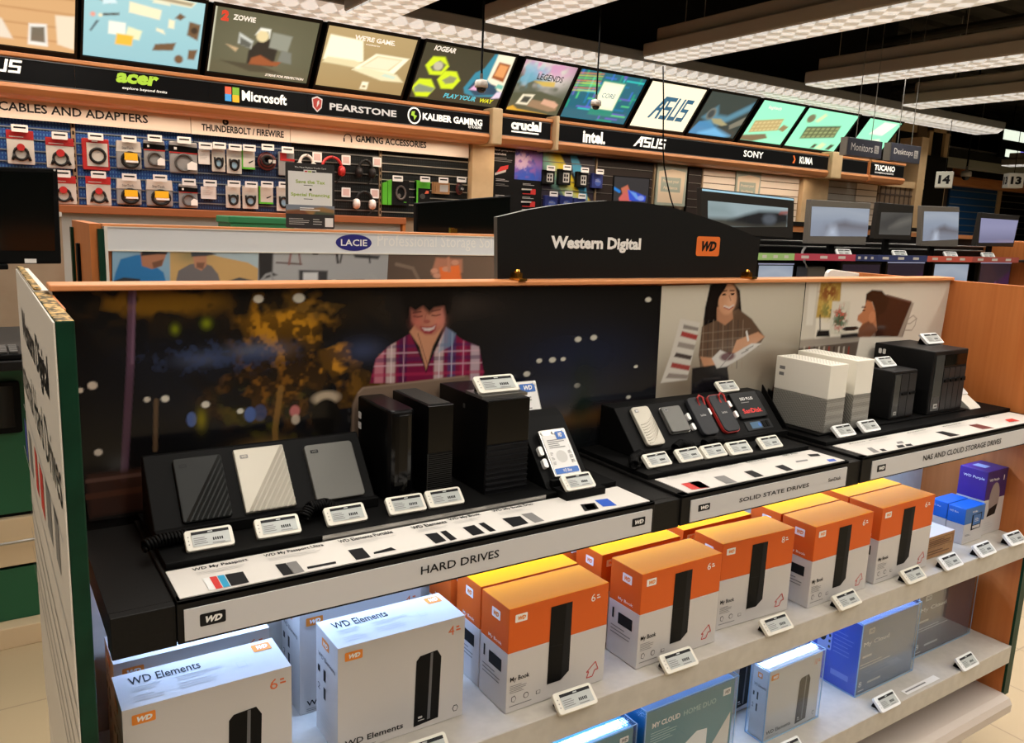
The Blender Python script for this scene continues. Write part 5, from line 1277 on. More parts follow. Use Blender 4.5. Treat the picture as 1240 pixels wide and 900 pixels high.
# ------------------------------------------------------------------ workstation at the left
GRN = mat('cabinet_green', (16, 84, 54), .42); BEI = mat('beige_laminate', (206, 184, 150), .45)
CYY = 3.1
c = thing('workstation_cabinet', 'green cabinet with a beige drawer and base at the far left, under a keyboard', 'cabinet', (-.3, CYY + .25, 0))
MB().box(-1.3, .36, CYY, CYY + .5, .458, 1.0, GRN).box(-1.3, .36, CYY, CYY + .5, .075, .262, GRN).build('body', c, .002)
d = MB().box(-1.3, .36, CYY - .012, CYY + .5, .275, .444, BEI).build('drawer', c, .003)
MB().tube([(-.02, CYY - .012, .37), (-.02, CYY - .045, .37), (.3, CYY - .045, .375), (.3, CYY - .012, .375)], .005, STEEL, 8).build('handle', d)
MB().box(-1.3, .36, CYY + .01, CYY + .5, .264, .273, BLK2).box(-1.3, .36, CYY + .01, CYY + .5, .446, .456, BLK2).build('gap', c)
MB().box(-1.3, .36, CYY - .06, CYY + .5, 0, .074, BEI).build('base', c, .003)
MB().box(-1.3, .36, CYY - .3, CYY + .5, 1.001, 1.03, BLACK).build('worktop', c, .003)
mb = MB(); f = wallY(CYY - .001); a = f.px(-8, 525); b = f.px(23, 461)
mb.prism(f, rrect(a[0] - .2, a[1], b[0], b[1], .008, 3), -.01, .02, BLK2); mb.poly(f, rrect(a[0] - .2, a[1] + .02, b[0] - .02, b[1] - .012, .003, 2), GLOSS, .0206); mb.build('card_reader', c)
k = thing('keyboard', 'black keyboard on the green cabinet worktop, cut by the left edge', 'keyboard', (-.1, 2.9, 1.03))
MB().box(-.38, .11, 2.82, 2.99, 1.0302, 1.048, BLK2).build('base', k, .004)
mb = MB()
for i in range(17):
    for j in range(5): mb.box(-.37 + i * .028, -.347 + i * .028, 2.83 + j * .03, 2.853 + j * .03, 1.048, 1.056, GREYS)
mb.build('keys', k, .002)
DM = wallY(2.62)
r = thing('monitor', 'black switched-off monitor cut by the left edge of the picture', 'monitor', (-.05, 2.62, 1.03))
q = [DM.px(*p) for p in ((-90, 320), (74.5, 319.5), (69.5, 204), (-90, 199))]
MB().prism(DM, q, -.03, 0, BLK2).build('casing', r, .004)
mb = MB(); cu, cv = sum(p[0] for p in q) / 4, sum(p[1] for p in q) / 4
mb.poly(DM, [(q[0][0] + .012, q[0][1] + .036), (q[1][0] - .014, q[1][1] + .036), (q[2][0] - .012, q[2][1] - .012), (q[3][0] + .012, q[3][1] - .012)], mat('dead_screen', (6, 9, 8)), .0008); mb.build('screen', r)
mb = MB(); a = DM.px(30, 318.5); b = DM.px(44, 313.5); mb.quad(DM, a[0], a[1], b[0], b[1], WHITE, .001); mb.poly(DM, disc(DM.px(66, 206)[0], DM.px(66, 206)[1], .003), INKL, .001); mb.build('stickers', r)
MB().box(-.1, -.02, 2.65, 2.68, 1.04, 1.4, BLK2).box(-.18, .01, 2.6, 2.78, 1.0302, 1.04, BLK2).build('stand', r, .003)
MB().box(DM.px(-90, 326)[0], DM.px(10, 326)[0], 2.60, 2.64, DM.px(5, 326)[1], DM.px(5, 319.6)[1], BLK2).build('speaker_bar', r, .003)
p = thing('partition', 'beige partition behind the left workstation', 'partition', (-.5, 4.3, 0))
MB().box(-2.5, .36, 4.3, 4.36, 0, wallY(4.3).px(80, 262.5)[1], PLASTER).build('panel', p); MB().box(-2.5, .362, 4.29, 4.37, wallY(4.3).px(80, 262.5)[1], wallY(4.3).px(80, 262.5)[1] + .02, IVORYW).build('cap', p)

# ------------------------------------------------------------------ monitor gondola at the right
RY_ = 3.3
g = thing('monitor_gondola', 'black shop gondola with wood end carrying two rows of monitors', 'shelving', (5.4, RY_ + .2, 0))
gx0, gx1 = 3.05, 7.12
MB().box(gx0, gx1, RY_ + .30, RY_ + .34, 0, 1.50, BLACK).build('back_panel', g)
MB().box(gx0, gx1, RY_ - .12, RY_ + .30, 1.335, 1.352, BLACK).build('shelf', g); MB().box(gx0, gx1, RY_ - .14, RY_ + .30, .93, .95, BLACK).build('shelf', g); MB().box(gx0, gx1, RY_ - .1, RY_ + .3, 0, .1, BLACK).build('base', g)
MB().box(gx1, gx1 + .03, RY_ - .18, RY_ + .45, 0, 1.50, WOOD).build('end_panel', g, .01)
MB().box(gx0, gx1, RY_ + .286, RY_ + .345, 1.5, 1.53, WOODX).build('top_rail', g)
mb = MB()
for z in (1.44, 1.405): mb.tube([(gx0, RY_ + .27, z), (gx1, RY_ + .27, z)], .006, STEEL, 6)
mb.build('rails', g)
EF = wallY(RY_ - .1205)
def em(x, y): return EF.px(x, y)
edges = [(918, 962, (150, 190, 120)), (962, 1036, (176, 62, 84)), (1036, 1062, (40, 50, 96)), (1062, 1123, (44, 56, 104)), (1123, 1178, (190, 84, 70)), (1178, 1234, (160, 76, 68))]
for k, (xa, xb, cc) in enumerate(edges):
    a = em(xa, 311); b = em(xb, 311)
    mb = MB().box(a[0], b[0] - .002, RY_ - .123, RY_ - .1203, 1.333, 1.374, mat('shelf_strip_print_' + 'abcdef'[k], cc, .5))
    ff = wallY(RY_ - .1232)
    for j in range(3): mb.quad(ff, a[0] + (b[0] - a[0]) * (.1 + .3 * j), 1.345, a[0] + (b[0] - a[0]) * (.22 + .3 * j), 1.362, INKL)
    mb.build('price_rail', g)
def screen_art(fr, q, kind):
    us = [p[0] for p in q]; vs = [p[1] for p in q]
    a = Art(fr, min(us), min(vs), max(us), max(vs), 48, 34, (150, 160, 178)).warp(q)
    U0, V0 = us[0], vs[0]; W = max(us) - min(us); H = max(vs) - min(vs)
    P = lambda *t: [(min(us) + W * x, min(vs) + H * y) for x, y in t]
    if kind == 'hills':
        a.puv(P((0, .55), (1, .5), (1, 1), (0, 1)), (164, 174, 190), .8, 8); a.puv(P((0, .75), (.5, .85), (1, .7), (1, .8), (.5, .95), (0, .85)), (196, 202, 210), .6, 5)
        a.puv(P((.28, .3), (.45, .48), (.58, .55), (.7, .48), (.85, .44), (1, .42), (1, .28)), (104, 98, 104), .9, 2); a.puv(P((.25, .32), (1, .36), (1, 0), (.2, 0)), (124, 120, 126), .5, 4); a.puv(P((.3, .0), (.34, .3), (.42, .3), (.46, 0)), (216, 226, 244), .8, 3)
        a.puv(P((0, 0), (.3, 0), (.28, .3), (0, .3)), (150, 154, 168), .6, 4)
    elif kind == 'car':
        a.C[:] = lin((168, 186, 190)); a.puv(P((0, 0), (1, 0), (1, .42), (0, .36)), (72, 70, 62), 1, 1); a.puv(P((.25, .28), (.45, .55), (.62, .72), (.85, .74), (1, .68), (1, .3), (.6, .12)), (22, 24, 28), 1, 1)
        a.puv([(min(us) + W * (.76 + .09 * math.cos(t / 10 * 2 * math.pi)), min(vs) + H * (.42 + .22 * math.sin(t / 10 * 2 * math.pi))) for t in range(10)], (90, 96, 104), 1, 1); a.puv(P((.88, .66), (1, .7), (1, .78), (.9, .74)), (170, 70, 50), 1); a.puv(P((0, .5), (.3, .5), (.2, .85), (0, .9)), (120, 140, 138), .6, 3)
    elif kind == 'dark':
        a.C[:] = lin((86, 84, 80)); a.puv(P((.3, .2), (.55, .55), (1, .75), (1, 1), (.5, .9), (0, .6), (0, .2)), (70, 68, 66), 1, 3); a.puv(P((.3, .3), (.6, .65), (1, .85), (1, .6), (.6, .4)), (120, 116, 108), .8, 3)
    elif kind == 'haze':
        a.C[:] = lin((150, 150, 186)); a.puv(P((0, 0), (1, 0), (1, .4), (0, .3)), (120, 118, 146), .9, 5); a.puv(P((0, .5), (1, .55), (1, .85), (0, .8)), (168, 166, 200), .7, 6)
    elif kind == 'bike':
        a.C[:] = lin((46, 36, 46)); a.puv(P((.4, .3), (.7, .6), (1, .8), (1, .3), (.6, .1)), (60, 28, 66), 1, 2); a.puv(P((.35, .25), (.55, .5), (.6, .4), (.42, .2)), (150, 80, 150), .9, 2); a.puv(P((.1, .1), (.3, .2), (.3, .35), (.1, .28)), (190, 170, 190), .9, 2)
    return a
def monitor(label, q_px, inner, kind, Y, tilt=0.0, neck=True, foot=1.352, grp='lit monitors on the right gondola', bez=None):
    fr = wallY(Y); q = [fr.px(*p) for p in q_px]
    cx = sum(p[0] for p in q) / 4; zb = min(p[1] for p in q)
    r = thing('monitor', label, 'monitor', (cx, Y, foot), group=grp)
    MB().prism(fr, q, -.035, 0, bez or mat('monitor_bezel', (44, 42, 40), .4)).build('casing', r, .003)
    qi = [fr.px(*p) for p in inner]
    mb = MB(); mb.art(screen_art(fr, qi, kind), SCREEN, .001); mb.build('screen', r)
    if neck:
        MB().box(cx - .03, cx + .03, Y + .04, Y + .06, foot, zb + .1, BLK2).box(cx - .12, cx + .12, Y - .02, Y + .16, foot + .0003, foot + .012, BLK2).build('stand', r, .002)
    else: MB().box(cx - .05, cx + .05, Y + .0355, RY_ + .299, zb + .1, zb + .2, BLK2).build('wall_bracket', r)
    return r, fr, q
BZG = mat('monitor_grey_bezel', (108, 104, 98), .4)
r, fr, q = monitor('wide monitor showing a black sports car, leftmost of the lit monitors', [(849, 281), (960, 289), (962, 240), (849, 227)], [(857, 275), (953, 275), (954, 252), (857, 243)], 'car', RY_ + .02)
mb = MB()
mb.poly(fr, [fr.px(*p) for p in ((850, 231), (961, 243), (961, 240.8), (850, 228.6))], mat('blue_light_bar', (150, 190, 214), .3, emit=.5), .001); mb.build('light_bar', r)
monitor('large monitor showing hazy hills, second of the lit monitors', [(977, 295), (1048, 297), (1055, 246), (982, 241.5)], [(981, 286), (1050, 286.5), (1053, 253), (983, 250)], 'hills', RY_ + .02, bez=BZG)
monitor('smaller monitor with a dim dark picture, third of the lit monitors', [(1058, 289), (1103, 291), (1107, 249), (1064.5, 245)], [(1064, 284), (1102, 285), (1105, 258), (1067, 257)], 'dark', RY_ + .02)
monitor('grey-framed monitor showing hazy hills, fourth of the lit monitors', [(1114.5, 298), (1160, 299), (1162, 251), (1117, 249)], [(1117, 292), (1160, 290), (1161, 257), (1119, 256)], 'hills', RY_ + .02, bez=BZG)
monitor('monitor with a hazy lilac picture, rightmost of the upper row', [(1181, 298), (1227, 299), (1235, 261.5), (1189, 257.5)], [(1185, 294), (1227, 294), (1233, 267), (1188, 264)], 'haze', RY_ + .02)
gl2 = 'monitors on the lower shelf of the right gondola'
LB = RY_ + .06
def lowmon(label, x0, x1, y0, kind, bar=False):
    ZB = .98
    fr = wallY(LB)
    a = fr.px(x0, y0); b = fr.px(x1, y0 + .5)
    q = [(a[0], ZB), (b[0], ZB), (b[0], a[1]), (a[0], a[1])]
    r = thing('monitor', label, 'monitor', ((a[0] + b[0]) / 2, LB, .95), group=gl2)
    MB().prism(fr, q, -.035, 0, mat('monitor_bezel', (44, 42, 40))).build('casing', r, .003)
    e = .018; qi = [(a[0] + e, ZB + .03), (b[0] - e, ZB + .03), (b[0] - e, a[1] - e), (a[0] + e, a[1] - e)]
    mb = MB(); mb.art(screen_art(fr, qi, kind), SCREEN, .001); mb.build('screen', r)
    if bar: MB().quad(fr, a[0] + .01, a[1] - .012, b[0] - .01, a[1] - .004, mat('pale_light_bar', (170, 176, 210), .3, emit=.5), .0012).build('light_bar', r)
    MB().box((a[0] + b[0]) / 2 - .1, (a[0] + b[0]) / 2 + .1, LB - .03, LB + .14, .9502, .979, BLK2).build('stand', r)
lowmon('lower shelf monitor showing a pale picture right beside the Western Digital header', 917, 963, 318, 'hills', True)
lowmon('lower shelf monitor behind the white curved board', 1019, 1068, 317, 'bike')
lowmon('lower shelf monitor with a dark purple picture, under the third upper monitor', 1074, 1121, 316.5, 'bike', True)
lowmon('lower shelf monitor showing hazy hills', 1131, 1175, 317, 'hills')
lowmon('lower shelf monitor showing a purple bike, rightmost', 1187, 1226, 317, 'bike', True)
for k, (x, y, lb) in enumerate(((1024, 308, 'white price tag on the monitor shelf under the second monitor'), (1092, 308, 'white price tag on the monitor shelf under the third monitor'), (1154, 309, 'white price tag on the monitor shelf under the fourth monitor'), (1200, 306, 'white price tag on the monitor shelf under the rightmost monitor'))):
    p = onY(x, y, RY_ - .09)
    o = dup(TAGS['bigw']); o.location = (p.x, RY_ - .09, 1.3522); o.rotation_euler = (0, 0, -.5); tag(o, lb, 'price tag', 'price tags on the monitor shelf')
    o.scale = (1.25, 1.6, 1.9)
tag(MB().tube([onY(975, 300, RY_ + .1), onY(972, 304, RY_), onY(971, 309, RY_ - .03), onY(974, 316, RY_ - .13), onY(977, 324, RY_ - .1)], .008, mat('grey_cable', (110, 108, 106), .5), 8).build('power_cable', None, smooth=True), 'grey power cable looping down under the large hills monitor', 'cable')
p0 = onY(970, 331, RY_); p1 = onY(986, 322, RY_)
tag(MB().box(p0.x, p1.x + .05, RY_ - .05, RY_ + .04, .9502, p1.z, mat('adapter_grey', (84, 82, 80), .5)).build('power_adapter', None, .01), 'grey power adapter block below the looping cable', 'power adapter')
# white curved board on the far side of the front gondola
BF = wallY(1.6)
r = thing('curved_white_board', 'white round-cornered board standing on the far side of the front gondola', 'board', (2.4, 1.61, .7))
pts = [BF.px(*p) for p in ((1001, 350), (1086, 350), (1084, 337), (1010, 326.5), (1006, 327), (1003, 330), (1001.5, 335))]
MB().prism(BF, pts, -.012, 0, mat('board_white', (226, 222, 212), .5)).build('board', r, .002)
MB().box(2.3, 2.4, 1.60, 1.63, .7005, BF.px(1040, 350)[1], STEEL).build('post', r)
# ------------------------------------------------------------------ back wall: soffit, fascia, lit adverts, slat panels
FY = 5.9
FF = wallY(FY)
SOFW = WOODX
zt_, zb_ = FF.px(300, 104)[1], FF.px(300, 130)[1]
zwb = 1.5 + .1065 * FY
PIL = speckle('beige_column_laminate', (214, 184, 142), (206, 176, 134), .5, (10, 10, 10), 2)
def soffit(label, xa, xb):
    r = thing('wood_soffit', label, 'soffit', ((xa + xb) / 2, FY, zwb))
    prof = [(FY + .295, zwb - .01), (FY + .295, zt_ + .03), (FY - .008, zt_ + .03), (FY - .008, zt_ + .006), (FY + .012, zt_ + .0), (FY + .012, zb_ - .0), (FY - .012, zb_ - .006), (FY - .02, zb_ - .03), (FY + .0, zwb + .0), (FY + .03, zwb - .012)]
    MB().prism(Fr((xa, 0, 0), (0, 1, 0), (0, 0, 1)), prof, 0, xb - xa, SOFW).build('beam', r, .004)
    return r
def fx(x, y=140): return FF.px(x, y)[0]
r1 = soffit('long curved wood soffit carrying the black logo band from ASUS to KALIBER GAMING', -3.9, FF.px(592, 150)[0])
r2 = soffit('short wood soffit carrying the Crucial logo', FF.px(606, 150)[0], FF.px(669, 160)[0])
r3 = soffit('long wood soffit carrying the intel, ASUS, SONY and KUMA logos', FF.px(674, 165)[0], FF.px(1003, 195)[0])
r4 = soffit('wood soffit segment with a blank black panel near the hanging Monitors sign', FF.px(1017, 195)[0], FF.px(1052, 200)[0])
r5 = soffit('last wood soffit segment carrying the TUCANO logo', FF.px(1055, 200)[0], FF.px(1096, 205)[0])
for nm, xa, xb in (('left', FF.px(593, 150)[0], FF.px(605, 150)[0]), ('mid', FF.px(669.5, 160)[0], FF.px(673.5, 160)[0]), ('right', FF.px(1004, 190)[0], FF.px(1016, 195)[0])):
    o = MB().box(xa, xb, FY - .05, 6.195, zwb - .02, zt_ + .06, PIL).build('soffit_bracket', None, .01)
    tag(o, {'left': 'curved beige bracket between the KALIBER GAMING and Crucial soffits', 'mid': 'thin beige bracket between the Crucial and intel soffits', 'right': 'beige bracket right of the KUMA logo'}[nm], 'bracket')
for xa, xb in ((-1.0, 3.5), (3.66, 4.2), (4.3, 8.0)):
    lamp('soffit_lamp', ((xa + xb) / 2, 5.955, zwb - .016), xb - xa, .04, SOFFIT_POWER * (xb - xa), SOFFIT_COLOUR, rot=(math.radians(0), 0, 0), spread=170)
BAND = mat('fascia_black', (17, 17, 18), .35)
EDG = mat('fascia_silver_edge', (150, 148, 146), .35, .7)
LGW = mat('logo_white_lit', (250, 246, 236), .4, emit=.55)
def band(label, x0, y0, x1, y1, draw):
    """black panel between two picture columns"""
    a, b = FF.px(x0, y0)[0], FF.px(x1, y1)[0]
    r = thing('logo_panel', label, 'sign', ((a + b) / 2, FY, zb_), group='black logo panels on the wood soffit')
    MB().box(a + .0008, b - .0008, FY + .0, FY + .0115, zb_ + .004, zt_ - .006, BAND).build('panel', r)
    MB().box(a, b, FY - .004, FY + .0115, zt_ - .0055, zt_ - .001, EDG).box(a, b, FY - .004, FY + .0115, zb_ - .001, zb_ + .0035, EDG).build('edging', r)
    if draw:
        for dr in (draw if isinstance(draw, tuple) else (draw,)):
            mb = MB(); dr(mb); mb.build('lettering', r)
def bt(mb, t, x0, y0, x1, y1, m, bold=.02, shear=0.0):
    a = FF.px(x0, y0); b = FF.px(x1, y1); mb.text(FF, t, a[0], a[1], b[0], b[1], m, .002, bold=bold, shear=shear)
ORW = LGW
GRNL = mat('logo_lime_lit', (160, 196, 60), .4, emit=.5)
def asus(mb, x0, y0, x1, y1, m, fr=FF, d=.002):
    a = fr.px(x0, y0); b = fr.px(x1, y1); w = b[0] - a[0]; h = b[1] - a[1]
    P = lambda *t: [(a[0] + w * (x + .05 * y), a[1] + h * y) for x, y in t]
    mb.poly(fr, P((0, 0), (.06, 0), (.22, .82), (.22, 1), (.17, 1)), m, d); mb.poly(fr, P((.22, 1), (.22, .8), (.32, .8), (.34, 1)), m, d); mb.poly(fr, P((.1, .36), (.13, .5), (.22, .5), (.22, .36)), m, d); mb.poly(fr, P((.2, 0), (.26, 0), (.26, .8), (.2, .8)), m, d)
    for o in (.3, .76):
        mb.poly(fr, P((o, .82), (o, 1), (o + .2, 1), (o + .2, .82)), m, d); mb.poly(fr, P((o, .42), (o, .82), (o + .05, .82), (o + .05, .42)), m, d); mb.poly(fr, P((o, .42), (o, .58), (o + .2, .58), (o + .2, .42)), m, d); mb.poly(fr, P((o + .15, .18), (o + .15, .42), (o + .2, .42), (o + .2, .18)), m, d); mb.poly(fr, P((o, 0), (o, .18), (o + .2, .18), (o + .2, 0)), m, d)
    mb.poly(fr, P((.53, .18), (.53, 1), (.58, 1), (.58, .18)), m, d); mb.poly(fr, P((.68, .18), (.68, 1), (.73, 1), (.73, .18)), m, d); mb.poly(fr, P((.53, 0), (.53, .18), (.73, .18), (.73, 0)), m, d)
band('black panel with the white ASUS logo cut by the left edge', -70, 60, 90, 80, lambda mb: asus(mb, -48, 81, 26, 73.5, LGW))
def acer(mb):
    bt(mb, 'acer', 139.5, 99.4, 193, 93.4, GRNL, .05, .25); bt(mb, 'explore beyond limits', 147.6, 108.5, 202.6, 110.5, LGW, .01, .2)
band('black panel with the green acer logo', 90, 80, 253, 100, acer)
def msft(mb):
    for k, (x0, y0, x1, y1, c) in enumerate(((272.5, 113.5, 280, 105.5, (232, 100, 70)), (281.5, 115, 289.5, 106.5, (130, 176, 60)), (272.5, 122, 280, 114.5, (80, 160, 220)), (281.5, 123.5, 289.5, 115.8, (240, 180, 50)))):
        a = FF.px(x0, y0); b = FF.px(x1, y1); mb.quad(FF, a[0], a[1], b[0], b[1], mat('logo_square_' + 'abcd'[k], c, .4, emit=.5), .002)
    bt(mb, 'Microsoft', 293, 121.8, 347, 115.5, LGW, .03)
band('black panel with the four-colour square and white Microsoft name', 253, 100, 372, 114, msft)
def pear(mb):
    a = FF.px(384, 126); s = FF.px(392, 126)[0] - a[0]
    for m, k in ((mat('shield_pale', (216, 206, 200), .4, emit=.3), 1.0), (mat('shield_red', (176, 62, 52), .4, emit=.3), .8)):
        mb.poly(FF, [(a[0] + s * k * x * .9, a[1] + s * k * y) for x, y in ((0, -1.15), (.75, -.5), (.9, .75), (0, 1.1), (-.9, .75), (-.75, -.5))], m, .002 if k == 1 else .003)
    mb.poly(FF, [(a[0] + s * x, a[1] + s * y) for x, y in ((-.1, -.5), (.3, .1), (.25, .6), (0, .3))], mat('shield_pale', (216, 206, 200)), .004)
    bt(mb, 'PEARSTONE', 399, 133, 480, 134, mat('logo_grey_lit', (206, 202, 198), .4, emit=.35), .03)
band('black panel with the red shield and grey PEARSTONE name', 372, 114, 483, 127, pear)
def kali(mb):
    a = FF.px(501.5, 140); s = FF.px(509.5, 141)[0] - a[0]
    mb.poly(FF, disc(a[0], a[1], s, s * 1.12), LGW, .002).poly(FF, disc(a[0], a[1], s * .8, s * .92), BAND, .003).poly(FF, [(a[0] + s * x, a[1] + s * y) for x, y in ((-.4, .5), (.1, .6), (0, .1), (.4, 0), (0, -.6), (-.1, -.1), (-.5, 0))], GRNL, .004)
    bt(mb, 'KALIBER GAMING', 511.6, 145, 584, 145, LGW, .04); bt(mb, 'by IOGEAR', 567, 156, 583, 153, LGW, .01)
band('black panel with the round emblem and white KALIBER GAMING name', 483, 127, 593, 141, kali)
def cruc(mb):
    bt(mb, 'crucial', 618.6, 156.3, 655.5, 148.4, LGW, .05); a = FF.px(628, 150); b = FF.px(655, 147); 
    a = FF.px(619, 161.5); b = FF.px(652, 163.5); mb.quad(FF, a[0], b[1], b[0], b[1] + .012, LGW, .002)
band('small black panel with the white crucial logo', 609, 145, 667, 153, cruc)
def kuma(mb):
    bt(mb, 'KUMA', 967.7, 198, 984.5, 191.3, LGW, .03)
def intel(mb):
    a = FF.px(962.6, 193.3); s = .04; mb.poly(FF, [(a[0] - s, a[1] - s), (a[0] - s * .3, a[1]), (a[0] - s, a[1] + s), (a[0] - s * .4, a[1] + s), (a[0] + s * .2, a[1] + s * .1), (a[0] - s * .2, a[1] - s)], mat('logo_orange_lit', (230, 110, 50), .4, emit=.5), .002)
band('long black panel with the white intel, ASUS, SONY and KUMA logos', 674, 153, 1003, 196, (lambda mb: bt(mb, 'intel.', 705.3, 172.4, 733.4, 160.5, LGW, .04), lambda mb: asus(mb, 766.5, 176.8, 806.5, 169, LGW), lambda mb: bt(mb, 'SONY', 900, 189.7, 924.6, 184.5, LGW, .02), kuma, intel))
band('blank black panel left of the TUCANO logo', 1018, 193, 1051, 198, None)
def tuc(mb):
    bt(mb, 'TUCANO', 1058.5, 206, 1084, 202, LGW, .04); bt(mb, 'innovative accessories', 1059, 209.6, 1082, 209.6, LGW, .0)
band('short black panel with the white TUCANO logo, rightmost', 1056, 197, 1095, 204, tuc)

# ---- leaning lit adverts
LB0 = 1.5 + .153 * 6.0; LT0 = 1.5 + .2245 * 5.72
LBF = Fr((0, 6.0, LB0), (1, 0, 0), (0, -.28, LT0 - LB0)); LH = math.hypot(.28, LT0 - LB0)
def t4(t): return t
def litbox(label, quad, paint, nx=90, ny=54, bg=(60, 56, 44), post=None, last=False):
    """quad in picture points: bottom left, bottom right, top right, top left"""
    u0 = (LBF.px(*quad[0])[0] + LBF.px(*quad[3])[0]) / 2; u1 = (LBF.px(*quad[1])[0] + LBF.px(*quad[2])[0]) / 2
    r = thing('lit_advert', label, 'lit advert', LBF.P((u0 + u1) / 2, 0), group='lit adverts above the back wall')
    MB().prism(LBF, [(u0 - .014, -.03), (u1 + .014, -.03), (u1 + .014, LH + .04), (u0 - .014, LH + .04)], -.09, -.006, mat('advert_box_black', (16, 16, 16), .4)).build('casing', r)
    mb = MB(); e = .022
    for q in ((u0 - .015, -.035, u1 + .015, -.002), (u0 - .015, LH + .002, u1 + .015, LH + .045), (u0 - .015, -.002, u0 - .002, LH + .002), (u1 + .002, -.002, u1 + .015, LH + .002)):
        mb.prism(LBF, [(q[0], q[1]), (q[2], q[1]), (q[2], q[3]), (q[0], q[3])], -.006, .012, mat('advert_box_black', (16, 16, 16)))
    mb.build('frame', r)
    a = Art(LBF, u0, 0, u1, LH, nx, ny, bg); W = u1 - u0
    P = lambda *t: [(u0 + W * x, LH * y) for x, y in t]
    paint(a, P, u0, W)
    mb = MB().art(a, LIT, .001); mb.build('lit_panel', r)
    if post: post(None, u0, W, lambda t, x0, y0, x1, y1, m, bold=.02, shear=0.0: MB().text(LBF, t, u0 + W * x0, LH * y0, u0 + W * x1, LH * y1, m, .003, bold=bold, shear=shear).build('lettering', r))
    return r
def em_(n, c, e=.8): return mat(n, c, .4, emit=e)
LW = em_('lit_lettering_white', (255, 250, 236)); LD = mat('lit_lettering_dark', (40, 42, 40), .5); LBL = em_('lit_lettering_blue', (60, 110, 140), .7); LRD = em_('lit_lettering_red', (214, 70, 50)); LYL = em_('lit_lettering_yellow', (220, 226, 40)); LCY = em_('lit_lettering_cyan', (90, 200, 220))
def circ(a, P, cx, cy, r, col, asp=1.6, al=1):
    a.puv([P((cx + r * math.cos(t * math.pi / 8), cy + r * asp * math.sin(t * math.pi / 8)))[0] for t in range(16)], col, al)
def p1(a, P, u0, W):
    a.C[:] = lin((206, 160, 110))
    for k in range(5): a.puv(P((0, .1 + .2 * k), (1, .13 + .2 * k), (1, .15 + .2 * k), (0, .12 + .2 * k)), (176, 126, 80), .8)
    a.puv(P((.62, .05), (.78, .05), (.77, .36), (.63, .34)), (232, 226, 214)); a.puv(P((.64, .1), (.76, .1), (.755, .32), (.645, .3)), (110, 100, 84)); a.puv(P((.86, .1), (1, .05), (1, .52), (.84, .5)), (226, 208, 180)); a.puv(P((0, .1), (.5, .1), (.42, .35), (.3, .44), (0, .5)), (222, 206, 184)); a.puv(P((0, .72), (.68, .72), (.68, 1), (0, 1)), (224, 206, 176))
litbox('lit advert with a wooden desk picture, cut by the top left corner', [(-72, 46), (86, 62), (95, -3), (-60, -15)], p1, post=lambda mb, u0, W, T: T('ACCESSORIES', .1, .78, .58, .9, LD))
def p2(a, P, u0, W):
    a.C[:] = lin((158, 198, 200)); a.grad(170, 0, 170, 80, (118, 170, 182), 0, .5)
    BR = (110, 82, 56); CR = (236, 224, 186)
    a.puv(P((.02, .92), (.06, 1), (.28, 1), (.31, .88), (.24, .85), (.2, .78), (.14, .8), (.06, .83)), BR); a.puv(P((.15, .76), (.26, .8), (.24, .86), (.14, .82)), (210, 226, 226)); a.puv(P((.36, 1), (.42, .93), (.88, .9), (.92, .98), (.8, 1)), CR); a.puv(P((.42, .95), (.88, .92), (.9, .97), (.44, .99)), BR, .7); a.puv(P((.55, .89), (.7, .88), (.69, .91), (.56, .92)), CR)
    a.puv(P((.36, .7), (.62, .66), (.63, .8), (.36, .85)), CR); a.puv(P((.75, .72), (.8, .7), (.84, .76), (.79, .8)), BR); a.puv(P((.7, .57), (.75, .56), (.75, .68), (.7, .69)), CR); a.puv(P((.87, .5), (.97, .44), (.98, .68), (.88, .7)), BR); circ(a, P, .93, .58, .03, (60, 46, 34)); a.puv(P((.58, .2), (.76, .24), (.78, .36), (.6, .3)), BR); a.puv(P((.9, .14), (.96, .14), (.98, .3), (.9, .28)), BR); circ(a, P, .82, .12, .04, BR)
    a.puv(P((.2, .36), (.34, .36), (.34, .54), (.2, .54)), (236, 232, 214)); a.puv(P((.34, .34), (.46, .32), (.48, .46), (.36, .5)), (226, 224, 180)); a.puv(P((.26, .22), (.4, .22), (.41, .37), (.27, .38)), (236, 180, 60)); a.puv(P((.15, .6), (.28, .64), (.28, .67), (.15, .63)), (70, 60, 50)); a.puv(P((.06, .36), (.12, .52), (.1, .52), (.05, .37)), (60, 60, 66)); circ(a, P, .07, .6, .02, (226, 150, 130)); circ(a, P, .13, .6, .015, (236, 220, 180)); a.puv(P((.6, .5), (.68, .46), (.66, .52), (.6, .54)), CR)
litbox('lit advert with gadgets scattered on pale blue, second from the left', [(98, 65), (239, 83), (249, 3), (105, -17)], p2)
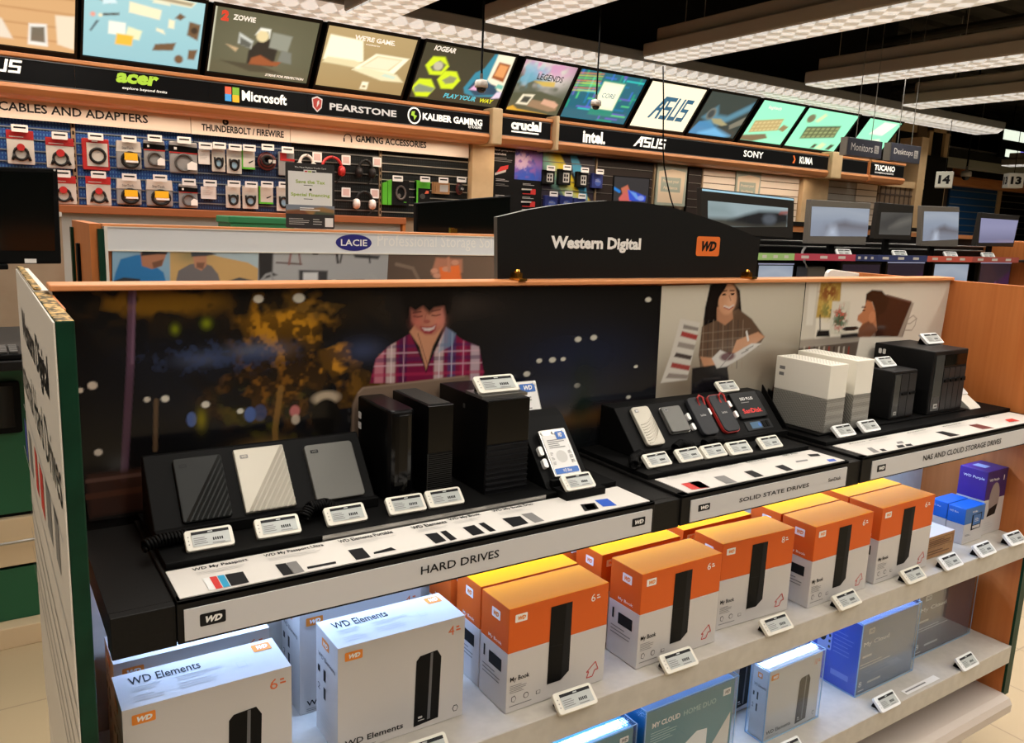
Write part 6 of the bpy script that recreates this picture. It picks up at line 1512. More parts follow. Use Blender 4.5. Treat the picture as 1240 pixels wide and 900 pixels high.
def p3(a, P, u0, W):
    a.C[:] = lin((86, 84, 62)); a.g(320, 60, 60, 40, (110, 106, 82), .6); a.puv(P((0, 0), (.012, 0), (.012, 1), (0, 1)), (236, 230, 200))
    a.puv(P((.36, .2), (.62, .2), (.64, .5), (.56, .62), (.44, .58), (.36, .4)), (40, 36, 30)); a.puv(P((.38, .18), (.66, .22), (.7, .3), (.6, .28), (.48, .36), (.4, .3)), (150, 80, 44)); circ(a, P, .47, .66, .06, (220, 200, 150)); a.puv(P((.4, .66), (.44, .78), (.54, .78), (.54, .64), (.52, .74), (.44, .74)), (236, 232, 214)); a.puv(P((.25, .5), (.38, .44), (.39, .56), (.25, .66)), (196, 196, 184)); a.puv(P((.27, .48), (.37, .44), (.38, .52), (.26, .6)), (90, 90, 80)); a.puv(P((.55, .5), (.74, .46), (.76, .72), (.56, .74)), (140, 140, 124)); a.puv(P((.66, .3), (.8, .28), (.78, .46), (.68, .48)), (120, 120, 108)); a.puv(P((.14, .46), (.26, .42), (.24, .36), (.2, .4)), (190, 160, 120)); a.puv(P((.1, .2), (.4, .08), (.74, .1), (.5, .2)), (56, 52, 40), .7)
litbox('dark lit advert with a gamer in a headset and the ZOWIE name', [(250, 84), (370, 103), (388, 27), (262, 8)], p3, post=lambda mb, u0, W, T: (T('ZOWIE', .17, .84, .38, .92, LW, .03), T('2', .06, .8, .13, .96, LRD, .08), T('STRIVE FOR PERFECTION', .56, .04, .96, .08, LW, .02, .2)))
def p4(a, P, u0, W):
    a.C[:] = lin((176, 150, 104)); a.grad(440, 40, 440, 115, (150, 124, 80), 0, .7)
    CR = (250, 240, 204)
    a.puv(P((.02, .45), (.34, .44), (.46, .5), (.4, .84), (.04, .86)), CR); a.puv(P((.02, .4), (.4, .38), (.48, .46), (.36, .5), (.06, .5)), (222, 206, 160)); a.puv(P((.36, .34), (.58, .66), (.97, .66), (.84, .36), (.7, .3), (.38, .36)), CR); a.puv(P((.44, .4), (.6, .63), (.9, .63), (.78, .4)), (206, 188, 140)); a.puv(P((.46, .41), (.61, .61), (.88, .61), (.76, .41)), (232, 222, 186)); a.puv(P((.36, .34), (.72, .22), (.98, .24), (.88, .36), (.5, .4)), (230, 216, 172)); a.puv(P((.7, .3), (.86, .27), (.88, .32), (.74, .35)), (200, 214, 190)); a.puv(P((.5, .03), (.58, .03), (.58, .16), (.51, .16)), CR); a.puv(P((.52, .06), (.56, .06), (.56, .1), (.52, .1)), (150, 124, 80))
litbox('golden lit advert with two open laptops and WE\'RE GAME', [(381, 103), (485, 116), (505, 51), (398, 33)], p4, post=lambda mb, u0, W, T: (T("WE'RE GAME.", .3, .84, .76, .92, LW, .03), T('POWERED BY', .44, .78, .6, .8, LW)))
def p5(a, P, u0, W):
    a.C[:] = lin((60, 56, 40)); YG = (206, 222, 30)
    a.puv(P((.55, .3), (.62, .6), (.7, .7), (.76, .98), (.8, 1), (.84, .6), (.98, .3), (.9, .2), (.7, .16), (.58, .2)), (50, 130, 150)); a.puv(P((.78, .5), (.8, 1), (1, 1), (1, .3), (.92, .34)), (236, 226, 196)); a.puv(P((.82, .55), (.84, .86), (.98, .84), (.97, .5)), (150, 80, 40)); a.puv(P((.84, .6), (.86, .82), (.96, .8), (.95, .58)), (222, 150, 90)); a.puv(P((.6, .3), (.66, .5), (.9, .42), (.96, .26), (.7, .18)), (40, 70, 90)); a.puv(P((.62, .28), (.68, .42), (.74, .36), (.7, .28)), (226, 170, 200)); a.puv(P((.9, .16), (1, .2), (1, .32), (.94, .3)), (222, 200, 214)); a.puv(P((.9, .38), (.99, .36), (.99, .44), (.92, .46)), (110, 180, 160))
    for cx, cy, r in ((.19, .62, .125), (.36, .4, .125), (.12, .2, .125)):
        a.puv([P((cx + r * math.cos(t * math.pi / 3 + .1), cy + r * 1.5 * math.sin(t * math.pi / 3 + .1)))[0] for t in range(6)], YG)
    a.puv(P((.12, .58), (.2, .72), (.28, .66), (.25, .54), (.16, .52)), (96, 92, 70)); circ(a, P, .2, .62, .05, (190, 180, 150)); a.puv(P((.29, .38), (.36, .48), (.44, .46), (.42, .36), (.34, .32)), (140, 140, 96)); a.puv(P((.02, .18), (.06, .26), (.24, .22), (.22, .14), (.04, .1)), (130, 140, 110))
litbox('dark lit advert with yellow hexagons and PLAY YOUR WAY', [(494, 117), (602, 127), (625, 67), (517, 52)], p5, post=lambda mb, u0, W, T: (T('PLAY YOUR', .36, .07, .74, .16, LCY, .03, .2), T('WAY', .77, .07, .94, .15, LYL, .03, .2), T('IOGEAR', .1, .88, .34, .97, LW, .03, .2)))
def p6(a, P, u0, W):
    a.C[:] = lin((90, 92, 74)); a.leaves(660, 88, 40, 22, (220, 206, 196), 9, .42, .9, 3); a.leaves(665, 80, 40, 14, (200, 130, 170), 12, .55, .8, 6); a.leaves(640, 90, 30, 14, (110, 170, 190), 12, .58, .8, 8); a.puv(P((.3, .62), (.7, .66), (.72, .56), (.5, .54)), (206, 170, 70), .9); a.puv(P((0, 0), (1, 0), (1, .34), (.5, .44), (0, .34)), (84, 84, 62)); a.puv(P((.14, .14), (.2, .34), (.42, .36), (.36, .14)), (236, 222, 190)); a.puv(P((.2, .18), (.24, .31), (.38, .31), (.34, .18)), (70, 70, 60)); a.puv(P((.36, .12), (.4, .26), (.8, .24), (.94, .2), (.94, .1), (.8, .06)), (150, 120, 90)); a.puv(P((.6, .2), (.62, .3), (.84, .28), (.94, .22), (.9, .14)), (210, 160, 130)); a.puv(P((0, .04), (.1, .1), (.2, .04), (.8, 0), (0, 0)), (216, 160, 50))
litbox('lit advert with a coloured cloud and the word LEGENDS', [(611, 130), (675, 137), (701, 80), (640, 69)], p6, 60, 54, post=lambda mb, u0, W, T: T('LEGENDS', .33, .66, .82, .78, LD, .01))
def p7(a, P, u0, W):
    a.C[:] = lin((30, 96, 112)); rn = random.Random(5)
    for k in range(46):
        c = rn.choice([(40, 200, 190), (30, 160, 110), (60, 110, 200), (90, 210, 120), (30, 120, 170), (110, 90, 190)])
        x, y = rn.uniform(0, .95), rn.uniform(0, .95); w, h = (rn.uniform(.1, .35), .03) if k % 2 else (.022, rn.uniform(.1, .35))
        a.puv(P((x, y), (min(1, x + w), y), (min(1, x + w), min(1, y + h)), (x, min(1, y + h))), c, .85)
    for k in range(8): a.puv(P((0, .55 + .05 * k), (.35, .6 + .05 * k), (.35, .62 + .05 * k), (0, .57 + .05 * k)), [(200, 200, 60), (220, 130, 50), (120, 210, 80)][k % 3], .9)
    a.puv(P((.38, .12), (.74, .12), (.74, .86), (.38, .86)), (30, 130, 110)); a.puv(P((.4, .26), (.72, .26), (.72, .82), (.4, .82)), (240, 238, 200)); a.puv(P((.44, .32), (.68, .32), (.68, .76), (.44, .76)), (244, 240, 206))
litbox('blue and green lit advert of a processor on a circuit board', [(675, 140), (756, 150), (783, 95), (707, 83)], p7, 80, 60, post=lambda mb, u0, W, T: T('CORE', .46, .5, .66, .6, LBL, .0))
r8 = litbox('cream lit advert with the large blue ASUS logo', [(760, 152), (825, 160), (857, 110), (791, 98)], lambda a, P, u0, W: a.C.__setitem__(slice(None), lin((255, 240, 204))), 20, 20)
mb = MB(); asus(mb, 783, 142, 841, 122, LBL, LBF, .003); mb.build('lettering', r8)
def p9(a, P, u0, W):
    a.C[:] = lin((50, 60, 56)); a.puv(P((0, 0), (.1, .3), (.3, .35), (.5, .2), (.8, 0)), (70, 130, 170)); a.puv(P((.1, .4), (.3, .7), (.4, .5), (.6, .5), (1, .9), (1, .7), (.7, .4), (.5, .25), (.3, .3)), (90, 140, 160), .8, 2); a.puv(P((.3, .4), (.5, .42), (.7, .3), (.6, .26), (.4, .3)), (160, 150, 110)); circ(a, P, .25, .5, .09, (110, 110, 100)); circ(a, P, .25, .5, .06, (60, 66, 66)); a.puv(P((.75, .3), (1, .55), (1, .35), (.8, .2)), (120, 116, 100)); a.puv(P((.2, .05), (.5, .2), (.9, .05), (.8, 0), (.2, 0)), (110, 180, 220), .8, 2)
litbox('dark blue lit advert of racing wheels and car parts', [(832, 162), (887, 168), (917, 121), (861, 111)], p9, 60, 50)
MINT = (150, 236, 190)
def kb(a, P, x, y, w, h, c1, c2):
    a.puv(P((x, y), (x + w, y + .14), (x + w - .02, y + h + .14), (x - .01, y + h)), c1)
    for i in range(7):
        for j in range(3):
            X = x + w * (i + .2) / 7.2; Y = y + .14 * (i + .2) / 7.2 + h * (j + .2) / 3.3
            a.puv(P((X, Y), (X + w * .1, Y + .015), (X + w * .1, Y + .015 + h * .2), (X, Y + h * .2)), c2)
def p10(a, P, u0, W):
    a.C[:] = lin(MINT); kb(a, P, .1, .2, .62, .3, (176, 150, 96), (206, 186, 130)); a.puv(P((.72, .36), (.78, .5), (.92, .46), (.86, .32)), (150, 126, 86)); a.puv(P((0, 0), (.3, 0), (.6, .12), (.5, .22), (0, .12)), (120, 104, 76))
litbox('mint green lit advert with a beige keyboard', [(893, 169), (945, 175), (974, 131), (927, 121)], p10, 60, 50, post=lambda mb, u0, W, T: T('logitech', .2, .8, .5, .9, LW))
def p11(a, P, u0, W):
    a.C[:] = lin(MINT); kb(a, P, .2, .22, .62, .32, (70, 74, 50), (150, 160, 106)); circ(a, P, .17, .75, .07, (120, 116, 84)); a.puv(P((.26, .7), (.36, .92), (.42, .88), (.34, .68)), (210, 220, 170)); a.puv(P((.5, .02), (.54, .14), (.6, .13), (.57, .02)), (60, 64, 46)); a.puv(P((.6, .02), (.66, .2), (.76, .16), (.72, .02)), (206, 220, 170)); a.puv(P((.8, .03), (.85, .18), (.93, .17), (.88, .02)), (60, 64, 46))
litbox('mint green lit advert with a dark keyboard and phones', [(947, 176), (1008, 184), (1041, 141), (980, 132)], p11, 64, 50)
def p12(a, P, u0, W):
    a.C[:] = lin(MINT); a.puv(P((.2, .1), (.5, .2), (.9, .3), (.7, .5), (.3, .4)), (226, 240, 206)); a.puv(P((.3, .6), (.5, .95), (.9, .95), (.7, .6)), (240, 244, 220))
litbox('small mint green lit advert, rightmost, half hidden by the hanging Monitors sign', [(1030, 176), (1072, 176), (1093, 148), (1052, 143)], p12, 40, 40)

# ---- white category headers under the soffit
HY = 6.1
HF2 = wallY(HY)
hz0, hz1 = HF2.px(300, 168)[1], zwb - .004
HDRW = mat('header_ivory_board', (222, 208, 192), .5)
def header(label, x0, x1, draw):
    r = thing('category_header', label, 'sign', ((x0 + x1) / 2, HY, hz0), group='white category headers')
    MB().box(x0 + .002, x1 - .002, HY, HY + .015, hz0, hz1, HDRW).build('board', r)
    mb = MB(); draw(mb); mb.build('lettering', r)
def ht(mb, t, x0, y0, x1, y1, b=.02):
    a = HF2.px(x0, y0); c = HF2.px(x1, y1); mb.text(HF2, t, a[0], a[1], c[0], c[1], INK, .002, bold=b)
hA, hB, hC = HF2.px(231, 150)[0], HF2.px(351.5, 165)[0], HF2.px(568, 180)[0]
header('white header board reading CABLES AND ADAPTERS', -3.0, hA, lambda mb: ht(mb, 'CABLES AND ADAPTERS', -2, 133, 179, 139.4))
def h2_(mb):
    ht(mb, 'THUNDERBOLT / FIREWIRE', 244, 158.2, 343.5, 159, .03)
    a = HF2.px(273, 148); mb.poly(HF2, disc(a[0], a[1], .022, .022, 12), INK, .002); mb.poly(HF2, [(a[0] - .006, a[1] - .016), (a[0] + .008, a[1]), (a[0] - .004, a[1] + .003), (a[0] + .004, a[1] + .016), (a[0] - .01, a[1] - .001), (a[0] + .002, a[1] - .004)], HDRW, .003)
    a = HF2.px(325.5, 152); mb.tube([HF2.P(a[0], a[1] - .02, .003), HF2.P(a[0], a[1], .003), HF2.P(a[0] - .012, a[1] + .02, .003)], .002, INK, 5).tube([HF2.P(a[0], a[1], .003), HF2.P(a[0] + .012, a[1] + .02, .003)], .002, INK, 5)
header('white header board reading THUNDERBOLT / FIREWIRE', hA, hB, h2_)
def h3_(mb):
    ht(mb, 'GAMING ACCESSORIES', 430.5, 171.8, 516.3, 171.8, .03)
    a = HF2.px(421, 168); mb.tube([HF2.P(a[0] + .03 * math.cos(t), a[1] + .034 * math.sin(t), .003) for t in [math.pi * i / 10 for i in range(11)]], .003, INK, 5)
    for s in (-1, 1): mb.poly(HF2, rrect(a[0] + s * .03 - .006, a[1] - .026, a[0] + s * .03 + .006, a[1] + .004, .004, 2), INK, .003)
header('white header board with a headset symbol reading GAMING ACCESSORIES', hB, hC, h3_)

# ---- slat and peg panels
PY = 6.15
PF2 = wallY(PY)
pz1 = hz0 + .12; pz0 = 1.492
def pegmat(name, base, tick):
    m = mat(name, base, .5); n, l, b = nodes(m)
    tc = n.new('ShaderNodeTexCoord'); br = n.new('ShaderNodeTexBrick'); sp = n.new('ShaderNodeSeparateXYZ'); cb = n.new('ShaderNodeCombineXYZ')
    br.offset = 0; br.inputs['Scale'].default_value = 1; br.inputs['Brick Width'].default_value = .018; br.inputs['Row Height'].default_value = .026; br.inputs['Mortar Size'].default_value = .0062; br.inputs['Mortar Smooth'].default_value = .2
    br.inputs['Color1'].default_value = lin(tick) + (1,); br.inputs['Color2'].default_value = lin(tick) + (1,); br.inputs['Mortar'].default_value = lin(base) + (1,)
    l.new(tc.outputs['Object'], sp.inputs[0]); l.new(sp.outputs['X'], cb.inputs['X']); l.new(sp.outputs['Z'], cb.inputs['Y']); l.new(cb.outputs[0], br.inputs['Vector']); l.new(br.outputs['Color'], b.inputs['Base Color'])
    return m
PEGB = pegmat('blue_pegboard', (14, 66, 138), (70, 120, 176)); PEGN = pegmat('navy_pegboard', (16, 40, 82), (44, 78, 124)); PEGK = pegmat('black_pegboard', (24, 26, 26), (40, 44, 44))
RAIL = mat('peg_rail_grey', (132, 140, 148), .4, .4); RAILD = mat('slat_groove_metal', (124, 122, 116), .4, .5)
def panel(label, x0, x1, z0, z1, m, rails, rm, name='peg_panel', y=PY, rr=.004):
    r = thing(name, label, 'wall panel', ((x0 + x1) / 2, y, z0), group='wall panels behind the goods')
    MB().box(x0, x1, y, y + .035, z0, z1, m).build('board', r)
    mb = MB()
    for k in range(rails):
        z = z0 + (z1 - z0) * (k + .6) / rails
        mb.box(x0, x1, y - .008, y, z - rr, z + rr, rm)
    mb.build('rails', r)
def pfx(x, y=200): return PF2.px(x, y)[0]
xs = [-3.0, pfx(87.5, 200), pfx(93.5, 200), pfx(235, 200), pfx(353, 220), pfx(458, 230), pfx(461.5, 230), pfx(566, 230)]
hzb = pz1
panel('bright blue peg panel at the far left of the back wall', xs[0], xs[1], pz0, hzb, PEGB, 9, RAIL)
panel('bright blue peg panel with bagged cables, right of the slotted upright', xs[2], xs[3], pz0, hzb, PEGB, 9, RAIL)
panel('navy peg panel under the THUNDERBOLT / FIREWIRE header', xs[3] + .004, xs[4], pz0, hzb, PEGN, 9, RAIL)
panel('black peg panel with headsets under the GAMING ACCESSORIES header', xs[4] + .004, xs[5], pz0, hzb, PEGK, 9, RAILD)
panel('black slat panel with green boxes, left of the beige column', xs[6], xs[7], pz0, hzb, PEGK, 10, mat('slat_bright_edge', (170, 164, 150), .4, .4), 'slat_panel')
UPR = mat('slotted_upright_beige', (150, 128, 100), .5, .2)
for a, b, lb in ((xs[1], xs[2], 'slotted metal upright between the two bright blue peg panels'), (xs[5], xs[6], 'slotted metal upright between the black peg panel and the black slat panel')):
    mb = MB().box(a + .002, b - .002, PY - .012, PY + .035, pz0, hzb, UPR)
    for k in range(14): mb.box((a + b) / 2 - .005, (a + b) / 2 + .005, PY - .0128, PY - .012, pz0 + .02 + k * .047, pz0 + .045 + k * .047, BLK2)
    tag(mb.build('upright'), lb, 'upright')
led = thing('wall_ledge', 'brown wood ledge below the pegboards', 'ledge', (0, FY, 1.45))
xr_ = wallY(FY - .04).px(492, 265)[0]
MB().box(-3.5, xr_, FY - .04, 6.195, 1.438, 1.488, mat('ledge_brown', (168, 94, 52), .45)).build('ledge_board', led, .004)
MB().box(-3.5, xr_ - .03, FY, 6.195, .1, 1.4375, mat('ledge_front_grey', (176, 172, 166), .5)).build('base_front', led)
MB().box(xr_ - .025, xr_ + .0, FY - .03, 6.195, .1, 1.4375, WOOD).build('end_board', led)
tag(MB().box(xs[7] + .002, pfx(592, 230), 6.08, 6.195, .1, zwb + .03, PIL).build('column'), 'flat beige column between the gaming and memory sections', 'column')

# memory section
BX0, BX1 = pfx(592.5, 215), pfx(655, 215)
r = thing('advert_board', 'tall black memory advert board beside the beige column', 'poster', ((BX0 + BX1) / 2, PY - .02, 1.45))
bf = Fr((BX0, PY - .02, 1.45)); W, H = BX1 - BX0, PF2.px(620, 178)[1] - 1.45
MB().prism(bf, [(0, 0), (W, 0), (W, H), (0, H)], -.03, 0, MATTE).build('board', r)
a = Art(bf, W * .45, H * .6, W * .99, H * .97, 40, 36, (44, 44, 110)); a.leaves(630, 205, 30, 25, (90, 90, 190), 14, .45, .9, 2); a.leaves(640, 200, 20, 20, (150, 100, 180), 18, .5, .9, 5); a.leaves(640, 215, 20, 15, (40, 90, 200), 16, .5, .9, 8); a.leaves(632, 195, 12, 12, (230, 200, 220), 30, .62, .8, 4)
MB().art(a, PAPER, .001).build('picture', r)
mb = MB()
mb.text(bf, 'The #1 gaming memory is', W * .05, H * .93, W * .5, H * .955, INKW, .001); mb.text(bf, 'crucial-ballistix', W * .05, H * .885, W * .28, H * .91, INKW, .001, bold=.02); mb.lines(bf, W * .05, H * .8, W * .42, H * .86, 3, INKG, .001, .4)
mb.poly(bf, [(W * .1, H * .66), (W * .32, H * .72), (W * .33, H * .77), (W * .18, H * .74)], INKR, .001); mb.poly(bf, [(W * .08, H * .63), (W * .28, H * .68), (W * .29, H * .71), (W * .08, H * .66)], INKL, .001)
for v in (.56, .5, .36, .28): mb.lines(bf, W * .1, H * v, W * .36, H * (v + .035), 2, INKL if v in (.56, .36) else INKG, .001, .4)
for k, v in enumerate((.42, .26)): mb.poly(bf, rrect(W * .62, H * v, W * .88, H * (v + .07), .006, 2), INKR, .001); mb.poly(bf, rrect(W * .6, H * (v + .01), W * .78, H * (v + .06), .004, 2), BLK2, .0015); mb.poly(bf, [(W * .6, H * (v + .05)), (W * .8, H * (v + .055)), (W * .8, H * (v + .07)), (W * .6, H * (v + .07))], INKL, .002)
for v in (.53, .36, .2): mb.lines(bf, W * .62, H * v, W * .86, H * (v + .03), 2, INKL, .001, .4)
mb.build('print', r)
# coloured slat panel
CX0, CX1 = pfx(656.5, 215), pfx(719, 225)
a = Art(Fr((0, PY, 0)), CX0, 1.4, CX1, zwb - .02, 90, 90, (42, 34, 48))
Yl = (222, 200, 40); Tq = (130, 190, 170); Sk = (70, 160, 196)
a.p([(655, 180), (676, 182), (704, 236), (682, 232)], Yl); a.p([(655, 180), (664, 182), (684, 230), (672, 226), (655, 196)], Tq, .9, 6); a.p([(676, 224), (706, 230), (720, 252), (690, 250)], Yl); a.p([(676, 224), (690, 228), (706, 250), (690, 250)], Tq, .8, 5); a.p([(690, 184), (697, 186), (707, 208), (712, 245), (702, 235), (694, 208)], Sk); a.p([(715, 186), (722, 187), (722, 196)], (60, 140, 150))
r = thing('slat_panel', 'slat panel printed with yellow and blue diagonal stripes under the intel logo', 'wall panel', ((CX0 + CX1) / 2, PY, 1.4), group='wall panels behind the goods')
mb = MB().box(CX0, CX1, PY + .002, PY + .035, 1.4, zwb - .02, BLACK); mb.art(a, PAPER, 0); mb.build('board', r)
mb = MB()
for k in range(9): mb.box(CX0, CX1, PY - .006, PY - .0006, 1.46 + k * .082, 1.466 + k * .082, RAILD)
mb.build('rails', r)
DKS = mat('slat_dark_brown', (44, 36, 33), .5); WHS = mat('slat_cream', (226, 212, 194), .5); GYS = mat('slat_grey', (170, 164, 154), .5)
def slats(label, xa, xb, m, z0=1.3, z1=None, n=10, gm=RAILD, y=PY):
    z1 = z1 or zwb - .02
    r = thing('slat_panel', label, 'wall panel', ((xa + xb) / 2, y, z0), group='wall panels behind the goods')
    MB().box(xa, xb, y + .012, y + .035, z0, z1, BLK2).build('backing', r)
    mb = MB(); h = (z1 - z0) / n
    for k in range(n): mb.box(xa, xb, y, y + .012, z0 + k * h + .008, z0 + (k + 1) * h, m)
    mb.build('slats', r)
    mb = MB()
    for k in range(n): mb.box(xa, xb, y - .004, y + .0, z0 + k * h + .004, z0 + k * h + .009, gm)
    mb.build('metal_edges', r)
slats('dark brown slat panel under the ASUS logo', pfx(721.5, 225), pfx(789, 230), DKS)
slats('narrow dark slat panel between the grey poster and the cream slats', pfx(832.5, 235), pfx(848, 235), DKS)
slats('cream slat panel behind the sports car monitor', pfx(850, 235), pfx(966, 240), WHS, n=11, gm=UPR)
slats('grey slat panel right of the wide beige column', pfx(998, 250), pfx(1034, 250), GYS, n=11, gm=UPR)
slats('cream slat panel below the TUCANO logo', pfx(1035, 250), pfx(1060, 250), WHS, n=11, gm=UPR)
tag(MB().box(pfx(967, 240), pfx(997, 245), 6.10, 6.195, .1, zwb + .03, PIL).build('column'), 'wide beige column behind the large hills monitor', 'column')
for x, lb in ((720.2, 'thin wooden strip right of the striped slat panel'), (790.5, 'thin wooden strip left of the grey poster'), (849, 'thin wooden strip left of the cream slats')):
    tag(MB().box(pfx(x - .7, 230), pfx(x + .7, 230), PY - .012, PY + .03, 1.3, zwb - .02, UPR).build('upright'), lb, 'upright')
q = thing('curtained_display', 'brown checked panel in a beige frame at the end of the back wall', 'wall panel', (9.3, PY, 1.2))
xa, xb = pfx(1061, 250), pfx(1101, 260)
mb = MB().box(xa, xb, PY, PY + .03, 1.2, zwb - .02, mat('checked_panel_brown', (120, 100, 80), .6))
for k in range(7): mb.box(xa + (xb - xa) * (k + .4) / 7, xa + (xb - xa) * (k + .6) / 7, PY - .004, PY - .0002, 1.2, zwb - .02, mat('check_dark', (70, 56, 46), .6))
for k in range(6): mb.box(xa, xb, PY - .007, PY - .0042, 1.3 + k * .14, 1.32 + k * .14, mat('check_dark', (70, 56, 46)))
mb.build('panel', q)
MB().box(xa, xb + .2, PY - .03, PY + .03, zwb - .02, zwb + .06, PIL).box(xb, xb + .16, PY - .05, 6.4, 0, 2.75, PIL).build('frame', q)
# Protect poster pair
def poster2(label, x0, y0, x1, y1, x2, y2):
    a = PF2.px(x0, y0); b = PF2.px(x1, y1)
    r = thing('poster', label, 'poster', ((a[0] + b[0]) / 2, PY - .02, a[1]))
    f = Fr((a[0], PY - .02, a[1])); W, H = b[0] - a[0], b[1] - a[1]
    MB().prism(f, [(0, 0), (W, 0), (W, H), (0, H)], -.012, 0, mat('poster_grey_green', (150, 160, 148), .5)).build('board', r)
    mb = MB().poly(f, [(W * .06, H * .06), (W * .9, H * .06), (W * .93, H * .5), (W * .96, H * .76), (W * .5, H * .8), (W * .06, H * .74)], mat('poster_cream_shape', (214, 196, 170), .5), .001)
    mb.quad(f, W * .14, H * .3, W * .8, H * .62, mat('poster_grey_green', (150, 160, 148)), .0016)
    mb.text(f, 'Protect your', W * .2, H * .48, W * .74, H * .57, mat('poster_cream_shape', (214, 196, 170)), .0022, bold=.02); mb.text(f, 'Appliance', W * .22, H * .34, W * .7, H * .43, mat('poster_cream_shape', (214, 196, 170)), .0022, bold=.02)
    mb.build('print', r)
poster2('grey-green poster with a cream shape behind the hanging black cable', 791.5, 248, 831.5, 196, 0, 0)
poster2('second grey-green poster, behind the sports car monitor', 887, 250, 921, 204, 0, 0)
# laptop with a dark picture
LP = wallY(5.7)
a = LP.px(741.5, 246); b = LP.px(787, 216)
r = thing('laptop_screen', 'dark laptop screen with a blue and red picture above the Western Digital header', 'laptop', ((a[0] + b[0]) / 2, 5.7, 1.4))
f = Fr((0, 5.7, 0)); qd = [(a[0], a[1] - .06), (b[0], a[1] - .06), (b[0], b[1]), (a[0], b[1])]
MB().prism(f, qd, -.012, 0, BLK2).build('casing', r)
A = Art(f, a[0] + .008, a[1] - .05, b[0] - .008, b[1] - .008, 60, 40, (60, 56, 56)); A.p([(752, 228), (760, 224), (766, 240), (764, 244), (756, 244)], (220, 120, 90)); A.p([(749, 240), (756, 232), (762, 238), (762, 244), (750, 244)], (230, 110, 100)); A.p([(760, 230), (768, 232), (782, 238), (781, 244), (762, 243)], (60, 90, 220)); A.p([(762, 231), (770, 234), (775, 243), (770, 241)], (120, 170, 250)); A.l([(742, 227), (750, 232)], 3, (40, 140, 230)); A.e(776, 240, 4, 3, (150, 170, 250))
mb = MB().art(A, SCREEN, .001); mb.build('screen', r)
MB().box(a[0], b[0] + .3, 5.45, 5.75, a[1] - .085, a[1] - .0605, BLK2).build('base', r)
c = thing('wall_counter', 'dark counter under the slat panels of the computer section', 'counter', (6.2, 5.9, 0))
MB().box(4.2, 9.2, 5.42, 6.14, a[1] - .13, a[1] - .0855, BLACK).build('top', c); MB().box(4.25, 9.15, 5.5, 6.14, 0, a[1] - .1302, WOOD).build('base', c)
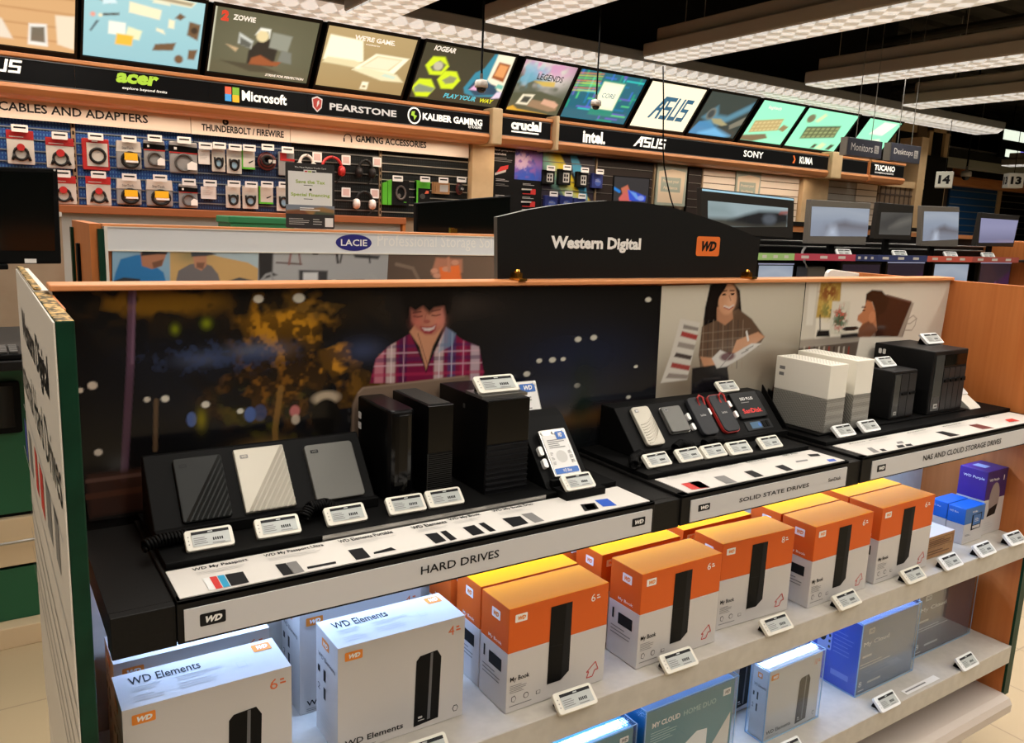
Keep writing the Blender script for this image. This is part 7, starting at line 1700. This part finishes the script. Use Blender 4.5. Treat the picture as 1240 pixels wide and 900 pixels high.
# ------------------------------------------------------------------ goods hanging on the panels
GY = PY - .035
GF = wallY(GY)
REDH = mat('pack_red', (176, 36, 36), .45); POLY = mat('pack_pearl_bag', (206, 202, 194), .35); CLR = mat('pack_smoky_bag', (150, 150, 150), .25); YEL = mat('pack_yellow_sticker', (236, 184, 32), .45)
CABK = mat('pack_cable_black', (34, 34, 34), .5); GRE = mat('pack_lime', (84, 176, 44), .45); BLP = mat('pack_pale_blue', (150, 184, 206), .4)
def pack(kind, x0, y0, x1, y1, label, group):
    a = GF.px(x0, y1); b = GF.px(x1, y0)
    # the printed corner points run along the sloping row: level them
    xm, ym = (x0 + x1) / 2, (y0 + y1) / 2
    ct = GF.px(xm, ym); hw = (GF.px(x1, ym)[0] - GF.px(x0, ym)[0]) / 2; hh = (GF.px(xm, y0)[1] - GF.px(xm, y1)[1]) / 2
    hw *= .97
    f = Fr((ct[0] - hw, GY, ct[1] - hh)); W, H = hw * 2, hh * 2
    r = thing('cable_pack' if kind not in ('greenbox', 'blackbox', 'cards') else 'boxed_accessory', label, 'packaged goods', (ct[0], GY, ct[1] - hh), group=group)
    def ring(u, v, rad, th, m=CABK, rv=None):
        mb = MB().tube([f.P(u + rad * math.cos(t), v + (rv or rad) * math.sin(t), .006) for t in [2 * math.pi * i / 18 for i in range(18)]], th, m, 6, closed=True)
        return mb
    PK = MB()
    hook = MB().tube([(ct[0], PY, ct[1] + hh * .93), (ct[0], GY - .03, ct[1] + hh * .93)], .003, STEEL, 6)
    lbm = MB(); lf = Fr((ct[0] - .045, GY - .032, ct[1] + hh * .88)); lbm.prism(lf, rrect(0, 0, .09, .045, .004, 2), -.003, 0, WHITE); lbm.quad(lf, .012, .022, .078, .032, INK, .0006)
    if kind == 'red':
        PK.prism(f, rrect(0, 0, W, H, .006, 2), -.012, 0, POLY); PK.build('bag', r, .003)
        MB().prism(f, [(0, H * .74), (W, H * .74), (W, H), (0, H)], -.0125, .002, REDH).lines(f, W * .1, H * .78, W * .9, H * .83, 1, INKL, .0026, .5).build('header_card', r)
        mb = ring(W * .5, H * .32, W * .26, .008); mb.tube([f.P(W * .26, H * .3, .006), f.P(W * .18, H * .12, .006)], .009, CABK, 6).tube([f.P(W * .74, H * .3, .006), f.P(W * .84, H * .12, .006)], .009, CABK, 6); mb.build('cable', r, smooth=True)
        MB().poly(f, disc(W * .5, H * .5, W * .15), REDH, .018).build('sticker', r)
    elif kind == 'redall':
        PK.prism(f, rrect(0, 0, W, H, .006, 2), -.03, -.001, REDH); PK.build('bag', r, .003)
        MB().prism(f, [(W * .16, H * .12), (W * .94, H * .12), (W * .94, H * .86), (W * .16, H * .86)], -.001, .002, POLY).build('window', r)
        ring(W * .56, H * .46, W * .28, .009).build('cable', r, smooth=True); MB().lines(f, W * .36, H * .88, W * .7, H * .95, 1, INKW, .001, .6).build('print', r)
    elif kind == 'star':
        PK.prism(f, rrect(0, 0, W, H, .01, 3), -.03, 0, CLR); PK.build('bag', r, .01)
        mb = MB().prism(f, [(0, H * .62), (W, H * .62), (W * .96, H), (W * .04, H)], -.032, .003, POLY); mb.text(f, 'StarTech', W * .22, H * .7, W * .68, H * .8, INKG, .004, bold=.01); mb.build('header_card', r)
        ring(W * .54, H * .33, W * .33, .01, rv=H * .26).build('cable', r, smooth=True)
        MB().prism(f, [(W * .3, H * .32), (W * .82, H * .32), (W * .82, H * .58), (W * .3, H * .58)], .014, .02, YEL).prism(f, [(W * .34, H * .24), (W * .84, H * .24), (W * .84, H * .32), (W * .34, H * .32)], .014, .019, INKW).build('sticker', r)
    elif kind == 'blackhdr':
        PK.prism(f, rrect(0, 0, W, H, .01, 3), -.025, 0, CLR); PK.build('bag', r, .008)
        MB().prism(f, [(0, H * .68), (W, H * .66), (W, H * .84), (0, H * .88)], -.026, .002, BLK2).quad(f, 0, H * .63, W, H * .665, REDH, .003).quad(f, W * .16, H * .74, W * .26, H * .82, INKW, .003).build('header_card', r)
        ring(W * .5, H * .34, W * .3, .009, mat('pack_cable_grey', (84, 84, 84), .5)).build('cable', r, smooth=True)
        MB().prism(f, [(W * .6, H * .12), (W * .95, H * .12), (W * .95, H * .34), (W * .76, H * .4), (W * .6, H * .3)], .012, .018, INKW).build('sticker', r)
    elif kind == 'white':
        PK.prism(f, rrect(0, 0, W, H, .005, 2), -.012, 0, POLY); PK.build('bag', r, .003)
        mb = ring(W * .5, H * .36, W * .27, .008, rv=H * .2); mb.tube([f.P(W * .22, H * .4, .006), f.P(W * .2, H * .6, .006)], .007, CABK, 6).tube([f.P(W * .78, H * .4, .006), f.P(W * .8, H * .6, .006)], .007, CABK, 6); mb.build('cable', r, smooth=True)
        MB().poly(f, disc(W * .5, H * .36, W * .18, H * .13), BLP, .002).lines(f, W * .1, H * .76, W * .9, H * .8, 1, INKL, .001).build('print', r)
    elif kind == 'cards':
        for k in range(3): PK.prism(f, rrect(W * .05 * (2 - k), 0, W * (.85 + .05 * (2 - k)), H * .92, .004, 2), -.02 + k * .008, -.014 + k * .008, WHITE if k == 2 else POLY)
        PK.lines(f, W * .1, H * .3, W * .75, H * .7, 4, INKL, .0032, .3); PK.build('cards', r)
    elif kind == 'green':
        PK.prism(f, rrect(0, 0, W, H, .004, 2), -.03, 0, POLY); PK.build('box', r, .002)
        MB().prism(f, [(0, 0), (W, 0), (W, H * .1), (W * .1, H * .1), (W * .1, H), (0, H)], -.031, .002, GRE).poly(f, [(W * .5, H * .36), (W * .9, H * .5), (W * .8, H * .4), (W * .55, H * .3)], INK, .002).build('green_trim', r)
    elif kind == 'coilred':
        mb = MB()
        for k in range(4):
            mb.tube([f.P(W * .5 + W * (.4 - .05 * k) * math.cos(t), H * (.42 + .02 * k) + H * (.36 - .05 * k) * math.sin(t), .004 * k) for t in [2 * math.pi * i / 20 for i in range(20)]], .014, CABK if k % 2 else mat('cable_dark_red', (96, 30, 30), .5), 6, closed=True)
        mb.build('cable_coil', r, smooth=True)
        MB().prism(f, [(W * .55, H * .34), (W * .92, H * .34), (W * .92, H * .5), (W * .55, H * .5)], .02, .024, INKL).build('sticker', r)
    elif kind == 'clearred':
        PK.prism(f, rrect(0, 0, W, H, .008, 2), -.02, 0, CLR); PK.build('bag', r, .006)
        MB().prism(f, [(W * .1, H * .62), (W, H * .62), (W, H * .72), (W * .5, H * .72), (W * .5, H * .94), (W * .1, H * .94)], .0, .004, REDH).build('red_card', r)
    elif kind == 'greenbox':
        PK.prism(f, rrect(W * .34, 0, W, H, .003, 2), -.05, 0, MATTE); PK.build('box', r)
        MB().prism(f, [(0, 0), (W * .18, 0), (W * .18, H * .9), (0, H * .86)], -.05, .0, GRE).prism(f, [(W * .2, 0), (W * .335, 0), (W * .335, H), (W * .2, H * .94)], -.05, .0, GRE).build('green_sides', r)
        mb = MB().tube([f.P(W * .68 + W * .17 * math.cos(t), H * .5 + H * .26 * math.sin(t), .004) for t in [2 * math.pi * i / 16 for i in range(16)]], .008, mat('headset_grey', (96, 88, 84), .5), 6, closed=True)
        mb.poly(f, disc(W * .62, H * .38, W * .06, H * .09), mat('headset_grey', (96, 88, 84)), .003); mb.lines(f, W * .8, H * .1, W * .96, H * .16, 1, GRE, .001, .6); mb.build('print', r)
    elif kind == 'greentop':
        PK.prism(f, rrect(0, 0, W, H, .003, 2), -.05, 0, MATTE); PK.build('box', r)
        MB().prism(f, [(0, H * .66), (W, H * .66), (W, H), (0, H)], -.051, .001, GRE).prism(f, [(0, 0), (W * .12, 0), (W * .12, H * .66), (0, H * .66)], -.051, .001, GRE).poly(f, [(W * .6, H * .42), (W * .9, H * .44), (W * .9, H * .56), (W * .7, H * .56)], mat('print_coral', (220, 100, 70), .5), .002).poly(f, disc(W * .45, H * .3, W * .2, H * .12), GREYS, .002).build('print', r)
    elif kind == 'brown':
        for k in range(3): PK.prism(f, rrect(W * .08 * k, 0, W * (.84 + .08 * k), H, .004, 2), -.03 + k * .01, -.022 + k * .01, KRAFT)
        PK.build('boxes', r); MB().quad(f, W * .4, H * .2, W * .9, H * .8, INKL, -.0012).build('print', r)
    elif kind == 'blackbox':
        PK.prism(f, rrect(0, 0, W, H, .004, 2), -.04, 0, MATTE); PK.build('box', r, .002)
        mb = MB().prism(f, rrect(W * .36, H * .16, W * .86, H * .78, .004, 2), 0, .001, INKL)
        for k in range(4): mb.poly(f, rrect(W * (.42 + .2 * (k % 2)), H * (.24 + .26 * (k // 2)), W * (.56 + .2 * (k % 2)), H * (.42 + .26 * (k // 2)), .002, 2), INK, .0016)
        mb.build('print', r)
    elif kind == 'bluebox':
        PK.prism(f, rrect(0, 0, W, H, .004, 2), -.04, 0, mat('pack_indigo', (44, 54, 120), .4)); PK.build('box', r, .002); MB().poly(f, disc(W * .55, H * .4, W * .3, H * .26), mat('pack_indigo_light', (70, 96, 176), .4), .001).lines(f, W * .3, H * .4, W * .8, H * .6, 2, INKL, .002, .3).build('print', r)
    hook.build('hook', r); lbm.build('price_label', r)
gB = 'bagged cables on the blue pegboard'; gN = 'packs on the navy pegboard'; gK = 'goods on the black panels'; gI = 'boxes under the intel logo'
for k in (('red', 8, 158, 42, 199, 'red-topped cable pack, leftmost of the upper row', gB), ('red', 55.5, 167, 90.5, 204, 'red-topped cable pack left of the slotted upright, upper row', gB), ('redall', 99.5, 168, 133, 206, 'all-red cable pack right of the slotted upright', gB),
          ('red', 60, 213, 93, 247, 'red-topped cable pack half hidden by the dark monitor, lower row', gB), ('red', 104, 214, 135, 249, 'red-topped cable pack right of the slotted upright, lower row', gB),
          ('star', 140.6, 171, 172, 205, 'clear cable bag with a yellow sticker in the upper row', gB), ('blackhdr', 174, 170, 200.5, 204, 'smaller clear bag with a black and red band, upper row', gB), ('blackhdr', 205, 172, 240, 210, 'larger clear bag with a black and red band, upper row', gB),
          ('cards', 240, 180, 256, 199, 'stack of white cards on a hook, upper row', gN), ('white', 256.5, 179, 273, 208, 'white cable pack with a blue disc, left one of the upper pair', gN), ('white', 274.5, 181, 293, 210.5, 'white cable pack with a blue disc, right one of the upper pair', gN),
          ('star', 141, 217, 172, 248, 'clear cable bag with a yellow sticker, left one of the lower row', gB), ('star', 177, 218, 210, 250, 'clear cable bag with a yellow sticker, right one of the lower row', gB), ('blackhdr', 216.5, 223, 240, 252, 'clear bag with a black band, lower row', gB),
          ('cards', 243, 225, 264, 241, 'stack of white cards on a hook, lower row', gN), ('white', 273.5, 225, 291.5, 252, 'white cable pack in the lower row, left one of the pair', gN), ('white', 293.5, 226, 313, 253, 'white cable pack in the lower row, right one of the pair', gN),
          ('green', 292.5, 182, 309, 205, 'white pack with a lime green edge, upper row', gN), ('coilred', 311, 181, 335, 206, 'coil of black and dark red cable, upper row', gN), ('clearred', 337, 184, 357, 213, 'clear bag with a red card beside the sale card', gN),
          ('green', 313.5, 226, 331, 247, 'white pack with a lime green edge, lower row', gN), ('white', 335, 226, 352, 256, 'white cable pack half hidden behind the sale card', gN),
          ('greenbox', 463, 218, 496, 248.5, 'pair of boxes with lime green sides and a headset picture', gK), ('greentop', 504, 219, 521, 246, 'black box with a lime green top above the dark screen', gK), ('brown', 524.5, 221, 545, 235, 'row of three small brown boxes on a hook', gK), ('coilred', 553, 220, 560, 235, 'tiny dark pack right of the brown boxes', gK),
          ('blackbox', 656.5, 206, 672, 223, 'black box with a white square print, left one of three', gI), ('blackbox', 676.5, 205, 691.5, 224, 'black box with a white square print, middle one of three', gI), ('blackbox', 698.5, 208, 712, 227, 'black box with a white square print, right one of three', gI), ('bluebox', 717, 210, 730, 228, 'indigo box right of the three black boxes', gI),
          ('bluebox', 660, 237, 675.5, 253, 'indigo box in the lower row above the header, left one', gI), ('bluebox', 678, 237, 693.5, 253, 'indigo box in the lower row above the header, middle one', gI), ('bluebox', 695, 240, 709, 252, 'indigo box in the lower row above the header, right one', gI)):
    pack(*k)
def headset(label, x, y, w, h, m, cup, chord=None):
    c = GF.px(x, y); W = (GF.px(x + w / 2, y)[0] - GF.px(x - w / 2, y)[0]) / 2; H = GF.px(x, y - h / 2)[1] - c[1]
    r = thing('headset', label, 'headset', (c[0], GY, c[1]), group='headsets on the black pegboard')
    MB().tube([(c[0] + W * math.cos(t), GY - .02, c[1] + H * .9 * math.sin(t)) for t in [math.pi * (i / 14) for i in range(15)]], .011, m, 8).build('headband', r, smooth=True)
    for s in (-1, 1): MB().lathe((c[0] + s * W, GY - .02, c[1] - H * .25), [(0, -.02), (.035, -.018), (.042, 0), (.035, .018), (0, .02)], cup, 14, (1, 0, 0)).build('ear_cup', r, smooth=True)
    MB().tube([(c[0], PY, c[1] + H * .93), (c[0], GY - .05, c[1] + H * .93)], .004, STEEL, 6).build('hook', r)
    MB().tube([(c[0] + W, GY - .02, c[1] - H * .3), (c[0] + W * .8, GY - .03, c[1] - H * 1.0), (c[0] + W * .3, GY - .03, c[1] - H * 1.3)], .005, CABK, 6).build('cord', r, smooth=True)
headset('white headset partly behind the sale card', 370, 200, 17, 26, mat('headset_white', (220, 214, 208), .4), mat('headset_white', (220, 214, 208)))
headset('red headset right of the sale card', 401, 203, 23, 28, mat('headset_red', (186, 44, 44), .4), mat('headset_red', (186, 44, 44)))
headset('black headset, upper one right of the red headset', 441.5, 206, 16, 26, CABK, mat('headset_dark', (40, 38, 38), .4))
headset('black headset with white ear cups, lower row', 440, 244, 19, 26, CABK, mat('headset_white', (220, 214, 208)))
for k, (x, y, lb) in enumerate(((383, 190.5, 'small framed price card between the white and red headsets'), (418, 194, 'small framed price card right of the red headset'), (455.5, 196.5, 'small framed price card left of the slotted upright, upper row'), (418, 233, 'small framed price card, lower row left'), (452.5, 234.5, 'small framed price card left of the slotted upright, lower row'))):
    c = GF.px(x, y); s = .036
    r = thing('price_card', lb, 'price card', (c[0], GY - .02, c[1]), group='framed price cards among the headsets')
    f = Fr((c[0] - s, GY - .02, c[1] - s)); MB().prism(f, rrect(0, 0, 2 * s, 2 * s, .004, 2), -.004, 0, WHITE).quad(f, .01, .012, 2 * s - .01, 2 * s - .01, mat('card_pink', (206, 176, 170), .5), .0008).build('card', r)
    MB().tube([(c[0], PY, c[1]), (c[0], GY - .016, c[1])], .003, STEEL, 6).build('arm', r)

# ------------------------------------------------------------------ hanging signs, cameras, cable
def hang_sign(label, q, t, Y):
    f = wallY(Y); p = [f.px(*k) for k in q]
    u0 = (p[0][0] + p[3][0]) / 2; u1 = (p[1][0] + p[2][0]) / 2; v0 = (p[0][1] + p[1][1]) / 2; v1 = (p[2][1] + p[3][1]) / 2
    r = thing('hanging_sign', label, 'sign', ((u0 + u1) / 2, Y, v0), group='hanging department signs')
    MB().prism(f, [(u0, v0), (u1, v0), (u1, v1), (u0, v1)], -.06, 0, mat('sign_slate', (66, 68, 80), .4, emit=.03)).build('panel', r, .004)
    MB().prism(f, [(u0 - .012, v0), (u0 - .001, v0), (u0 - .001, v1), (u0 - .012, v1)], -.062, .002, STEEL).build('end_cap', r)
    W, H = u1 - u0, v1 - v0
    mb = MB().text(f, t, u0 + W * .1, v0 + H * .3, u0 + W * .72, v0 + H * .72, INKW, .002, bold=.0); mb.poly(f, rrect(u0 + W * .77, v0 + H * .28, u0 + W * .9, v0 + H * .72, .004, 2), INKL, .002); mb.lines(f, u0 + W * .79, v0 + H * .32, u0 + W * .88, v0 + H * .66, 3, INKG, .003); mb.build('lettering', r)
    MB().tube([(u0 + W * .3, Y + .03, v1), (u0 + W * .3, Y + .03, ZC - .061)], .0035, STEEL, 6).tube([(u0 + W * .75, Y + .03, v1), (u0 + W * .75, Y + .03, ZC - .061)], .0035, STEEL, 6).build('hanger', r)
hang_sign('slate hanging sign reading Monitors', [(1025.5, 187.5), (1067, 193), (1069, 171.5), (1027, 166)], 'Monitors', 4.3)
hang_sign('slate hanging sign reading Desktops', [(1077.5, 194), (1113.5, 199), (1116, 177.5), (1080, 172.5)], 'Desktops', 4.3)
def dome(label, x, y, Y, s, ring=False):
    p = onY(x, y, Y)
    r = thing('dome_camera', label, 'security camera', p, group='dome cameras on ceiling rods')
    MB().tube([(p.x, p.y, p.z), (p.x, p.y, ZC - .061)], s * .16, BLK2, 8).tube([(p.x, p.y, p.z + s * .0), (p.x, p.y, p.z + s * .9)], s * .22, mat('camera_collar', (90, 88, 86), .4), 10).build('rod', r)
    MB().lathe(p, [(s * .25, s * .1), (s * .8, -s * .05), (s * .95, -s * .35), (s * .95, -s * 1.0), (s * .7, -s * 1.1)], mat('camera_grey', (190, 184, 176), .4), 20).build('body', r, smooth=True)
    MB().lathe((p.x, p.y, p.z - s * 1.1), [(s * .7, 0), (s * .66, -s * .3), (s * .4, -s * .58), (0, -s * .66)], mat('camera_dome_smoked', (26, 26, 28), .08), 20).build('dome', r, smooth=True)
dome('grey dome camera on a black rod in front of the yellow hexagon advert', 583, 97, 4.4, .042)
dome('grey dome camera on a black rod in front of the processor advert', 722, 121, 4.4, .036)
dome('white dome camera on a long rod at the right, beside the number 14', 1170.5, 207, 6.5, .075)
p = onY(803, 82, 5.24); q_ = [onY(*k) for k in ((803, 80, 5.24), (803.5, 120, 5.24), (803, 180, 5.24), (804, 200, 5.24), (808, 222, 5.24), (812, 240, 5.24), (816, 252, 5.3))]
tag(MB().tube(q_, .006, BLK2, 6).build('hanging_cable', None, smooth=True), 'thin black cable hanging from the ceiling light in front of the ASUS advert', 'cable')

# ------------------------------------------------------------------ far part of the shop at the right
FX = 9.0
f9 = wallY(FX); fb = wallY(FX - .65)
def fp(x, y): return f9.px(x, y)
struct(MB().box(10.6, X1, FX + .05, FX + .25, 0, fp(1140, 183)[1] - .1, mat('far_wall_brown', (70, 54, 42), .6)).build('trim_2'))
a = fb.px(1112, 194); b = fb.px(1260, 194); zb = fb.px(1180, 195)[1]; zt2 = fb.px(1180, 184)[1]
r = thing('ceiling_beam', 'long dark beam with a pale lower edge crossing the far right', 'beam', ((a[0] + b[0]) / 2, FX - .3, zb))
MB().box(a[0], 23.9, FX - .7, FX - .5, zb, zt2, mat('beam_dark', (40, 40, 36), .5)).build('beam', r); MB().box(a[0], 23.9, FX - .72, FX - .5, zb - .15, zb - .001, mat('beam_pale_edge', (168, 168, 150), .5)).build('lower_edge', r); MB().box(a[0], 23.9, FX - .72, FX - .5, zt2 + .001, zt2 + .03, STEEL).build('upper_edge', r)
MB().tube([(a[0] + 2, FX - .6, zt2 + .03), (a[0] + 2, FX - .6, ZC - .061)], .01, STEEL, 6).tube([(a[0] + 5, FX - .6, zt2 + .03), (a[0] + 5, FX - .6, ZC - .061)], .01, STEEL, 6).build('hangers', r)
r = thing('slat_panel', 'blue slat panel far away below the number 14', 'wall panel', (17, FX, 1.5), group='wall panels behind the goods')
a = fp(1143, 290); b = fp(1208, 231)
MB().box(a[0], b[0], FX, FX + .04, .8, b[1], mat('far_slat_blue', (20, 76, 130), .5)).build('board', r)
mb = MB()
for k in range(12): mb.box(a[0], b[0], FX - .015, FX, .95 + k * .135, .968 + k * .135, RAIL)
mb.build('rails', r)
r = thing('slat_panel', 'black slat panel at the far right edge', 'wall panel', (19.5, FX, 1.5), group='wall panels behind the goods')
MB().box(b[0] + .15, 23.8, FX, FX + .04, .8, b[1], BLK2).build('board', r)
mb = MB()
for k in range(12): mb.box(b[0] + .15, 23.8, FX - .015, FX, .95 + k * .135, .965 + k * .135, RAILD)
mb.build('rails', r)
tag(MB().box(b[0], b[0] + .145, FX - .03, FX + .04, .3, b[1], PIL).build('column'), 'thin beige upright between the far blue and black slat panels', 'column')
tag(MB().box(fp(1131, 240)[0], fp(1139, 240)[0], FX - .06, FX + .04, 0, fp(1136, 206)[1], PIL).build('column'), 'beige column left of the far blue slat panel', 'column')
MBX = MB().box(fp(1118, 250)[0], fp(1130, 250)[0], FX, FX + .04, .9, fp(1125, 215)[1], mat('far_slat_blue', (20, 76, 130))); tag(MBX.build('slat_panel'), 'narrow blue panel between the end frame and the far beige column', 'wall panel', 'wall panels behind the goods')
r = thing('wood_soffit', 'far wood soffit with a black panel between the numbers 14 and 13', 'soffit', (17, FX, 2.5))
MB().box(fp(1136, 220)[0], 23.8, FX - .2, FX + .045, b[1] + .001, b[1] + .16, WOODX).build('lower_board', r, .02)
MB().box(fp(1158, 215)[0], fp(1207, 215)[0], FX - .25, FX - .21, b[1] + .18, b[1] + .48, BAND).build('panel', r); MB().box(fp(1155, 215)[0], fp(1213, 215)[0], FX - .208, FX + .045, b[1] + .161, b[1] + .5, WOODX).build('surround', r)
wf = wallY(7.6)
a = wf.px(1120.5, 188); b = wf.px(1150, 158)
r = thing('window_frame', 'beige door-like frame with dark panes above the beam, near the hanging Desktops sign', 'frame', ((a[0] + b[0]) / 2, 7.6, a[1]))
mb = MB()
for q in ((a[0], a[0] + .1, a[1], b[1]), (b[0] - .14, b[0], a[1], b[1]), (a[0], b[0], b[1] - .06, b[1]), (a[0] - 1.0, a[0] - .9, a[1], b[1]), (a[0] - .9, a[0] - .1, b[1] - .12, b[1])): mb.box(q[0], q[1], 7.57, 7.65, q[2], q[3], PIL)
mb.box(a[0] - .36, a[0] - .12, 7.55, 7.68, a[1], b[1], mat('frame_brown', (112, 92, 70), .6)); mb.build('frame', r)
MB().box(a[0] - .9, b[0] - .14, 7.62, 7.64, a[1], b[1] - .06, mat('dark_pane', (14, 13, 12), .3)).build('panes', r)
MB().box(a[0] - .9, b[0], 7.56, 7.66, 0, a[1] - .001, DKWALL).build('base', r)
def cube_sign(label, x, y, t, rz, D):
    p = onY(x, y, D); s = .09
    r = thing('number_sign', label, 'sign', (0, 0, 0), group='hanging till number cubes')
    r.location = p; r.rotation_euler = (0, 0, rz)
    w = mat('number_white', (206, 204, 194), .5, emit=.05)
    MB().box(-s, s, -s, s, -s, s, w).build('cube', r, .004, local=True)
    for o_, u_ in (((0, -s, 0), (1, 0, 0)), ((-s, 0, 0), (0, -1, 0))):
        f = Fr(o_, u_, (0, 0, 1)); MB().text(f, t, -s * .68, -s * .55, s * .68, s * .55, INK, .002, bold=.05).build('number', r, local=True)
    MB().tube([(0, 0, s), (0, 0, ZC - .061 - p.z)], .004, BLK2, 6).build('hanger', r, local=True)
cube_sign('hanging white cube with the number 14', 1143.5, 218, '14', math.radians(-62), 5.4)
cube_sign('hanging white cube with the number 13 at the right edge', 1227, 219, '13', math.radians(-44), 5.4)
f8 = wallY(8.2)
a = f8.px(1210, 190); b = f8.px(1262, 164)
r = thing('lit_advert', 'small bright screen high at the right edge', 'lit advert', ((a[0] + b[0]) / 2, 8.2, a[1]))
H = b[1] - a[1]
MB().box(a[0], b[0] + .3, 8.2, 8.26, a[1], b[1], mat('advert_box_black', (16, 16, 16))).build('casing', r)
f = Fr((a[0], 8.2, a[1])); mb = MB().quad(f, .04, H * .62, b[0] - a[0], H * .98, em_('lit_pale_strip', (240, 250, 230), 1.0), .002).quad(f, .2, H * .04, (b[0] - a[0]) * .5, H * .3, em_('lit_pale_strip', (240, 250, 230)), .002).quad(f, (b[0] - a[0]) * .5, H * .04, b[0] - a[0], H * .3, em_('lit_lilac_strip', (130, 120, 226), 1.0), .002); mb.build('screen', r)
MB().tube([(a[0] + .4, 8.23, b[1]), (a[0] + .4, 8.23, ZC - .061)], .01, BLK2, 6).build('hanger', r)
